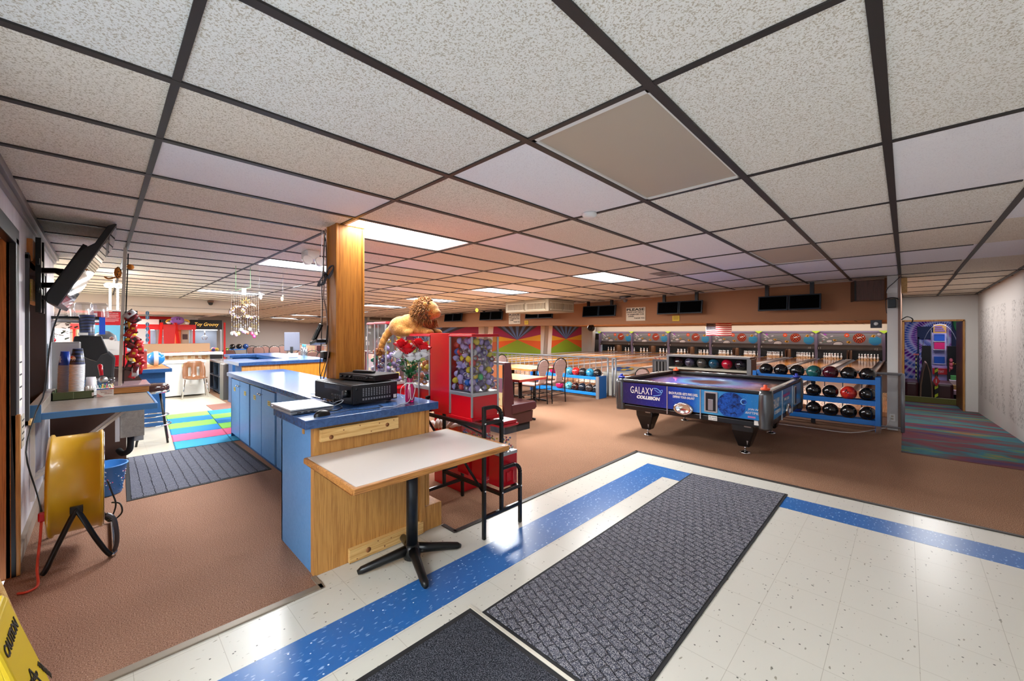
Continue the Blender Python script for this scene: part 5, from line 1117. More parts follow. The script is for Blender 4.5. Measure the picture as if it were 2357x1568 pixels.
for s in (1, -1):
    x = X + s * .365; 
    m = MB(); m.tube(smooth([(x, -.115, .385), (x, -.15, .30), (x, -.20, .17), (x, -.245, .045), (x, -.262, .018)]), .015, 10); m.tube(smooth([(x, -.115, .385), (x, -.08, .30), (x, -.03, .17), (x, .02, .06), (x, .045, .022)]), .015, 10); m.build('stand_leg', M_blackm, o)
    m = MB(); m.box(x - .012, x + .012, -.145, -.085, .36, .405); m.ball((x + s * .014, -.115, .385), .008, 8, 0); m.build('pivot_plate', M_blackm, o, bevel=.008)
m = MB(); m.tube([(X + .365, .045, .02), (X + .33, .065, .02), (X - .33, .065, .02), (X - .365, .045, .02)], .015, 10); m.build('stand_base_tube', M_chrome, o)
m = MB(); m.tube(smooth([(X + .34, .02, .30), (X + .355, .06, .26), (X + .355, .075, .12), (X + .35, .062, .04)]), .013, 8); m.build('handle', mat('worn_black', '56565a', .3, .6), o)
cable('black power cord looping at the fan guard', [(-4.0, .03, .50), (-3.98, .05, .42), (-3.97, .07, .33), (-3.99, .05, .24), (-4.02, .03, .21), (-3.98, .06, .22), (-3.95, .10, .27), (-3.97, .09, .33), (-4.0, .05, .34)], .005)
cable('orange extension cord running down from the plug behind the fan', [(-3.96, -.27, .33), (-3.955, -.275, .22), (-3.93, -.28, .14), (-3.85, -.28, .06), (-3.74, -.27, .012), (-3.70, -.31, .008), (-3.72, -.345, .008)], .007, mat('orange_cord', 'd8452c', .5))
o = thing('cord_plug', 'red plug connector on the wall side of the yellow fan', 'plug', (-3.96, -.27, .36)); m = MB(); m.box(-3.975, -3.945, -.285, -.25, .325, .385); m.build('connector', M_red, o, bevel=.008)
cable('dark cord hanging from the wall television down to the fan', [(-4.62, -.22, 1.72), (-4.66, -.27, 1.5), (-4.62, -.30, 1.1), (-4.60, -.34, .95), (-4.40, -.37, .7), (-4.15, -.30, .45), (-3.97, -.27, .38)], .005)
# blue bucket
o = thing('dotted_bucket', 'blue plastic bucket with red and white dots behind the fan', 'bucket', (-5.45, .02, 0))
m = MB(); c = (-5.45, .02, 0); m.lathe([(0, .004), (.115, .004), (.12, .01), (.155, .27), (.165, .275), (.165, .285), (.150, .285), (.112, .02), (0, .02)], c, 28); m.build('body', mat('bucket_blue', '3f80c8', .35), o)
r = random.Random(1)
for cc, nn, nm in (('2a4a80', 26, 'dark_dots'), ('e0e4ea', 22, 'white_dots'), ('d04a6a', 12, 'red_dots')):
    m = MB()
    for _ in range(nn):
        a = r.uniform(-1.7, 1.7); h = r.uniform(.03, .25); rr = .12 + .035 * h / .27 + .0012; m.ball((c[0] + rr * math.cos(a), c[1] + rr * math.sin(a), h), .0055, 6)
    b = m.build(nm, mat(nm, cc, .5), o)
# caution sign and boards
o = thing('caution_sign', 'yellow folded caution sign leaning at the lower left corner', 'sign', (-2.18, -.1, 0))
A = Matrix.Translation((-2.32, -.088, 0)) @ Matrix.Rotation(math.atan2(.165, .60), 4, 'X')
m = MB(); m.T = A; m.prism([(0, 0), (.30, 0), (.285, .60), (.265, .63), (.035, .63), (.015, .60)], 'y', -.012, .012); m.build('front_leaf', mat('sign_yellow', 'd8b820', .35), o, bevel=.008)
m = MB(); m.T = Matrix.Translation((-2.32, -.14, 0)) @ Matrix.Rotation(math.atan2(.11, .60), 4, 'X'); m.prism([(0, 0), (.30, 0), (.285, .60), (.015, .60)], 'y', -.012, .012); m.build('back_leaf', MC['sign_yellow'], o, bevel=.008)
RT = A @ Matrix.Rotation(PI, 4, 'Z') @ Matrix.Rotation(PI / 2, 4, 'X')
def sgt(s, x, z, w, h, rot=0): text('lettering', s, mat('sign_brown_ink', '2c241a', .6), o, (0, 0, 0), .1, rot=A @ Matrix.Translation((x, .0135, z)) @ Matrix.Rotation(PI, 4, 'Z') @ Matrix.Rotation(PI / 2, 4, 'X') @ Matrix.Rotation(rot, 4, 'Z'), w=w, h=h, bold=.002)
_rl = rootloc
sgt('CAUTION', .265, .50, .21, .045); sgt('CAUTION', .275, .17, .12, .026, 1.0); sgt('CUIDADO', .215, .345, .12, .022, -.25); sgt('ATTENTION', .06, .33, .13, .022, -1.0)
m = MB(); m.T = A
for p, q in (((.285, .13), (.15, .38)), ((.15, .38), (.015, .13)), ((.015, .13), (.285, .13))): m.bar((p[0], .0135, p[1]), (q[0], .0135, q[1]), .006, .002, up=(0, 1, 0))
m.bar((.17, .0135, .30), (.13, .0135, .22), .016, .002, up=(0, 1, 0)); m.bar((.16, .0135, .28), (.20, .0135, .25), .010, .002, up=(0, 1, 0)); m.bar((.135, .0135, .23), (.09, .0135, .20), .012, .002, up=(0, 1, 0)); m.bar((.135, .0135, .23), (.16, .0135, .18), .012, .002, up=(0, 1, 0)); m.cyl((.175, .012, .325), (.175, .0145, .325), .014, n=12)
m.build('slipping_figure', MC['sign_brown_ink'], o)
for i, (a, b, l) in enumerate((((-2.62, -.17, 0), (-2.66, -.36, .74), 'taller pine strip leaning behind the caution sign'), ((-2.50, -.20, 0), (-2.62, -.37, .60), 'shorter pine strip leaning behind the caution sign'))):
    m = MB(); m.bar(a, b, .035, .02); tag(m.build('pine_strip', M_pine, bevel=.003), l, 'board')
# ================================================================ WALL TELEVISION
o = thing('wall_television', 'black television on a swing bracket tilted down from the left wall', 'television', (-5.2, -.3, 2.0))
Tt = Matrix.Translation((-4.62, -.245, 1.745)) @ Matrix.Rotation(math.atan2(-.325, .69), 4, 'X')
m = MB(); m.T = Tt; m.prism([(0, 0), (.012, .0), (.012, .76), (0, .76), (-.03, .72), (-.03, .55), (-.075, .45), (-.075, .06), (-.05, .0)], 'x', -1.12, 0); m.build('case', M_black, o, bevel=.006)
m = MB(); m.T = Tt; m.box(-1.10, -.02, .012, .015, .03, .745); m.build('screen', mat('glossy_screen', '1b1a1c', .03, spec=.9), o)
m = MB(); m.T = Tt; m.box(-.75, -.25, -.082, -.075, .12, .40); m.box(-.7, -.3, -.085, -.08, .2, .3, 1); m.build('rear_plate', [M_dgray, M_alu], o)
m = MB(); m.T = Tt
for x in (-.66, -.36): m.box(x - .02, x + .02, -.11, -.08, .02, .55)
m.build('bracket_rail', M_blackm, o)
m = MB(); m.bar((-5.1, -.36, 2.05), (-5.0, -.25, 2.05), .05, .04); m.bar((-5.0, -.25, 2.05), (-5.1, -.17, 2.0), .05, .04); m.bar((-5.1, -.36, 1.93), (-5.0, -.25, 1.93), .05, .04); m.bar((-5.0, -.25, 1.93), (-5.1, -.2, 1.9), .05, .04); m.build('bracket_arm', mat('bracket_brown', '3c3028', .4, .3), o)
m = MB()
for x in (-5.22, -4.98): m.box(x - .025, x + .025, -.37, -.34, 1.70, 2.30)
m.box(-5.3, -4.9, -.36, -.345, 1.85, 1.9); m.box(-5.3, -4.9, -.36, -.345, 2.08, 2.13); m.build('wall_plate', M_blackm, o)
for z, l in ((2.09, 'upper'), (1.78, 'lower')):
    oo = thing('timber_block', '%s timber block bolted to the left wall behind the television' % l, 'timber', (-5.2, -.4, z)); m = MB(); m.box(-5.55, -4.78, -.43, -.37, z, z + .17); m.build('block', M_door if l == 'upper' else M_pine, oo, bevel=.005)
    if l == 'lower': m = MB(); m.box(-4.781, -4.776, -.425, -.38, z + .03, z + .14); m.build('yellow_tag', mat('tag_yellow', 'd8d030', .6), oo)
for z0, z1, x, l, c in ((1.02, 1.45, -4.4, 'narrow white chart taped on the near wall between the two openings', M_paper), (.72, .95, -4.52, 'pale wall thermostat panel on the near wall below the chart', mat('old_plate', 'b9b0a0', .5))):
    oo = thing('wall_chart' if z0 > 1 else 'wall_panel', l, 'notice', (x, -.4, z0)); m = MB(); m.box(x - .07, x + .07, -.40, -.394, z0, z1); m.build('sheet', c, oo)
    m = MB()
    for k in range(4): m.box(x - .05, x + .05, -.394, -.3925, z0 + .05 + k * (z1 - z0) / 5, z0 + .06 + k * (z1 - z0) / 5)
    m.build('printed_marks', M_ink, oo)
# ================================================================ DRINK COUNTER AT LEFT
o = thing('drink_counter', 'gray topped drink counter with blue edge on white brackets', 'counter', (-5.5, 0, .9))
m = MB(); m.box(-6.20, -4.86, -.395, .34, .875, .90); m.build('worktop', M_glam, o)
m = MB(); m.box(-4.86, -4.83, -.395, .355, .855, .905); m.box(-6.2, -4.86, .34, .358, .86, .904); m.build('edge_band', mat('edge_blue', '3f78b0', .4), o, bevel=.003)
m = MB(); m.box(-6.2, -4.83, -.398, -.33, .90, .97); m.build('upstand', M_glam, o, bevel=.004); m = MB(); m.box(-4.83, -4.815, -.398, -.33, .84, .975); m.build('upstand_end', MC['edge_blue'], o)
for x in (-4.95, -5.15): m = MB(); m.bar((x, -.385, .36), (x, .16, .86), .02, .03, up=(1, 0, 0)); m.build('bracket_strut', M_white, o)
m = MB(); m.box(-4.96, -4.94, -.395, -.37, .2, .87); m.build('bracket_post', M_white, o)
m = MB(); m.box(-6.62, -6.58, -.39, .205, 0, .90); m.build('side_panel', M_brownp, o)
m = MB(); m.box(-6.35, -6.0, .14, .33, .41, .875); m.build('hanging_cupboard', lam('gray_board', '8e8880', 'a39c92', .5), o); m = MB(); m.box(-6.0, -5.985, .10, .135, .38, .87); m.build('bracket_strip', M_white, o)
m = MB(); m.tube(smooth([(-6.3, .23, .41), (-6.3, .23, .30), (-6.32, .22, .2), (-6.38, .17, .16), (-6.5, .14, .18)]), .03, 10); m.build('drain_pipe', M_blackr, o); m = MB(); m.box(-6.5, -6.3, .22, .34, .30, .41); m.build('drain_box', M_gray, o)
o = thing('green_tray', 'olive green fabric tray holding the cups on the drink counter', 'tray', (-5.72, -.19, .9))
m = MB(); x0, x1, y0, y1 = -6.05, -5.68, -.325, -.055; m.box(x0, x1, y0, y1, .901, .906)
for a in ((x0, x1, y0, y0 + .006), (x0, x1, y1 - .006, y1), (x0, x0 + .006, y0, y1), (x1 - .006, x1, y0, y1)): m.box(*a, .901, .975)
m.build('tray_wall', mat('olive_fabric', '4e5c3a', .6), o); m = MB(); m.box(x1, x1 + .002, -.19, -.187, .905, .972); m.build('seam', mat('seam_green', '8a9a78', .6), o); m = MB(); m.box(x1 - .02, x1 + .003, y1 - .012, y1 + .002, .92, .955); m.build('label', M_paper, o)
o = thing('stirrer_box', 'white carton of coloured drink stirrers on the drink counter', 'box', (-5.75, .02, .9))
m = MB(); m.box(-5.80, -5.69, -.035, .085, .901, .985); m.build('carton', M_paper, o); m = MB(); m.box(-5.69, -5.688, -.035, .05, .975, .985); m.box(-5.69, -5.688, .05, .085, .975, .985, 1); m.build('top_stripe', [mat('stripe_blue', '2a4ab0', .5), mat('stripe_red', 'c83028', .5)], o)
rt = Matrix.Rotation(PI / 2, 4, 'Z') @ Matrix.Rotation(PI / 2, 4, 'X'); M_rink = mat('carton_ink', 'a04438', .7)
text('lettering', 'Premium Quality', M_rink, o, (-5.688, -.01, .958), .01, rot=rt, w=.085, h=.009); text('lettering', 'Beverage straws', M_rink, o, (-5.688, -.005, .943), .01, rot=rt, w=.08, h=.009); text('lettering', 'and stirrers', M_rink, o, (-5.688, .02, .928), .01, rot=rt, w=.055, h=.009)
m = MB(); m.add([(-5.6885, -.033, .903), (-5.6885, .012, .903), (-5.6885, -.033, .94)], [(0, 1, 2)]); m.build('carton_motif', mat('motif_pink', 'd0a09a', .6), o)
r = random.Random(6); m = MB(); 
for _ in range(46): x, y = r.uniform(-5.79, -5.70), r.uniform(-.03, .08); m.cyl((x, y, .95), (x + r.uniform(-.015, .015), y + r.uniform(-.02, .02), r.uniform(1.0, 1.03)), .0022, n=5, m=r.randrange(5))
s = m.build('stirrers', [mat('straw_' + c, c, .4) for c in ('2a9ad0', 'e04a5a', '40b060', 'f0f0f0', 'e0c040')], o); s['kind'] = 'stuff'
def cup(c, n, r0, r1, h, body, rim, lab, lean=(0, 0), step=.0135, up=True, grp=None):
    o = thing('cup_stack', lab, 'cups', c, grp); b = Vector(c)
    T = Matrix.Translation(b) @ Matrix.Rotation(lean[0], 4, 'X') @ Matrix.Rotation(lean[1], 4, 'Y')
    m = MB(); m.T = T
    for k in range(n): z = k * step; m.lathe([(r1 - .001, z), (r1 + .0025, z + .001), (r1 + .0025, z + .005), (r1 - .001, z + .006), (r1 - .004, z + step)], (0, 0, 0), 20)
    m.build('stacked_rims', rim, o)
    m = MB(); m.T = T; z = n * step; m.lathe([(r1, z - .004), (r0, z + h), (r0 - .002, z + h), (0, z + h - .004)], (0, 0, 0), 24); bb = m.build('top_cup', body, o); return o, T, z
def swirl():
    M = mat('dark_swirl_cup', '22262e', .35); t = NT(M); v = t.coord(); w = t.n('TexWave', wave_type='RINGS'); w.inputs['Scale'].default_value = 9; w.inputs['Distortion'].default_value = 2.5; w.inputs['Detail'].default_value = 2; t.l(v, w.inputs['Vector'])
    t.col(t.ramp(w.outputs['Fac'], [(.3, '1c1f27'), (.6, '2c2f38'), (.82, '2c4a98'), (.95, '3a3a3e')])); return M
M_sw = swirl(); M_rimw = mat('cup_rim_white', 'dfe0e4', .4)
o, T, z = cup((-5.86, -.175, .91), 24, .036, .053, .15, M_sw, M_rimw, 'tall leaning stack of dark swirl patterned paper cups', (-.02, .05))
def emblem(o, T, z, R, ang, M3):
    m = MB(); m.T = T @ Matrix.Rotation(ang, 4, 'Z')
    def arcpts(v0, v1, rad, c=0): pass
    n = 28
    def P(u, v, l): a = u / R; return ((R + l) * math.cos(a) * 1.0, (R + l) * math.sin(a), v)
    rr = .026; m.poly([P(rr * math.cos(2 * PI * i / n), z + rr * math.sin(2 * PI * i / n), .0008) for i in range(n)], 0)
    q = .022; up = [(q * math.cos(a), q * math.sin(a)) for a in [PI * i / 14 + .15 for i in range(14)]]
    m.poly([P(u, z + v * .96 + .001, .0014) for u, v in up], 1)
    dn = [(q * math.cos(a), q * math.sin(a)) for a in [PI + PI * i / 14 + .15 for i in range(14)]]
    m.poly([P(u, z + v * .96 - .001, .0014) for u, v in dn], 2)
    m.poly([P(-.020, z - .004, .0018), P(-.006, z - .007, .0018), P(.008, z - .001, .0018), P(.021, z + .006, .0018), P(.018, z + .009, .0018), P(.006, z + .004, .0018), P(-.006, z + .0, .0018), P(-.019, z + .004, .0018)][::-1], 0)
    return m.build('round_emblem', M3, o)
M3 = [M_whitep, mat('emblem_red', 'c82030', .4), mat('emblem_blue', '1c3fa0', .4)]
emblem(o, T, z + .055, .048, -.75, M3)
o, T, z = cup((-5.93, -.265, .91), 30, .030, .042, .13, mat('cobalt_cup', '1848c0', .35), mat('pale_blue_rim', 'aab4d0', .4), 'tall stack of cobalt blue cups beside the dark swirl stack', (-.03, .03), step=.0105)
m = MB(); m.T = T; m.lathe([(.0275, z + .096), (.0262, z + .114)], (0, 0, 0), 20); m.build('silver_band', M_alu, o)
text('lettering', 'pepsi', M_whitep, o, (0, 0, 0), .03, rot=Matrix.Translation((-5.888, -.272, 1.25)) @ rt @ Matrix.Rotation(PI / 2, 4, 'Z'), w=.06, h=.022)
cup((-5.88, -.075, .91), 6, .034, .044, .10, mat('frosted_tub', 'd8d6dc', .4), M_rimw, 'short stack of frosted plastic lids and tubs in the green tray')
m = MB(); r = random.Random(3)
for _ in range(12): y = r.uniform(-.12, -.06); m.cyl((-5.72, y, .95), (-5.72 + r.uniform(-.01, .01), y + r.uniform(-.01, .01), r.uniform(1.0, 1.02)), .004, n=6)
tag(m.build('white_straws', M_whitep), 'bundle of short white straws standing in the green tray', 'straws', kind='stuff')
o = thing('glass_pitcher', 'ribbed clear pitcher holding a red-handled scoop', 'pitcher', (-5.95, .03, .9)); m = MB(); m.lathe([(.06, .0), (.068, .10), (.072, .17), (.068, .17), (.062, .01), (0, .008)], (-5.95, .03, .90), 20); m.build('pitcher', M_glass2, o)
m = MB(); m.tube([(-5.90, .0, 1.10), (-5.915, -.012, 1.20)], [.014, .019], 10); m.ball((-5.915, -.012, 1.20), .019, 10); oo = thing('scoop', 'red-handled metal scoop standing in the clear pitcher', 'scoop', (-5.91, 0, 1.1)); m.build('handle', M_red, oo); m = MB(); m.ball((-5.895, .01, 1.055), (.03, .038, .035), 14); m.build('scoop_bowl', M_steel, oo)
o = thing('glass_pitcher', 'second ribbed clear pitcher standing behind the first', 'pitcher', (-6.05, .10, .9)); m = MB(); m.lathe([(.05, 0), (.058, .15), (.054, .15), (.048, .01), (0, .008)], (-6.05, .10, .90), 20); m.build('pitcher', M_glass2, o)
o = thing('napkin_box', 'tall brushed steel dispenser behind the cup stacks', 'dispenser', (-6.4, -.25, .9)); m = MB(); m.box(-6.55, -6.30, -.37, -.16, .85, 1.44); m.build('steel_box', M_steel, o, bevel=.01)
# soda head with cups above
o = thing('cup_dispenser', 'black angular drink dispenser head with a dark swirl cup tube above', 'dispenser', (-6.9, -.1, 1.3)); m = MB(); m.prism([(-.22, 1.50), (.0, 1.50), (.06, 1.30), (.0, 1.28), (-.04, 1.20), (-.12, 1.24), (-.24, 1.36)], 'x', -7.05, -6.75); m.build('head', M_black, o, bevel=.01); m = MB(); m.lathe([(.062, 1.50), (.068, 1.75), (0, 1.75)], (-6.9, -.12, 0), 20); m.build('cup_tube', M_sw, o); m = MB(); m.box(-6.74, -6.73, -.02, .03, 1.52, 1.72); m.build('blue_label', mat('label_blue2', '2050c0', .4), o); m = MB(); m.box(-6.86, -6.83, -.19, -.11, 1.51, 1.54); m.build('barcode_label', M_paper, o)
# steel shelf with upturned pitchers
o = thing('steel_shelf', 'steel wall shelf carrying upturned clear pitchers', 'shelf', (-7.0, -.2, 1.7))
m = MB(); m.box(-7.25, -6.9, -.42, .0, 1.70, 1.73); m.build('shelf_board', M_blackm, o); m = MB(); m.tube([(-6.9, -.40, .95), (-6.9, -.40, 1.64), (-6.9, -.36, 1.675), (-6.9, .0, 1.675)], .02, 8); m.build('tube_frame', M_steel, o)
for k, (x, y) in enumerate(((-7.05, -.02), (-7.0, -.15), (-7.05, -.30))):
    o = thing('glass_pitcher', ('upturned clear pitcher at the right end of the steel shelf', 'upturned clear pitcher in the middle of the steel shelf', 'upturned clear pitcher at the left end of the steel shelf')[k], 'pitcher', (x, y, 1.73), 'pitchers on the steel shelf'); m = MB()
    pr = [(0, .17), (.06, .17), (.075, .15), (.082, .06), (.088, .0)]
    for i in range(24):
        pass
    m.lathe([(r_, z_) for r_, z_ in pr], (x, y, 1.731), 24); m.build('pitcher', glassy('ribbed_plastic', 'f0f0f4', .18, .15), o)
o = thing('leafy_plant', 'dark leafy plant with a red bloom behind the steel shelf', 'plant', (-7.5, -.45, 1.4)); m = MB(); r = random.Random(5)
for _ in range(130):
    p = Vector((-7.6 + r.gauss(0, .08), -.42 + r.gauss(0, .13), 1.56 + r.gauss(0, .11))); a = r.uniform(0, 6.28); d = Vector((math.cos(a), math.sin(a), r.uniform(-.6, .4))).normalized(); q = d.cross(Vector((0, 0, 1))).normalized() * .022; L = .08
    m.add([p, p + d * L * .5 + q, p + d * L, p + d * L * .5 - q], [(0, 1, 2, 3)], r.randrange(2))
m.tube([(-7.6, -.42, .9), (-7.6, -.42, 1.6)], .01, 6, 0); m.build('leaf', [mat('plant_dark', '24361c', .6), mat('plant_wine', '4a2a24', .6)], o); m = MB(); m.ball((-7.5, -.42, 1.45), .03, 10); m.build('bloom', M_red, o)
# white pole with snack packets
o = thing('display_pole', 'white square pole from the cash box up to the ceiling', 'pole', (-5.95, .155, 1.0)); m = MB(); m.bar((-5.95, .135, .975), (-5.90, .175, 2.44), .028, .018, up=(1, 0, 0)); m.build('pole', mat('cream_pole', 'c9c3b2', .5), o); m = MB(); m.bar((-5.955, .16, 1.0), (-5.905, .198, 2.38), .010, .02, up=(1, 0, 0)); m.build('black_channel', M_blackr, o)
pk = [mat('packet_' + c, c, .3, .2) for c in ('b01c24', '6a1a20', 'd8a828', '3a2a28', 'c0c0c4')]; r = random.Random(21)
PN = ['red', 'dark red', 'yellow', 'brown', 'silver']
for k in range(30):
    z = 1.10 + .022 * k; c = r.choice([0, 0, 0, 1, 1, 2, 3, 4]); cx = (1.0 if z < 1.45 else .5)
    o = thing('snack_packet', '%s snack packet %s the pole bunch' % (PN[c], ('at the bottom of', 'low in', 'in the lower part of', 'in the lower middle of', 'in the middle of', 'in the upper middle of', 'high in', 'at the thin top of')[k // 4]), 'snack packet', (-5.92, .2, z), 'snack packets on the pole')
    T = Matrix.Translation((-5.91 + r.uniform(-.01, .03), .205 + r.uniform(.0, .085) * cx, z)) @ Matrix.Rotation(r.uniform(-1.0, 1.0), 4, 'X') @ Matrix.Rotation(r.uniform(-.5, .5), 4, 'Z')
    m = MB(); m.T = T; w, h = .031, .052; g = [[(0, 0)] * 5 for _ in range(7)]
    vs = []; 
    for s in (1, -1):
        for i in range(7):
            for j in range(5):
                u = -1 + 2 * j / 4; v = -1 + i / 3; vs.append((s * .010 * (1 - u * u) * (1 - v ** 4) + .002 * math.sin(9 * u + 5 * v + k), u * w, v * h))
    fs = []
    for s in (0, 35):
        for i in range(6):
            for j in range(4): a = s + i * 5 + j; fs.append((a, a + 1, a + 6, a + 5))
    m.add(vs, fs, 0, True); m.build('wrapper', pk[c], o); m = MB(); m.T = T; m.box(.0085, .0105, -.012, .014, -.012, .012); m.build('wrapper_label', pk[(c + 2) % 5], o)
o = thing('plush_cat', 'small spotted orange plush animal clipped at the top of the white pole', 'plush toy', (-5.92, .17, 2.2)); m = MB(); m.ball((-5.92, .12, 2.17), (.025, .03, .06), 12); m.ball((-5.90, .215, 2.24), (.028, .03, .03), 12); m.tube(smooth([(-5.92, .10, 2.12), (-5.92, .05, 2.10), (-5.92, .02, 2.12)]), .008, 8); m.build('body', mat('plush_orange', 'c87a28', .9), o)
m = MB(); r = random.Random(2)
for _ in range(22): a = r.uniform(-1.5, 1.5); t = r.uniform(-1, 1); m.ball((-5.92 + .025 * math.cos(a) * math.sqrt(1 - t * t), .12 + .03 * math.sin(a) * math.sqrt(1 - t * t), 2.17 + .06 * t), .005, 6)
m.build('spots', M_black, o)
# cash box and shelf by the pole
o = thing('cash_shelf', 'oak edged ledge with a pink glazed top holding the pole', 'shelf', (-6.15, .2, .9)); m = MB(); m.box(-6.45, -5.85, .08, .36, .905, .965); m.build('oak_base', M_oaky, o); m = MB(); m.box(-6.45, -5.84, .075, .37, .965, .985); m.build('glass_top', mat('pink_gray_top', 'a08488', .12), o, bevel=.004)
o = thing('card_holder', 'dark brown curved panel standing on the glazed ledge', 'panel', (-6.3, .2, .98)); m = MB(); m.prism([(.10, .985), (.33, .985), (.30, 1.04), (.24, 1.10), (.16, 1.13), (.10, 1.14)], 'x', -6.42, -6.38); m.build('panel', mat('dark_brown_panel', '3a2620', .3), o)
# bar stool
o = thing('bar_stool', 'black bar stool with a glossy brown round seat', 'stool', (-7.55, .50, 0)); m = MB(); m.lathe([(0, .72), (.17, .72), (.185, .75), (.18, .80), (.14, .825), (0, .83)], (-7.55, .50, 0), 24); m.build('seat', mat('brown_gloss_vinyl', '3a2420', .15), o); m = MB(); m.lathe([(.17, .70), (.187, .70), (.187, .73), (.17, .73)], (-7.55, .50, 0), 24); m.build('seat_band', M_chrome, o)
for a in range(4):
    a = a * PI / 2 + .7; m = MB(); m.cyl((-7.55 + .11 * math.cos(a), .50 + .11 * math.sin(a), .71), (-7.55 + .23 * math.cos(a), .50 + .23 * math.sin(a), 0), .013, n=8); m.build('leg', M_black, o)
m = MB(); m.tube([(-7.55 + .2 * math.cos(a), .50 + .2 * math.sin(a), .25) for a in [2 * PI * i / 20 for i in range(20)]], .009, 6, closed=True); m.tube([(-7.55 + .175 * math.cos(a), .50 + .175 * math.sin(a), .38) for a in [2 * PI * i / 20 for i in range(20)]], .008, 6, closed=True); m.build('foot_ring', M_chrome, o)
# dark blue cabinet with the register box
o = thing('blue_cabinet', 'dark blue cabinet with an oak top beside the bar stool', 'cabinet', (-9.4, .3, 0)); m = MB(); m.box(-10.0, -8.78, -.35, .74, 0, .93); m.build('body', M_bdark, o); m = MB(); m.box(-10.05, -8.62, -.4, .79, .93, .955); m.build('worktop', M_oakx, o); m = MB(); m.box(-8.62, -8.59, -.4, .80, .90, .957); m.box(-10.05, -8.6, .79, .81, .90, .957); m.build('edge_band', M_bdark, o)
o = thing('red_box', 'dull red cube standing on the dark blue cabinet', 'box', (-8.95, .38, .955)); m = MB(); m.box(-9.2, -8.85, .12, .52, .957, 1.235); m.build('box', mat('dull_red', 'a0403c', .4), o, bevel=.006); m = MB(); m.box(-9.2, -8.85, .12, .52, 1.235, 1.27); m.build('pale_lid', M_alu, o, bevel=.01)
o = thing('balloon_ball', 'glossy blue and white inflatable ball behind the red box', 'ball', (-9.3, .60, .96)); m = MB(); m.ball((-9.35, .66, 1.09), .125, 20, half=None); m.build('ball', mat('balloon_blue', '2a80c8', .12, coat=.5), o); m = MB(); m.lathe([(.126, -.03), (.1275, 0), (.126, .03)], (-9.35, .66, 1.09), 24, ax='y'); m.build('white_band', M_whitep, o)
# hung jacket, red case and black chair behind the pole
o = thing('red_case', 'red plastic case with white sheets clipped on, behind the pole', 'case', (-8.3, .05, 1.1)); m = MB(); m.box(-8.3, -8.1, .02, .26, 1.05, 1.42); m.build('case', M_red, o, bevel=.02); m = MB(); m.box(-8.098, -8.09, .03, .22, 1.22, 1.42); m.box(-8.088, -8.08, .0, .13, 1.30, 1.45); m.build('paper_sheet', M_paper, o); m = MB(); m.ball((-8.08, .1, 1.46), .025, 10); m.build('clip', mat('clip_brown', '7a5048', .5), o)
m = MB(); m.box(-8.28, -8.12, .06, .22, 0, 1.05); m.build('stand', M_blackr, o)
m = MB(); m.lathe([(.14, 1.25), (.15, 1.35), (.12, 1.5), (.05, 1.56), (0, 1.57)], (-8.35, .03, 0), 16); m.build('handle_arch', M_dgray, o)
o = thing('teal_cabinet', 'teal painted cupboard door seen behind the red case', 'cupboard', (-10.6, -.1, 0)); m = MB(); m.box(-10.7, -10.5, -.28, .45, 0, 1.75); m.build('door_panel', mat('teal_paint', '4a86a0', .5), o)
o = thing('office_chair', 'black high-backed office chair beyond the drink counter', 'chair', (-7.7, -.1, 0)); m = MB(); m.prism([(-.22, .9), (.12, .9), (.14, 1.2), (.06, 1.30), (-.12, 1.28), (-.18, 1.2)], 'x', -8.0, -7.93); m.build('backrest', M_blackr, o, bevel=.03); m = MB(); m.box(-7.95, -7.5, -.25, .15, .48, .56); m.build('seat', M_blackr, o, bevel=.03); m = MB(); m.cyl((-7.75, -.05, .05), (-7.75, -.05, .48), .03); m.bar((-7.95, -.05, .5), (-7.97, -.05, 1.0), .06, .02)
for a in range(5): m.bar((-7.75, -.05, .08), (-7.75 + .28 * math.cos(a * 1.257), -.05 + .28 * math.sin(a * 1.257), .04), .035)
m.build('pedestal', M_black, o)
# vertical tube lamp and red warning panel
o = thing('tube_lamp', 'glowing twin-tube lamp hanging behind the white pole', 'lamp', (-8.5, .13, 2.1)); m = MB()
for y in (.09, .17): m.cyl((-8.5, y, 1.88), (-8.5, y, 2.22), .012, n=10)
m.build('lamp_tube', mat('tube_glow', 'ffffff', .5, em=12), o); m = MB()
for y in (.08, .18): m.tube([(-8.5 + .05 * math.sin(a), y + .045 * math.cos(a), 2.25 + .02 * math.sin(a)) for a in [2 * PI * i / 12 for i in range(12)]], .014, 8, closed=True)
m.build('lamp_coil', MC['tube_glow'], o); m = MB(); m.box(-8.53, -8.47, -.16, .32, 1.865, 1.885); m.cyl((-8.5, .13, 2.25), (-8.5, .13, 2.45), .01); m.build('lamp_bar', M_white, o)
o = thing('warning_panel', 'red warning panel with a white arrow and bilingual text', 'sign', (-8.5, 0, 1.66)); m = MB(); m.box(-8.52, -8.50, -.135, .20, 1.655, 1.855); m.build('panel', mat('warning_red', 'c81822', .4), o)
m = MB(); m.poly([(-8.498, y, z) for y, z in ((-.11, 1.73), (-.085, 1.73), (-.085, 1.83), (-.045, 1.83), (-.045, 1.73), (-.02, 1.73), (-.065, 1.685))]); m.build('arrow', M_whitep, o); m = MB(); m.box(-8.4975, -8.497, -.075, -.056, 1.76, 1.80); m.build('arrow_cutout', MC['warning_red'], o)
text('lettering', 'WARNING', M_whitep, o, (-8.498, .035, 1.825), .02, rot=rt, w=.14, h=.014); text('lettering', 'PRECAUCION', M_whitep, o, (-8.498, .015, 1.755), .02, rot=rt, w=.17, h=.014)
m = MB()
for k in range(4): m.box(-8.499, -8.498, .04, .18 - .03 * (k == 3), 1.808 - .011 * k, 1.814 - .011 * k); m.box(-8.499, -8.498, .03, .18 - .04 * (k == 3), 1.738 - .011 * k, 1.744 - .011 * k)
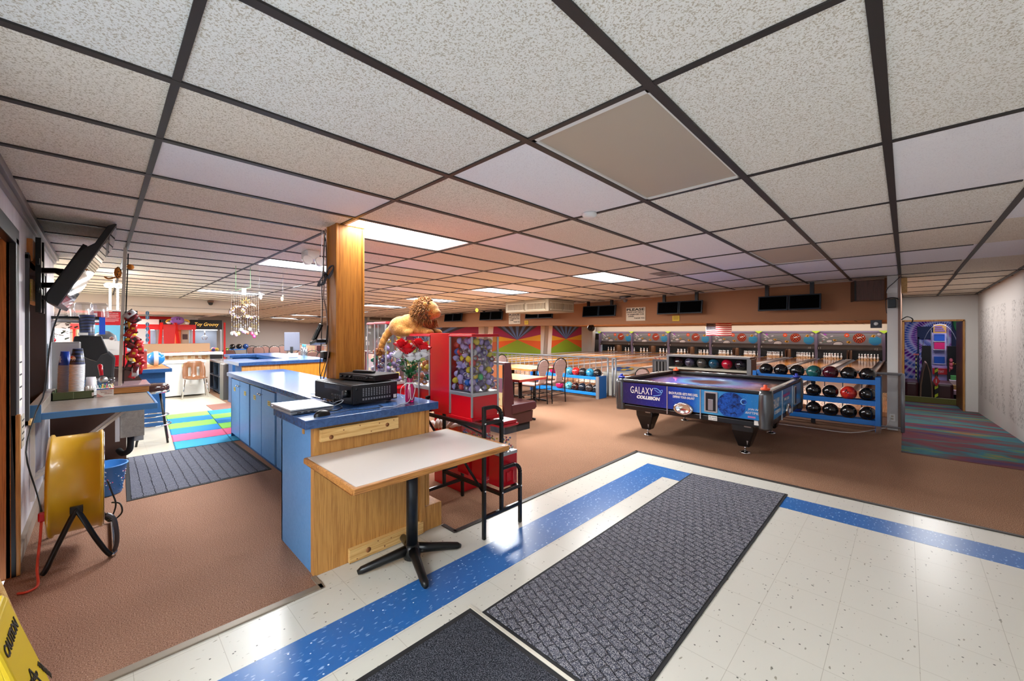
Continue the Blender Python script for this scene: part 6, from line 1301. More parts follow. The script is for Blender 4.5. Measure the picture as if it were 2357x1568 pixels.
m.build('small_print', mat('print_pink', 'e8a0a0', .5), o)
# ================================================================ BOOTHS, TABLES, CHAIRS
def fabric(name, cols, sc=.12):
    M = mat(name, cols[0], .85, spec=.1); t = NT(M); v = t.coord((1, 1, 1)); vo = t.n('TexVoronoi', distance='CHEBYCHEV'); vo.inputs['Scale'].default_value = 1 / sc; vo.inputs['Randomness'].default_value = .35; t.l(v, vo.inputs['Vector'])
    s = t.sep(vo.outputs['Color']); t.col(t.mix(t.math('MULTIPLY', t.noise(v, 60, 2), .3), t.ramp(s[0], [(i / len(cols), c) for i, c in enumerate(cols)], 'CONSTANT'), '7a5a40')); return M
M_fab = fabric('patchwork_fabric', ['d8a070', 'c8b890', 'b87858', '8aa4a0', 'd8c0a0', 'b8849a']); M_fabp = fabric('pale_patchwork_fabric', ['dcc4a8', 'd8a8a0', 'c8b4b8', 'e0d0a8', 'c09080'], .2)
def booth(x0, x1, y, lab, near=False, flip=1):
    o = thing('booth_bench', lab, 'booth', ((x0 + x1) / 2, y, 0), 'booths')
    m = MB(); P = lambda *q: [(y + flip * a, b) for a, b in q]
    m.prism(P((.03, .10), (.16, .10), (.20, .50), (.13, 1.09), (.0, 1.09), (-.02, .5)), 'x', x0, x1); b = m.build('backrest', M_maroon, o, bevel=.008)
    m = MB(); m.prism(P((.14, .44), (.68, .44), (.72, .40), (.72, .33), (.69, .30), (.14, .28)), 'x', x0, x1 + .01); m.build('seat_cushion', M_maroon, o, bevel=.03, seg=3)
    m = MB(); m.prism(P((.14, .12), (.62, .12), (.64, .29), (.14, .29)), 'x', x0, x1 - .005); m.build('seat_box', mat('maroon_box', '42201f', .4), o)
    m = MB(); m.prism(P((.02, 0), (.58, 0), (.58, .12), (.02, .12)), 'x', x0 + .02, x1 - .02); m.build('plinth', M_blackr, o)
    m = MB(); yy = y - flip * .022; m.box(x0 + .02, x1 - .03, min(yy, yy + flip * .01), max(yy, yy + flip * .01), .14, 1.06); m.build('fabric_back', M_fab if near else M_fabp, o)
    if near:
        F = lambda c: mat('patch_' + c, c, .85); yf = y - .028; xa, xb = x1 - .50, x1 - .03
        m = MB(); m.box(xa, xb, yf, yf + .004, .86, 1.05); m.build('orange_patch', mat('patch_orange', 'd07840', .85), b)
        m = MB(); m.box(xa, xa + .22, yf, yf + .004, .64, .85, 0); m.box(xa + .22, xb, yf, yf + .004, .64, .85, 1); m.tube([(xa + .345 + .008 * k * .9 * math.cos(k * .6) * .75, yf - .001, .745 + .008 * k * .9 * math.sin(k * .6) * .75) for k in range(1, 18)], .009, 6, 2); m.build('spiral_patch', [mat('patch_teal', '8aa0a8', .85), mat('patch_plum', '6a4658', .85), mat('patch_peach', 'e09a60', .85)], b)
        m = MB(); m.box(xa, xb, yf, yf + .004, .44, .63, 0)
        for rr, c in ((.075, 1), (.05, 2), (.028, 3)): m.poly([(xa + .345 + rr * a, yf - .001 * c - .0005, .535 + rr * 1.15 * q) for a, q in ((0, -1), (1, 0), (0, 1), (-1, 0))], c)
        m.build('diamond_patch', [mat('patch_sand', 'b8a878', .85), mat('patch_rust', 'b05a40', .85), mat('patch_cream', 'd8ccb0', .85), mat('patch_aqua', '5aa8b0', .85)], b)
        m = MB(); m.box(xa, xb, yf, yf + .004, .2, .43, 0)
        for k in range(6): m.box(xa + .2 + k * .045, xa + .215 + k * .045, yf - .002, yf, .22, .40, 1 + k % 2)
        m.build('striped_patch', [mat('patch_tan', 'c8a878', .85), mat('patch_brown', '7a4a34', .85), mat('patch_dusk', '9a7a98', .85)], b)
    return o
booth(-6.2, -4.30, 4.24, 'maroon vinyl booth with patchwork fabric back, nearest the capsule machines', True)
booth(-8.9, -7.4, 4.30, 'maroon booth with pale patchwork back behind the oak column'); booth(-18.2, -15.6, 5.6, 'far booth with pale patchwork back by the island monitor'); booth(-15.2, -12.5, 5.6, 'far booth with pale patchwork back beside the oak column')
booth(-11.6, -9.6, 4.6, 'maroon booth seen between the oak column and the taller capsule machine')
def table(x0, x1, y0, y1, edge, lab):
    o = thing('dining_table', lab, 'table', ((x0 + x1) / 2, (y0 + y1) / 2, 0), 'dining tables')
    m = MB(); m.box(x0, x1, y0, y1, .73, .762); m.build('tabletop', mat('tan_laminate', 'c89868', .25), o); m = MB()
    for a in ((x0 - .012, x0, y0, y1), (x1, x1 + .012, y0, y1), (x0 - .012, x1 + .012, y0 - .012, y0), (x0 - .012, x1 + .012, y1, y1 + .012)): m.box(*a, .722, .76)
    m.build('edge_band', edge, o)
    for cx in (x0 + .3, x1 - .3):
        cy = (y0 + y1) / 2; m = MB(); m.cyl((cx, cy, .05), (cx, cy, .725), .035, n=12); m.build('pedestal', M_black, o); m = MB()
        for k in range(4): m.bar((cx, cy, .06), (cx + .27 * math.cos(k * PI / 2 + .8), cy + .27 * math.sin(k * PI / 2 + .8), .02), .05, .03)
        m.build('foot', M_blackm, o)
M_rede = mat('red_edge', '9a3228', .4)
table(-5.95, -4.55, 4.82, 5.50, M_rede, 'red-edged dining table at the nearest booth'); table(-6.95, -5.68, 6.40, 7.25, M_oakx, 'oak-edged dining table between the chairs by the low ball rack'); table(-8.9, -7.7, 5.0, 5.7, M_rede, 'red-edged dining table behind the taller capsule machine')
table(-4.75, -3.95, 9.25, 10.0, M_oakx, 'small scoring table in the lowered area by the lone chair').__class__ if False else None
def chair(pad, solid, lab, grp, name='dining_chair'):
    """faces +Y; origin on the floor"""
    o = thing(name, lab, 'chair', (0, 0, 0), grp)
    for s in (-1, 1):
        m = MB(); m.tube(smooth([(s * .21, -.22, 0), (s * .205, -.20, .45), (s * .205, -.235, .70), (s * .19, -.26, .86), (s * .12, -.275, .95), (0, -.28, .985)]), .012, 8); m.build('back_leg', M_blackm, o)
        m = MB(); m.tube([(s * .20, .21, 0), (s * .19, .19, .43)], .012, 8); m.build('front_leg', M_blackm, o)
    m = MB()
    for z in (.18, .26): m.cyl((-.2, .2, z), (.2, .2, z), .008, n=6); m.cyl((-.205, -.2, z), (.205, -.2, z), .008, n=6)
    for s in (-1, 1): m.cyl((s * .2, -.2, .22), (s * .2, .2, .22), .008, n=6); m.cyl((s * .2, -.2, .415), (s * .19, .2, .415), .012, n=6)
    m.build('stretcher', M_blackm, o)
    m = MB(); m.prism([(-.215, -.19), (.215, -.19), (.225, .0), (.21, .22), (-.21, .22), (-.225, .0)], 'z', .425, .475); m.build('seat', pad, o, bevel=.02, seg=3)
    pts = [(-.10, .47), (.10, .47), (.095, .62), (.13, .72), (.175, .80), (.175, .87), (.10, .94), (0, .965), (-.10, .94), (-.175, .87), (-.175, .80), (-.13, .72), (-.095, .62)] if not solid else [(-.12, .47), (.12, .47), (.14, .62), (.18, .74), (.19, .84), (.16, .90), (.08, .93), (-.08, .93), (-.16, .90), (-.19, .84), (-.18, .74), (-.14, .62)]
    m = MB(); m.T = Matrix.Translation((0, -.205, 0)) @ Matrix.Translation((0, 0, .47)) @ Matrix.Rotation(.13, 4, 'X') @ Matrix.Translation((0, 0, -.47)); m.prism(pts, 'y', -.02, .012); m.build('backrest', pad, o, bevel=.008)
    m = MB(); m.tube([(-.04, -.268, .955), (-.045, -.27, .93), (0, -.272, .92), (.045, -.27, .93), (.04, -.268, .955)], .006, 6); m.build('hand_loop', M_chrome, o)
    return o
def lattice(name, a, b, sc):
    M = mat(name, a, .85, spec=.1); t = NT(M); v = t.coord((1, 1, 1), (0, PI / 4, 0)); c = t.n('TexChecker'); c.inputs['Scale'].default_value = sc; c.inputs['Color1'].default_value = lin(a); c.inputs['Color2'].default_value = lin(b); t.l(v, c.inputs['Vector']); t.col(c.outputs['Color']); return M
ch = chair(lattice('lattice_fabric', 'c4a89c', '9a7874', 55), False, 'black framed dining chair nearest the aisle at the oak-edged table', 'dining chairs'); ch.location = (-5.72, 6.50, 0); ch.rotation_euler = (0, 0, math.radians(95))
for (x, y, a, l) in ((-5.68, 7.08, 84, 'black framed dining chair beside the ball rack, right of the nearest one'), (-7.15, 6.60, -90, 'white backed dining chair on the far side of the tables, left of two'), (-7.25, 7.35, -80, 'white backed dining chair near the railing, right of two'), (-8.2, 7.4, -30, 'dining chair half hidden by the booth at the railing')): clone(ch, (x, y, 0), l, math.radians(a))
ch2 = clone(ch, (-4.62, 8.95, -.3), 'lone dining chair in the lowered bowlers area behind the air hockey table', math.radians(170))
bc = chair(mat('cocoa_fabric', '6e4e46', .8), True, 'brown banquet chair standing apart at the left of the far row', 'banquet chairs', 'banquet_chair'); bc.location = (-17.0, 2.62 + .55, 0); bc.rotation_euler = (0, 0, -PI / 2)
for k, (p, X) in enumerate(((580, -20.0), (599, -19.4), (617, -20.3), (632, -19.6), (654, -20.2), (706, -13.6), (722, -13.2), (752, -12.6))):
    u = (1178.5 - p) / 925; d = -X / (.6997 + .7144 * u); clone(bc, (X, d * (.7144 - .6997 * u), 0), 'brown banquet chair in the far row, %s from the left' % ORD[k + 1], -PI / 2 + (k % 3 - 1) * .25)
table(-19.6, -15.2, 3.55, 4.2, M_oakx, 'long table under the gray far wall') if False else None
table(-21.2, -20.6, 4.6, 6.6, M_oakx, 'long far table behind the banquet chairs by the gray wall')
o = thing('ball_rack', 'far blue ball rack among the banquet chairs by the gray wall', 'rack', (-20.9, 4.1, 0))
for z in (.55, .85): m = MB(); m.box(-20.8, -20.5, 3.75, 4.55, z - .04, z); m.build('rail', M_rackblue, o)
for y in (3.75, 4.55): m = MB(); m.box(-20.8, -20.5, y - .03, y + .03, 0, .9); m.build('end_panel', MC['lime_cap'] if y < 4 else M_rackblue, o)
for k, (y, c, n) in enumerate(((3.92, blk, 'black'), (4.16, blk, 'black'), (4.40, ballmat('1c3f7a'), 'navy blue'))): bball((-20.6, y, .96), .108, c, '%s bowling ball %s the far ball rack' % (n, ('at the left of', 'in the middle of', 'at the right of')[k]), 'balls on the far rack', k, 0)
# ================================================================ BOWLERS AREA
o = thing('ball_return', 'gray ball return hood with a round mouth behind the air hockey table', 'ball return', (-4.9, 12.6, -.2)); Mh = mat('hood_gray', '9c9c96', .4)
m = MB(); m.T = Matrix.Translation((-5.05, 12.0, -.2)); m.prism([(-.30, 0), (.30, 0), (.30, .55), (.2, .82), (-.2, .82), (-.30, .55)], 'y', -.05, .5); m.build('hood', Mh, o, bevel=.03)
m = MB(); m.T = Matrix.Translation((-5.05, 11.94, .22)); m.lathe([(.20, -.01), (.22, .0), (.20, .01), (.17, .012), (.16, -.0)], (0, 0, 0), 24, ax='y'); m.build('mouth_ring', Mh, o)
m = MB(); m.cyl((-5.05, 11.94, .22), (-5.05, 11.948, .22), .17, n=24); m.build('mouth', M_black, o); m = MB(); m.box(-5.35, -4.75, 10.6, 11.9, .18, .26); m.box(-5.15, -4.95, 10.8, 11.8, -.3, .18); m.build('ball_track', Mh, o, bevel=.02)
o = thing('scoring_console', 'pale scoring console with a blue printed top in the lowered area', 'console', (-5.3, 10.2, -.3)); m = MB(); m.prism([(9.6, -.3), (10.3, -.3), (10.3, .62), (9.55, .48)], 'x', -5.9, -5.1); m.build('cabinet', mat('console_cream', 'c8c4b8', .4), o, bevel=.03); m = MB(); m.T = Matrix.Translation((-5.5, 9.92, .565)) @ Matrix.Rotation(.185, 4, 'X'); m.ball((0, 0, 0), (.30, .22, .012), 20, 0); m.build('printed_top', fabric('console_print', ['2a4a90', 'e0e0e0', '3a70b0', 'd8b040'], .14), o)
o = thing('scoring_table', 'oak-topped desk in the lowered area beside the lone chair', 'table', (-4.7, 9.5, -.3)); m = MB(); m.box(-5.2, -4.2, 9.25, 9.75, .42, .46); m.build('desktop', M_oakx, o); m = MB(); m.box(-5.1, -4.3, 9.35, 9.65, -.3, .42); m.build('desk_base', mat('desk_tan', 'b89068', .5), o)
o = thing('hung_bags', 'row of gray bags hanging from red hooks beside the storage unit', 'bags', (-4.15, 9.4, .3))
for k in range(4): m = MB(); m.box(-4.32 + k * .08, -4.27 + k * .08, 9.3, 9.5, .3, .86); m.build('bag', mat('bag_gray', '5e5a58', .7), o, bevel=.015)
m = MB(); m.tube([(-4.35, 9.4, .95), (-4.30, 9.4, .88), (-4.24, 9.4, .90)], .01, 6); m.tube([(-4.25, 9.4, .95), (-4.2, 9.4, .88), (-4.14, 9.4, .90)], .01, 6); m.build('hook', mat('hook_red', '9a3a34', .5), o); m = MB(); m.box(-4.4, -4.0, 9.38, 9.42, -.3, .9); m.build('stand', M_dgray, o)
o = thing('pinsetter_door', 'dark recess with machinery left of the first masking post', 'machine', (-21.7, 34, .2)); m = MB(); m.box(-21.95, -21.3, 34.0, 34.1, -.28, 1.5, 0); m.build('recess', mat('recess_dark', '2c2420', .7), o)
for k in range(4): m = MB(); m.cyl((-21.85 + k * .15, 33.95, -.25), (-21.85 + k * .15, 33.95, .9), .03, n=8); m.build('rod', M_gray, o)
# ================================================================ LION
def blob(parts, vox=.012, name='body', M=None, parent=None, T=None):
    m = MB(); m.T = T
    for c, r in parts: m.ball(c, tuple(k * (1.22 if name == 'body' else 1) for k in r) if isinstance(r, tuple) else r, 16)
    ob = m.build(name, M, parent); md = ob.modifiers.new('remesh', 'REMESH'); md.mode = 'VOXEL'; md.voxel_size = vox; md.use_smooth_shade = True
    sm = ob.modifiers.new('smooth', 'SMOOTH'); sm.iterations = 4; sm.factor = .6; return ob
def plush(name, a, b):
    M = mat(name, a, .95, spec=.1); t = NT(M); n = t.noise(t.coord(), 90, 4, .7); t.col(t.ramp(n, [(.35, b), (.6, a)])); t.bump(n, .6, .006)
    M.node_tree.nodes['Principled BSDF'].inputs['Sheen Weight'].default_value = .3; return M
M_lion = plush('lion_fur', 'c08c46', '96642a'); M_mane = plush('mane_fur', 'a87238', '74481e')
o = thing('plush_lion', 'golden plush lion lying on the red capsule machine with its tail hanging', 'plush toy', (-3.4, 2.12, 1.53))
Y = 2.11
LT = Matrix.Translation((-3.36, 2.11, -.022)) @ Matrix.Rotation(math.radians(24), 4, 'Z') @ Matrix.Translation((3.36, -2.11, 0)); HT = LT @ Matrix.Translation((-3.255, 2.11, 0)) @ Matrix.Rotation(math.radians(22), 4, 'Z') @ Matrix.Translation((3.255, -2.11, 0))
blob([((-3.52, Y, 1.62), (.10, .10, .085)), ((-3.43, Y, 1.64), (.10, .09, .085)), ((-3.34, Y, 1.655), (.09, .085, .10)), ((-3.28, Y, 1.70), (.07, .07, .08)), ((-3.22, Y, 1.77), (.085, .08, .08)), ((-3.15, Y, 1.745), (.05, .05, .04)),
      ((-3.47, Y - .075, 1.585), (.085, .045, .055)), ((-3.38, Y - .09, 1.558), (.05, .035, .03)), ((-3.42, Y - .085, 1.565), (.05, .035, .035)), ((-3.47, Y + .075, 1.585), (.085, .045, .055)), ((-3.38, Y + .09, 1.558), (.05, .035, .03)),
      ((-3.30, Y - .06, 1.61), (.05, .035, .06)), ((-3.24, Y - .07, 1.575), (.06, .032, .035)), ((-3.17, Y - .075, 1.56), (.045, .036, .032)), ((-3.30, Y + .06, 1.61), (.05, .035, .06)), ((-3.24, Y + .07, 1.575), (.06, .032, .035)), ((-3.17, Y + .075, 1.56), (.045, .036, .032)),
      ((-3.60, Y - .02, 1.60), (.05, .04, .045)), ((-3.64, Y - .04, 1.565), (.035, .03, .04)), ((-3.665, Y - .06, 1.52), (.03, .028, .04)), ((-3.68, Y - .08, 1.47), (.027, .026, .04)), ((-3.69, Y - .09, 1.43), (.025, .025, .035))], .010, 'body', M_lion, o, LT)
m = MB(); m.T = LT; m.ball((-3.695, Y - .095, 1.385), (.036, .034, .045), 14); r = random.Random(3)
for _ in range(60): d = Vector((r.gauss(0, 1), r.gauss(0, 1), r.gauss(-.4, 1))).normalized(); p = Vector((-3.695, Y - .095, 1.385)) + d * .03; m.tube([p, p + d * .025], [.008, .001], 5)
m.build('tail_tuft', M_mane, o)
m = MB(); m.T = HT; r = random.Random(14); c = Vector((-3.255, Y, 1.765))
m.ball(c, (.10, .115, .12), 18)
for _ in range(1500):
    d = Vector((r.gauss(-.25, 1), r.gauss(0, 1), r.gauss(0, 1))).normalized()
    if d.x > .62 and abs(d.z) < .8: continue
    p = c + Vector((d.x * .09, d.y * .10, d.z * .108)); tip = p + d * r.uniform(.028, .055) + Vector((-.008, 0, -.02)) + Vector((r.gauss(0, .008), r.gauss(0, .008), r.gauss(0, .008))); mid = (p + tip) / 2 + d * .01
    m.tube([p, mid, tip], [.0085, .006, .0008], 4)
for _ in range(260): p = Vector((-3.23 + r.gauss(0, .035), Y + r.gauss(0, .05), 1.68)); m.tube([p, p + Vector((r.gauss(0, .01), r.gauss(0, .01), -.035)), p + Vector((r.gauss(0.01, .015), r.gauss(0, .015), -.075))], [.008, .006, .0008], 4)
m.build('mane', M_mane, o)
blob([((-3.16, Y, 1.745), (.045, .042, .035)), ((-3.185, Y, 1.78), (.05, .06, .05)), ((-3.175, Y, 1.715), (.035, .035, .02))], .008, 'face', plush('face_fur', 'd0a468', 'b88848'), o, HT)
m = MB(); m.T = HT; m.ball((-3.135, Y, 1.735), (.028, .034, .024), 12); m.build('white_muzzle', plush('muzzle_fur', 'e8dcd0', 'd0c0b0'), o); m = MB(); m.T = HT; m.ball((-3.112, Y, 1.752), (.010, .014, .009), 10); m.build('nose', mat('nose_brown', '6a3a2c', .4), o)
for s in (-1, 1): m = MB(); m.T = HT; m.ball((-3.145, Y + s * .028, 1.785), .008, 10); m.build('eye', M_black, o); m = MB(); m.T = HT; m.ball((-3.235, Y + s * .11, 1.815), (.026, .014, .03), 12); m.build('ear', M_lion, o)
# ================================================================ ISLAND COUNTER
o = thing('island_counter', 'ring-shaped island counter with blue top and amber oak front', 'counter', (-9.3, 2.3, 0))
OX0, OX1, OY0, OY1, HX0, HX1, HY0, HY1 = -11.0, -7.70, 1.55, 3.02, -10.4, -8.45, 1.92, 2.42
def ring(a, b, m, k=0):
    m.box(-8.85 + k * 5, OX1 - k, OY0 + k * 2, HY0, a, b); m.box(OX0 + k, OX1 - k, HY1 + k, OY1 - k, a, b); m.box(OX0 + k, HX0 - k, 1.93 + k, HY1 + k, a, b); m.box(HX1 + k, OX1 - k, HY0 - k, HY1 + k, a, b)
m = MB(); ring(1.0, 1.055, m); m.build('worktop', M_blam, o, bevel=.003); m = MB(); ring(0, 1.0, m, .06); m.build('carcass', M_bdark, o)
m = MB(); m.box(-7.76, -7.74, 1.60, 2.15, 0, .998); m.build('oak_front', M_oak, o); m = MB(); m.box(-7.76, -7.74, 2.155, 2.94, 0, .998); m.build('amber_front', M_amber, o)
m = MB(); m.box(-8.9, -8.6, 1.50, 1.578, .35, .98); m.build('paper_holder', mat('taupe_holder', '8a7e72', .6), o)
o = thing('till_monitor', 'thin silver monitor on the island counter seen from behind', 'monitor', (-9.0, 2.72, 1.055)); T = Matrix.Translation((-8.98, 2.72, 1.055)) @ Matrix.Rotation(math.radians(-15), 4, 'Z')
m = MB(); m.T = T @ Matrix.Rotation(-.13, 4, 'Y'); m.box(0, .03, -.13, .15, .12, .50); m.build('case', mat('silver_monitor', '565866', .5), o, bevel=.01); m = MB(); m.T = T; m.box(-.08, .10, -.08, .08, 0, .015); m.bar((0, 0, 0), (.03, 0, .2), .05, .03); m.build('stand', M_black, o)
o = thing('desk_telephone', 'white desk phone and papers beside the till monitor', 'telephone', (-8.7, 2.55, 1.055)); m = MB(); m.prism([(-.12, 0), (.12, 0), (.12, .09), (-.12, .03)], 'y', -.09, .09)
m.v = [(x - 8.65, y + 2.62, z + 1.056) for x, y, z in m.v]; m.build('base', M_whitep, o, bevel=.01); m = MB(); m.bar((-8.6, 2.57, 1.14), (-8.75, 2.57, 1.10), .04, .03); m.build('handset', M_whitep, o, bevel=.01)
m = MB(); m.box(-9.0, -8.55, 2.44, 2.56, 1.056, 1.062); tag(m.build('white_tray', M_whitep), 'flat white tray at the inner edge of the island counter', 'tray')
for x, y, l in ((-8.62, 2.86, 'clear sanitizer bottle with a blue pump, nearer on the island'), (-8.95, 2.93, 'clear sanitizer bottle with a blue pump behind the till monitor')):
    o = thing('sanitizer_bottle', l, 'bottle', (x, y, 1.055)); m = MB(); m.lathe([(0, 0), (.045, .002), (.047, .02), (.047, .15), (.03, .19), (.015, .20), (0, .20)], (x, y, 1.056), 16); m.build('bottle', glassy('bottle_plastic', 'dcecf4', .25, .1), o); m = MB(); m.cyl((x, y, 1.25), (x, y, 1.29), .014, n=10); m.bar((x - .01, y - .01, 1.30), (x + .04, y + .01, 1.295), .018, .012); m.build('pump', mat('pump_blue', '3aa0c0', .4), o)
# low glass shelf counter and cubbies at the left end of the island
o = thing('cubby_shelf', 'dark open cubby shelf with a gray top left of the island', 'shelf', (-12.3, 2.3, 0)); m = MB(); m.box(-13.7, -11.05, 2.05, 2.5, .78, .82); m.build('top', lam('gray_top', '8e8a88', 'a8a4a2', .2), o)
m = MB(); m.box(-13.7, -11.1, 2.47, 2.5, 0, .78); m.build('back', M_dgray, o); m = MB(); m.box(-11.1, -11.06, 2.05, 2.5, 0, .80); m.build('oak_end', M_oak, o)
for x in (-13.7, -13.05, -12.4, -11.75, -11.14): m = MB(); m.box(x, x + .04, 2.06, 2.48, 0, .78); m.build('divider', mat('slate_blue', '3c4a5e', .5), o)
for z in (.04, .42): m = MB(); m.box(-13.7, -11.1, 2.06, 2.48, z, z + .03); m.build('shelf_board', MC['slate_blue'], o)
for k, (x, l) in enumerate(((-11.95, 'left'), (-11.5, 'right'))): bball((x, 2.22, .18), .108, ballmat('c8d030'), 'yellow green bowling ball at the %s of the low cubby' % l, 'balls in the cubby', k)
m = MB(); r = random.Random(2)
for _ in range(14): m.ball((-12.1 + r.uniform(-.12, .12), 2.2 + r.uniform(-.05, .05), .50 + r.uniform(0, .14)), .05, 10)
tag(m.build('towel_heap', M_whitep), 'heap of white towels in the upper cubby', 'towels', kind='stuff')
# freezer, half wall and brown chair
o = thing('chest_freezer', 'white chest freezer against the half wall', 'freezer', (-12.9, 1.1, 0)); m = MB(); m.box(-13.0, -12.45, -.2, 1.80, .03, .80); m.build('body', M_whitep, o, bevel=.015); m = MB(); m.box(-13.0, -12.42, -.22, 1.82, .805, .87); l = m.build('lid', M_whitep, o, bevel=.012); m = MB(); m.box(-12.45, -12.43, 1.35, 1.5, .70, .78); m.build('latch', mat('beige_latch', 'c8b890', .5), o)
m = MB(); m.box(-12.452, -12.445, .65, 1.0, .05, .10); m.build('base_grille', mat('cream_grille', 'd8cfb8', .5), o)
m = MB(); m.box(-13.02, -12.80, -1.6, 1.98, .985, 1.05); m.prism([(-13.0, 1.98), (-12.80, 1.98), (-12.6, 2.20), (-13.0, 2.20)], 'z', .985, 1.05); struct(m, 'trim_8', M_white)
m = MB(); m.box(-13.25, -12.99, -1.6, 1.98, 1.06, 1.27); struct(m, 'trim_9', mat('brown_band', '9a7656', .7))
M_bord = fabric('scroll_border', ['d8c4a8', 'b8885c', 'c8ac88', 'a07050'], .07); m = MB(); m.box(-13.0, -12.985, -1.6, 1.98, .86, .985); struct(m, 'trim_10', M_bord)
o = thing('shell_chair', 'brown plastic shell chair with chrome legs before the freezer', 'chair', (-12.1, 1.55, 0)); M_shell = mat('brown_shell', '7e5438', .3)
def shell():
    m = MB(); N = 10; prof = [(.40, .455), (.34, .44), (.2, .43), (.05, .425), (-.03, .44), (-.07, .50), (-.09, .60), (-.11, .72), (-.125, .82), (-.13, .86)]; vs = []
    for i, (d, z) in enumerate(prof):
        w = [.20, .215, .22, .22, .22, .22, .225, .215, .19, .13][i]
        for j in range(9): u = -1 + j / 4; vs.append((-12.22 + d * 1.0 + (.05 * u * u if i > 4 else 0), 1.56 + u * w, z + (.035 * u * u if i < 5 else 0)))
    fs = [(i * 9 + j, i * 9 + j + 1, (i + 1) * 9 + j + 1, (i + 1) * 9 + j) for i in range(9) for j in range(8) if not (i in (5, 6) and j in (2, 3 + 2))]
    m.add(vs, fs, 0, True); ob = m.build('seat_shell', M_shell, o); sd = ob.modifiers.new('solid', 'SOLIDIFY'); sd.thickness = .010; return ob
shell()
for x, y, x2, y2 in ((-12.0, 1.36, -11.93, 1.30), (-12.0, 1.76, -11.93, 1.80), (-12.2, 1.38, -12.36, 1.33), (-12.2, 1.74, -12.36, 1.80)): m = MB(); m.cyl((x, y, .43), (x2, y2, 0), .012, n=8); m.build('leg', M_chrome, o)
# ================================================================ GAMES BEYOND THE HALF WALL
o = thing('red_game_frame', 'red painted gantry over the games beyond the half wall', 'game', (-16.4, 1.2, 1.0)); M_fr = mat('frame_red', 'e01410', .4)
m = MB(); m.box(-16.4, -16.25, -.6, 2.12, 1.64, 1.80); m.build('beam', M_fr, o)
for y in (-.55, .98, 2.05): m = MB(); m.box(-16.38, -16.3, y, y + .05, 0, 1.66); m.build('post', M_fr, o)
for y in (1.26, 1.62): m = MB(); m.bar((-16.2, y + (.02 if y < 1.4 else -.02), 1.85), (-15.9, y + (-.06 if y < 1.4 else .06), .95), .07, .05); m.build('slanted_rail', M_fr, o)
m = MB(); m.prism([(1.34, .9), (1.56, .9), (1.60, 1.80), (1.30, 1.80)], 'x', -16.15, -16.10); m.build('slide_board', M_fr, o)
m = MB(); m.box(-19.1, -18.9, .7, 1.75, 1.82, 2.12); tag(m.build('red_sign_board', mat('board_red', 'c01010', .5)), 'plain red board high behind the round purple toy', 'sign')
o = thing('purple_toy', 'round purple toy with yellow arms lying on the red beam', 'plush toy', (-16.3, 1.75, 1.8)); m = MB(); m.ball((-16.3, 1.66, 1.93), (.15, .18, .13), 18); m.build('body', mat('toy_purple', 'a070d0', .25), o)
for s in (-1, 1): m = MB(); m.tube(smooth([(-16.2, 1.66 + s * .16, 1.95), (-16.18, 1.66 + s * .24, 1.93), (-16.15, 1.66 + s * .27, 1.87), (-16.13, 1.66 + s * .2, 1.84)]), .025, 8); m.build('arm', mat('toy_yellow', 'e0b030', .4), o); m = MB(); m.ball((-16.12, 1.66 + s * .22, 1.85), (.04, .06, .035), 10); m.build('glove', M_whitep, o); m = MB(); m.ball((-16.155, 1.66 + s * .035 + .01, 1.97), (.01, .012, .028), 8); m.build('eye', M_black, o)
def claw(x, y0, y1, lab, hdr, txt=None, seed=0):
    o = thing('claw_machine', lab, 'claw machine', (x - .4, (y0 + y1) / 2, 0), 'claw machines'); m = MB(); m.box(x - .8, x, y0, y1, 0, .82); m.build('cabinet', M_black, o, bevel=.01)
    m = MB(); m.box(x - .8, x, y0, y1, 1.66, 1.98); h = m.build('header', hdr, o, bevel=.01); m = MB(); m.box(x - .8, x - .77, y0 + .03, y1 - .03, .82, 1.66); m.build('back_panel', mat('claw_back', '8a96a8', .4), o)
    m = MB(); m.box(x - .02, x - .01, y0 + .05, y1 - .05, .82, 1.66); m.build('front_glass', M_glass2, o); m = MB()
    for y in (y0, y1 - .05): m.box(x - .05, x, y, y + .05, .82, 1.66)
    m.build('corner_post', M_alu, o); m = MB(); m.box(x - .6, x - .2, y0 + .1, y1 - .1, 1.63, 1.65); m.build('light_strip', mat('claw_light', 'ffffff', .5, em=5), o)
    m = MB(); r = random.Random(seed)
    for _ in range(45): m.ball((x - r.uniform(.06, .7), r.uniform(y0 + .08, y1 - .08), .84 + r.random() * .14), r.uniform(.05, .08), 8, r.randrange(5))
    p = m.build('prize_heap', [mat('prize_' + c, c, .9) for c in ('e8e4e0', '3ab0a8', 'e06090', 'e8c840', '5070c0')], o); p['kind'] = 'stuff'
    m = MB(); yc = (y0 + y1) / 2; m.cyl((x - .35, yc, 1.45), (x - .35, yc, 1.64), .015, n=8)
    for k in range(3): a = k * 2.1; m.tube([(x - .35, yc, 1.47), (x - .35 + .09 * math.cos(a), yc + .09 * math.sin(a), 1.40), (x - .35 + .04 * math.cos(a), yc + .04 * math.sin(a), 1.30)], .01, 6)
    m.build('claw', M_chrome, o)
    if txt: text('lettering', txt, mat('script_yellow', 'e8b050', .4, em=.6), o, (x + .003, y0 + .12, 1.74), .1, rot=rt, w=(y1 - y0) * .75, h=.15, shear=.3, ext=.004)
    return o
claw(-16.9, 2.05, 2.92, 'claw machine with a black header and script lettering at the right end', M_black, 'Toy Groovy', 3); claw(-17.2, .62, 1.30, 'claw machine with white header behind the red gantry legs', M_whitep, None, 5); claw(-17.2, 1.34, 1.62, 'narrow claw machine right of the gantry slide', M_dgray, None, 6)
m = MB(); m.box(-16.86, -16.8, 2.95, 3.0, 0, 1.9); tag(m.build('red_post', M_fr), 'thin red post beside the scripted claw machine', 'post')
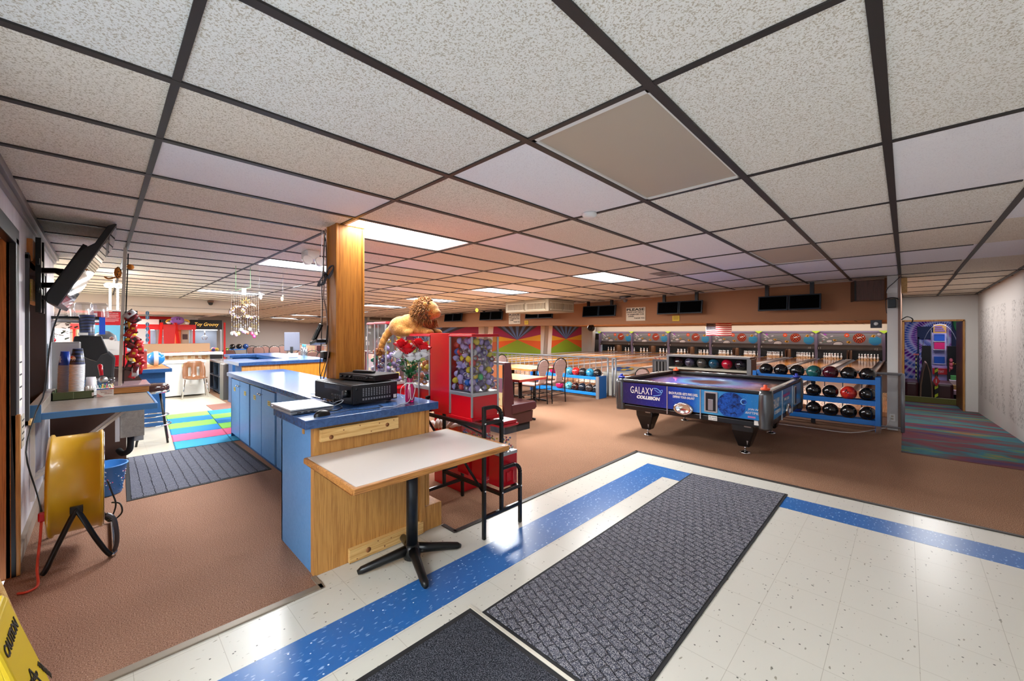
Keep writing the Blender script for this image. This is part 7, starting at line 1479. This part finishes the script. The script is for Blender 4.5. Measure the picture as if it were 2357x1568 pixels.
m = MB(); m.box(-17.0, -16.7, 1.66, 1.79, 0, 1.66); tag(m.build('orange_cabinet', mat('cabinet_orange', 'e0601c', .5)), 'orange cabinet edge under the red gantry', 'cabinet'); o = thing('change_machine', 'beige change machine with a dark square window under the gantry', 'machine', (-17, 1.9, 0)); m = MB(); m.box(-17.0, -16.75, 1.80, 2.0, 0, 1.9); m.build('body', mat('change_beige', 'c8c0a8', .5), o); m = MB(); m.box(-16.75, -16.74, 1.835, 1.965, 1.33, 1.50); m.build('window', mat('change_brown', '4a2420', .4), o)
for k, (x, y0, y1, c, l) in enumerate(((-16.5, -1.3, -.62, 'e8e8ea', 'white board leaning behind the drink dispenser'), (-15.5, .42, .88, 'eceaf0', 'blank white panel left of the hanging sunglasses'))): m = MB(); m.box(x - .03, x, y0, y1, 0, 1.66); tag(m.build('display_board', mat('panel_' + c, c, .5)), l, 'board')
m = MB(); m.box(-13.60, -13.54, .18, .62, 1.86, 2.09); tag(m.build('black_ticker', mat('ticker_black', '1c1c20', .6)), 'black ticker display under the beige beam', 'display')
m = MB(); m.box(-18.9, -18.84, -.55, -.02, 0, 1.72); d = m.build('door_3', mat('pale_door', 'd0b898', .5)); d['kind'] = 'structure'
m = MB(); m.box(-18.9, -18.83, -.65, -.56, 0, 1.78); struct(m, 'trim_11', M_oak)
o = thing('hanging_glasses', 'string of blue novelty sunglasses hanging from the beige beam', 'sunglasses', (-13.54, .80, 1.9))
for k, z in enumerate((1.98, 1.70, 1.42)):
    m = MB()
    for s in (-1, 1): m.tube([(-13.54, .80 + .028 * math.cos(a), z + s * .055 + .045 * math.sin(a)) for a in [2 * PI * i / 14 for i in range(14)]], .008, 6, closed=True); m.poly([(-13.54, .80 + .026 * math.cos(a), z + s * .055 + .043 * math.sin(a)) for a in [2 * PI * i / 14 for i in range(14)]], 1)
    m.build('glasses', [mat('frame_blue', '2a6a90', .3), mat('lens_blue', '3a5a7a', .1)], o)
m = MB(); m.cyl((-13.54, .80, 1.3), (-13.54, .80, 2.12), .003, n=5); m.build('string', M_whitep, o)
# ================================================================ HANGING THINGS
def crescent(cx, cy, cz, R, lab, seed):
    o = thing('moon_suncatcher', lab, 'suncatcher', (cx, cy, cz), 'moon suncatchers'); r = random.Random(seed)
    def P(u, v, d=0): return (cx + d, cy + u, cz + v)
    m = MB(); m.tube([P(R * math.cos(a), R * math.sin(a)) for a in [.55 + (2 * PI - 1.1) * i / 24 for i in range(25)]], .004, 6); m.tube([P(R * .32 + R * .72 * math.cos(a), R * .72 * math.sin(a)) for a in [.85 + (2 * PI - 1.7) * i / 20 for i in range(21)]], .003, 6); m.build('wire_crescent', mat('wire_brown', '4a342c', .4, .4), o)
    m = MB()
    for _ in range(80):
        a = r.uniform(1.0, 2 * PI - 1.0); t = r.uniform(0, 1); ro = (R * math.cos(a), R * math.sin(a)); ri = (R * .32 + R * .72 * math.cos(a), R * .72 * math.sin(a)); m.ball(P(ro[0] * t + ri[0] * (1 - t), ro[1] * t + ri[1] * (1 - t), r.uniform(-.005, .005)), r.uniform(.005, .011), 6, r.randrange(4))
    g = m.build('chip_beads', [mat('chip_' + c, c, .15) for c in ('e8e0e8', 'd8a8a0', 'a898b8', 'd0a858')], o); g['kind'] = 'stuff'; return o
crescent(-6.5, 1.285, 1.825, .085, 'smaller beaded crescent moon suncatcher at the left', 1); crescent(-6.45, 1.425, 1.84, .105, 'larger beaded crescent moon suncatcher at the right', 2)
o = thing('beaded_mobile', 'beaded strand mobile with a sun burst hanging beside the moon suncatchers', 'mobile', (-6.5, 1.4, 2.0)); r = random.Random(8)
for k in range(9): m = MB(); a = k * .7; m.tube([(-6.5, 1.385 + .02 * math.cos(a), 1.96 + .02 * math.sin(a)), (-6.5, 1.385 + .07 * math.cos(a), 1.96 + .07 * math.sin(a))], [.008, .003], 6); m.build('sun_ray', mat('gold_beads', 'c8a050', .25, .6), o)
m = MB(); m.box(-6.5, -6.495, 1.345, 1.395, 2.06, 2.15); m.build('tag_card', M_paper, o); m = MB(); m.tube([(-6.5, 1.27, 2.115), (-6.5, 1.45, 2.17)], .003, 6)
for y in (1.275, 1.445): m.cyl((-6.5, y, 2.12 + (y - 1.275) * .3), (-6.5, y, 2.45), .003, n=5)
m.build('hanger', mat('green_ribbon', '8ac080', .5), o)
AG = [('c8d8d0', 'pale teal'), ('e0a090', 'salmon'), ('e8c0d0', 'light pink'), ('e0c050', 'yellow'), ('e8e0e8', 'white'), ('b090c0', 'lilac'), ('f0b0c8', 'rose'), ('a05830', 'brown'), ('f0f0f4', 'clear white'), ('e02860', 'crimson'), ('e82080', 'hot pink'), ('e0d080', 'lemon'), ('50443c', 'dark centred')]
for k, (c, n) in enumerate(AG):
    y = 1.225 + .026 * k; zt = 1.76; zb = (1.53, 1.54, 1.515, 1.53, 1.585, 1.56, 1.55, 1.54, 1.59, 1.53, 1.49, 1.53, 1.545)[k]
    o = thing('agate_strand', 'bead strand ending in a %s agate slice' % n, 'agate strand', (-6.48, y, zb), 'agate strands of the suncatchers')
    m = MB(); 
    for q in range(int((zt - zb) / .022)): m.ball((-6.48, y, zb + .04 + q * .022), r.uniform(.004, .009), 6, r.randrange(3))
    m.cyl((-6.48, y, zb), (-6.48, y, 2.1), .0012, n=4, m=1); m.build('beads', [mat('bead_white', 'e0dcd8', .2), mat('bead_gray', '9a9490', .2), mat('bead_gold', 'b89858', .3)], o)
    m = MB(); m.ball((-6.475, y, zb), (.005, .019, .025), 14); m.ball((-6.47, y, zb), (.003, .008, .011), 10, 1); m.build('agate_slice', [mat('agate_' + c, c, .15), mat('agate_core_' + ('dark' if k == 12 else 'pale'), '1c1816' if k == 12 else 'f0e4e0', .2)], o)
o = thing('bird_figure', 'small white bird ornament hanging right of the suncatchers', 'ornament', (-6.4, 1.53, 2.0)); m = MB(); m.ball((-6.4, 1.545, 2.04), (.014, .02, .04), 12); m.ball((-6.4, 1.53, 2.09), .012, 10); m.tube([(-6.4, 1.535, 2.09), (-6.4, 1.59, 2.075)], [.006, .002], 6); m.build('body', M_whitep, o); m = MB(); m.cyl((-6.4, 1.53, 2.1), (-6.4, 1.53, 2.45), .001, n=4); m.build('thread', M_gray, o)
o = thing('angel_figure', 'tiny cream ornament on a thread below the lit panel', 'ornament', (-6.6, 1.85, 2.05)); m = MB(); m.ball((-6.6, 1.87, 2.04), (.012, .02, .035), 10); m.ball((-6.6, 1.88, 2.09), .012, 8); m.build('body', mat('ornament_cream', 'd8c898', .6), o); m = MB(); m.cyl((-6.6, 1.88, 2.1), (-6.6, 1.88, 2.45), .001, n=4); m.build('thread', M_gray, o)
o = thing('flower_ornament', 'small yellow paper flower hanging from the ceiling toward the monitors', 'ornament', (-7.5, 6.3, 2.1)); m = MB(); c = (-7.0, 6.0, 2.06)
for k in range(6): m.ball((c[0], c[1] + .03 * math.cos(k * PI / 3), c[2] + .03 * math.sin(k * PI / 3)), (.006, .02, .02), 8)
m.build('petals', mat('flower_yellow', 'd8c030', .6), o); m = MB(); m.cyl(c, (c[0], c[1], zc(*c[:2])), .001, n=4); m.build('thread', M_gray, o)
o = thing('emergency_light', 'white twin-head emergency light on the ceiling left of the oak column', 'light', (-4.75, 1.65, 2.4)); m = MB(); m.box(-4.86, -4.66, 1.57, 1.70, 2.35, 2.45); m.build('housing', M_whitep, o, bevel=.01)
for y in (1.56, 1.69): m = MB(); m.T = Matrix.Translation((-4.64, y, 2.32)) @ Matrix.Rotation(1.2, 4, 'Y'); m.lathe([(0, -.04), (.03, -.04), (.05, 0), (.052, .03), (.045, .03), (0, .02)], (0, 0, 0), 16); m.build('lamp_head', M_whitep, o)
o = thing('dome_camera', 'small dark dome camera on the beam edge', 'camera', (-13.4, 2.1, 2.38)); m = MB(); m.box(-13.49, -13.35, 2.0, 2.12, 2.36, 2.41); m.ball((-13.40, 2.06, 2.34), .055, 14, 1); m.build('dome', [mat('camera_brown', '6a4a38', .5), M_black], o)
o = thing('smoke_detector', 'round white detector at the ceiling beside the large unlit panel', 'detector', (-1.98, 2.64, 2.44)); m = MB(); m.lathe([(0, 2.42), (.04, 2.42), (.055, 2.435), (.055, 2.455), (0, 2.455)], (-1.72, 2.60, -.005), 20); m.build('case', M_whitep, o)
o = thing('ceiling_vent', 'small two-slot vent in a ceiling tile beside the lit panel', 'vent', (-2.2, 5.6, 2.4)); z = zc(-2.75, 6.0) - .003; m = MB()
for y in (5.75, 5.98): m.box(-2.75, -2.45, y, y + .19, z - .002, z)
m.build('slots', mat('vent_taupe', '8a8076', .6), o)
# far wall fittings
o = thing('wall_grille', 'taupe return air grille high on the far wall right of the oak column', 'vent', (-21.9, 11.2, 2.3)); m = MB(); m.box(-15.4, -15.36, 7.45, 8.55, 2.02, 2.26); m.build('frame', MC['ac_beige'], o); m = MB(); m.box(-15.36, -15.35, 7.52, 7.98, 2.07, 2.21); m.box(-15.36, -15.35, 8.02, 8.48, 2.07, 2.21); m.build('slots', mat('vent_dark', '5a4c3c', .6), o)
o = thing('notice_board', 'gray notice board with papers behind the taller capsule machine', 'notice board', (-15.5, 8, 1.5)); m = MB(); m.box(-15.5, -15.4, 7.2, 8.6, 0, 2.28); m.build('board', mat('board_gray', '77726e', .7), o); m = MB()
for y, z, w, h in ((7.42, 1.85, .18, .10), (7.42, 1.72, .18, .10), (7.38, 1.25, .09, .15), (7.40, 1.05, .12, .15)): m.box(-15.4, -15.39, y, y + w, z, z + h)
m.build('paper_sheet', M_paper, o)
# ================================================================ ARCADE ROOM THROUGH THE DOORWAY
MB.D = Matrix.Diagonal((.52, 1, 1, 1))
def tiedye():
    M = mat('tie_dye_cloth', '7a5ab0', .9, spec=.1); t = NT(M); v = t.coord((1, 1, 1), loc=(-.15, 0, -1.08)); s = t.sep(v)
    x, z = s[0], s[2]; ang = t.math('ARCTAN2', z, x); rad = t.math('SQRT', t.math('ADD', t.math('MULTIPLY', x, x), t.math('MULTIPLY', z, z)))
    n = t.noise(v, 9, 3, .6); ph = t.math('ADD', t.math('ADD', t.math('MULTIPLY', rad, 2.6), t.math('MULTIPLY', ang, .159)), t.math('MULTIPLY', n, .25)); fr = t.math('FRACT', ph)
    c = t.ramp(fr, [(0, '3a1a78'), (.15, '7a2f98'), (.3, 'b8a8d0'), (.45, '5a7ab8'), (.6, '2a3a98'), (.75, 'a8b8d8'), (.9, '8a3a90'), (1, '3a1a78')]); sp = t.math('GREATER_THAN', t.math('SINE', t.math('MULTIPLY', ang, 60)), .35); t.col(t.mix(t.math('MULTIPLY', sp, .5), c, 'd8d4e8')); return M
o = thing('tie_dye_banner', 'purple and blue tie dye spiral cloth on the arcade room wall', 'banner', (.6, 18.9, .3)); m = MB(); m.box(-.04, 2.6, 18.9, 18.92, -.1, 2.4); m.build('cloth', tiedye(), o); m = MB(); m.box(.55, 1.3, 18.86, 18.88, 1.35, 1.75); m.box(.55, .62, 18.86, 18.88, -.1, 1.4); m.build('navy_patch', mat('patch_navy', '12284a', .7), o)
o = thing('basketball_game', 'tall lit game with blue and pink hoops and a red front sign', 'game', (1.35, 17.5, -.3)); m = MB(); m.box(1.10, 1.72, 17.6, 18.2, -.3, .55, 0); m.box(1.12, 1.70, 17.9, 18.0, .55, 1.55, 1); m.build('body', [mat('game_lilac', 'b8a8e0', .4), mat('game_white', 'd8d0f0', .4)], o)
for z, c, n in ((1.30, 'pump', '2a60c0'), (1.05, 'p', 'e02870'), (.62, 'b', '1c58b0')): m = MB(); m.box(1.20, 1.62, 17.75, 17.9, z, z + .20); m.box(1.17, 1.65, 17.76, 17.9, z - .03, z, 1); m.build('hoop_panel', [mat('hoop_' + n, n, .4), M_whitep], o)
m = MB(); m.box(1.12, 1.70, 17.55, 17.6, .30, .48); s_ = m.build('red_sign', M_red, o); text('lettering', 'HOT SHOT', M_whitep, s_, (1.28 * .52, 17.548, .35), .1, w=.15, h=.07)
m = MB(); m.box(1.16, 1.68, 17.7, 17.74, 1.53, 1.80); s_ = m.build('marquee', mat('marquee_tan', 'c89a50', .5), o); m = MB()
for k in range(3): m.box(1.22, 1.62 - .05 * k, 17.69, 17.70, 1.59 + k * .06, 1.62 + k * .06)
m.build('marquee_lines', mat('line_purple', '6a50b0', .5), s_)
for x in (1.08, 1.74): m = MB(); m.bar((x, 17.7, -.3), (x, 17.7, 1.65), .03); m.build('side_post', M_gray, o)
m = MB(); m.tube([(1.42 + .75 * math.cos(a), 17.6, .8 + 1.0 * math.sin(a)) for a in [PI * i / 20 for i in range(21)]], .012, 6); m.build('arch_wire', M_alu, o)
for x, l in ((.85, 'left'), (1.85, 'right')): oo = thing('black_speaker', 'tall black arcade side cabinet on the %s of the hoop game' % l, 'cabinet', (x, 17.5, -.3)); m = MB(); m.box(x - .16, x + .20, 17.4, 17.8, -.3, 1.15); m.build('case', M_black, oo)
o = thing('arcade_booth', 'dark maroon double booth end in the arcade room', 'booth', (.75, 15.7, -.3)); m = MB(); P = [(-.26, -.3), (.26, -.3), (.24, .1), (.14, .5), (.03, .72), (-.03, .72), (-.14, .5), (-.24, .1)]
m.prism([(.78 + a, b) for a, b in P], 'y', 15.7, 16.9); m.build('backrest', mat('booth_fabric_rim', '8a6a58', .8), o, bevel=.04); m = MB(); m.prism([(.78 + a * .72, b * .94) for a, b in P], 'y', 15.68, 15.7); m.build('end_panel', mat('booth_dark', '1c0e0e', .6), o)
for x0, x1 in ((-.04, .50), (1.06, 1.75)): m = MB(); m.box(x0, x1, 15.75, 16.9, -.3, .18); m.build('seat_cushion', M_maroon, o, bevel=.06, seg=3)
o = thing('striped_post', 'black and yellow striped post with a red diamond number one', 'post', (1.2, 15.5, -.3)); m = MB(); m.box(1.06, 1.18, 15.45, 15.52, -.3, .62); m.build('post', M_black, o); m = MB()
for k in range(4): z = -.18 + k * .22; m.add([(1.06, 15.445, z), (1.18, 15.445, z + .05), (1.18, 15.445, z + .13), (1.06, 15.445, z + .08)], [(0, 1, 2, 3)])
m.build('yellow_band', mat('band_yellow', 'c8d830', .5), o); m = MB(); m.prism([(1.12, .12), (1.25, .27), (1.12, .42), (.99, .27)], 'y', 15.42, 15.44); dm = m.build('red_diamond', M_red, o); text('lettering', '1', M_whitep, dm, (1.10 * .52, 15.418, .22), .1, h=.10)
o = thing('striped_post', 'farther thin black and yellow post with a red cap by the tie dye cloth', 'post', (.45, 17.6, -.3)); m = MB(); m.box(.42, .48, 17.6, 17.66, -.3, .85); m.build('post', M_black, o); m = MB()
for k in range(6): z = .1 + k * .12; m.box(.415, .485, 17.59, 17.60, z, z + .06)
m.build('yellow_band', mat('band_pale', 'd8e090', .5), o); m = MB(); m.box(.33, .57, 17.58, 17.66, .85, .90); m.build('red_cap', M_red, o)
o = thing('painted_reef_wall', 'dark wall painted with green plants at the right of the arcade room', 'mural', (2.2, 18.8, 0)); m = MB(); m.box(2.0, 9.4, 18.8, 18.85, -.3, 2.4); m.build('panel', mat('reef_navy', '0c1c38', .8), o); m = MB(); r = random.Random(4)
for k in range(9): x = 2.05 + k * .16; m.tube(smooth([(x + .04 * math.sin(q * 1.7 + k), 18.79, -.2 + q * .22) for q in range(6 + k % 4)]), .025, 6, k % 2)
m.ball((2.3, 18.78, 1.9), (.25, .03, .35), 16, 1); m.build('plant_shapes', [mat('reef_mint', '7ac0a8', .7), mat('reef_green', '1c6a34', .7)], o)
for k, (z, c) in enumerate(((-.06, 'd8b8c0'), (.06, 'a08040'), (.18, 'c0b0b8'), (.30, '50a050'))): m = MB(); m.box(1.62 + .06 * k, 2.3, 16.6 + .2 * k, 17.2 + .2 * k, z - .12, z); tag(m.build('stacked_step', mat('step_' + c, c, .7)), 'step %s in the stack right of the hoop game' % ('lowest', 'second', 'third', 'topmost')[k], 'step')
m = MB(); m.box(-.04, 1.9, 15.2, 15.32, -.3, -.16); tag(m.build('green_kerb', mat('kerb_olive', '6a6a30', .7)), 'olive green kerb along the arcade booth', 'kerb'); m = MB(); m.box(-.04, 1.9, 15.32, 15.6, -.3, -.2); tag(m.build('putting_strip', mat('strip_green', '4a7a58', .8)), 'green strip behind the olive kerb', 'strip')
MB.D = None
o = thing('pink_bow', 'pink flower ornament tied to the arcade door handle', 'ornament', (.85, 14.6, .75)); m = MB(); c = Vector((.80, 14.60, .78))
for k in range(6): m.ball(c + Vector((.0, .07 * math.cos(k), .10 * math.sin(k * 1.1))), (.035, .05, .05), 8)
m.tube([c, c + Vector((-.03, 0, -.2))], [.03, .01], 6); m.build('petals', mat('bow_pink', 'e0708a', .7), o)
m = MB(); m.tube(smooth([(-.05, 9.05, 1.75), (.02, 9.05, 1.80), (.08, 9.05, 1.76), (.07, 9.05, 1.70)]), .008, 6); tag(m.build('cable', M_black), 'black cable loop beside the white column near the doorway', 'cable')
m = MB(); m.box(-.05, .02, 8.98, 9.10, 2.18, 2.42); tag(m.build('timber_block', M_pine), 'pine block fixed high behind the white column', 'timber')
for k, (z, c) in enumerate(((1.30, 'c8a060'), (1.15, '8a4a28'), (1.02, 'b07038'), (.9, '6a3a20'))): pass
# look-alikes of one group that still share a label are told apart by their order across the room, seen from the entrance
LR = ['leftmost', 'second from left', 'third from left', 'fourth from left', 'fifth from left', 'sixth from left', 'seventh from left', 'eighth from left']
same = {}
for o in COL.objects:
    if o.parent is None and o.get('label') and o.get('group'): same.setdefault(o['label'], []).append(o)
for lab, L in same.items():
    if 1 < len(L) <= 8:
        L.sort(key=lambda o: (o.location.x * .714 + o.location.y * .7) / max(.1, -o.location.x * .7 + o.location.y * .714))
        for o, wd in zip(L, LR): o['label'] = lab + ', ' + wd
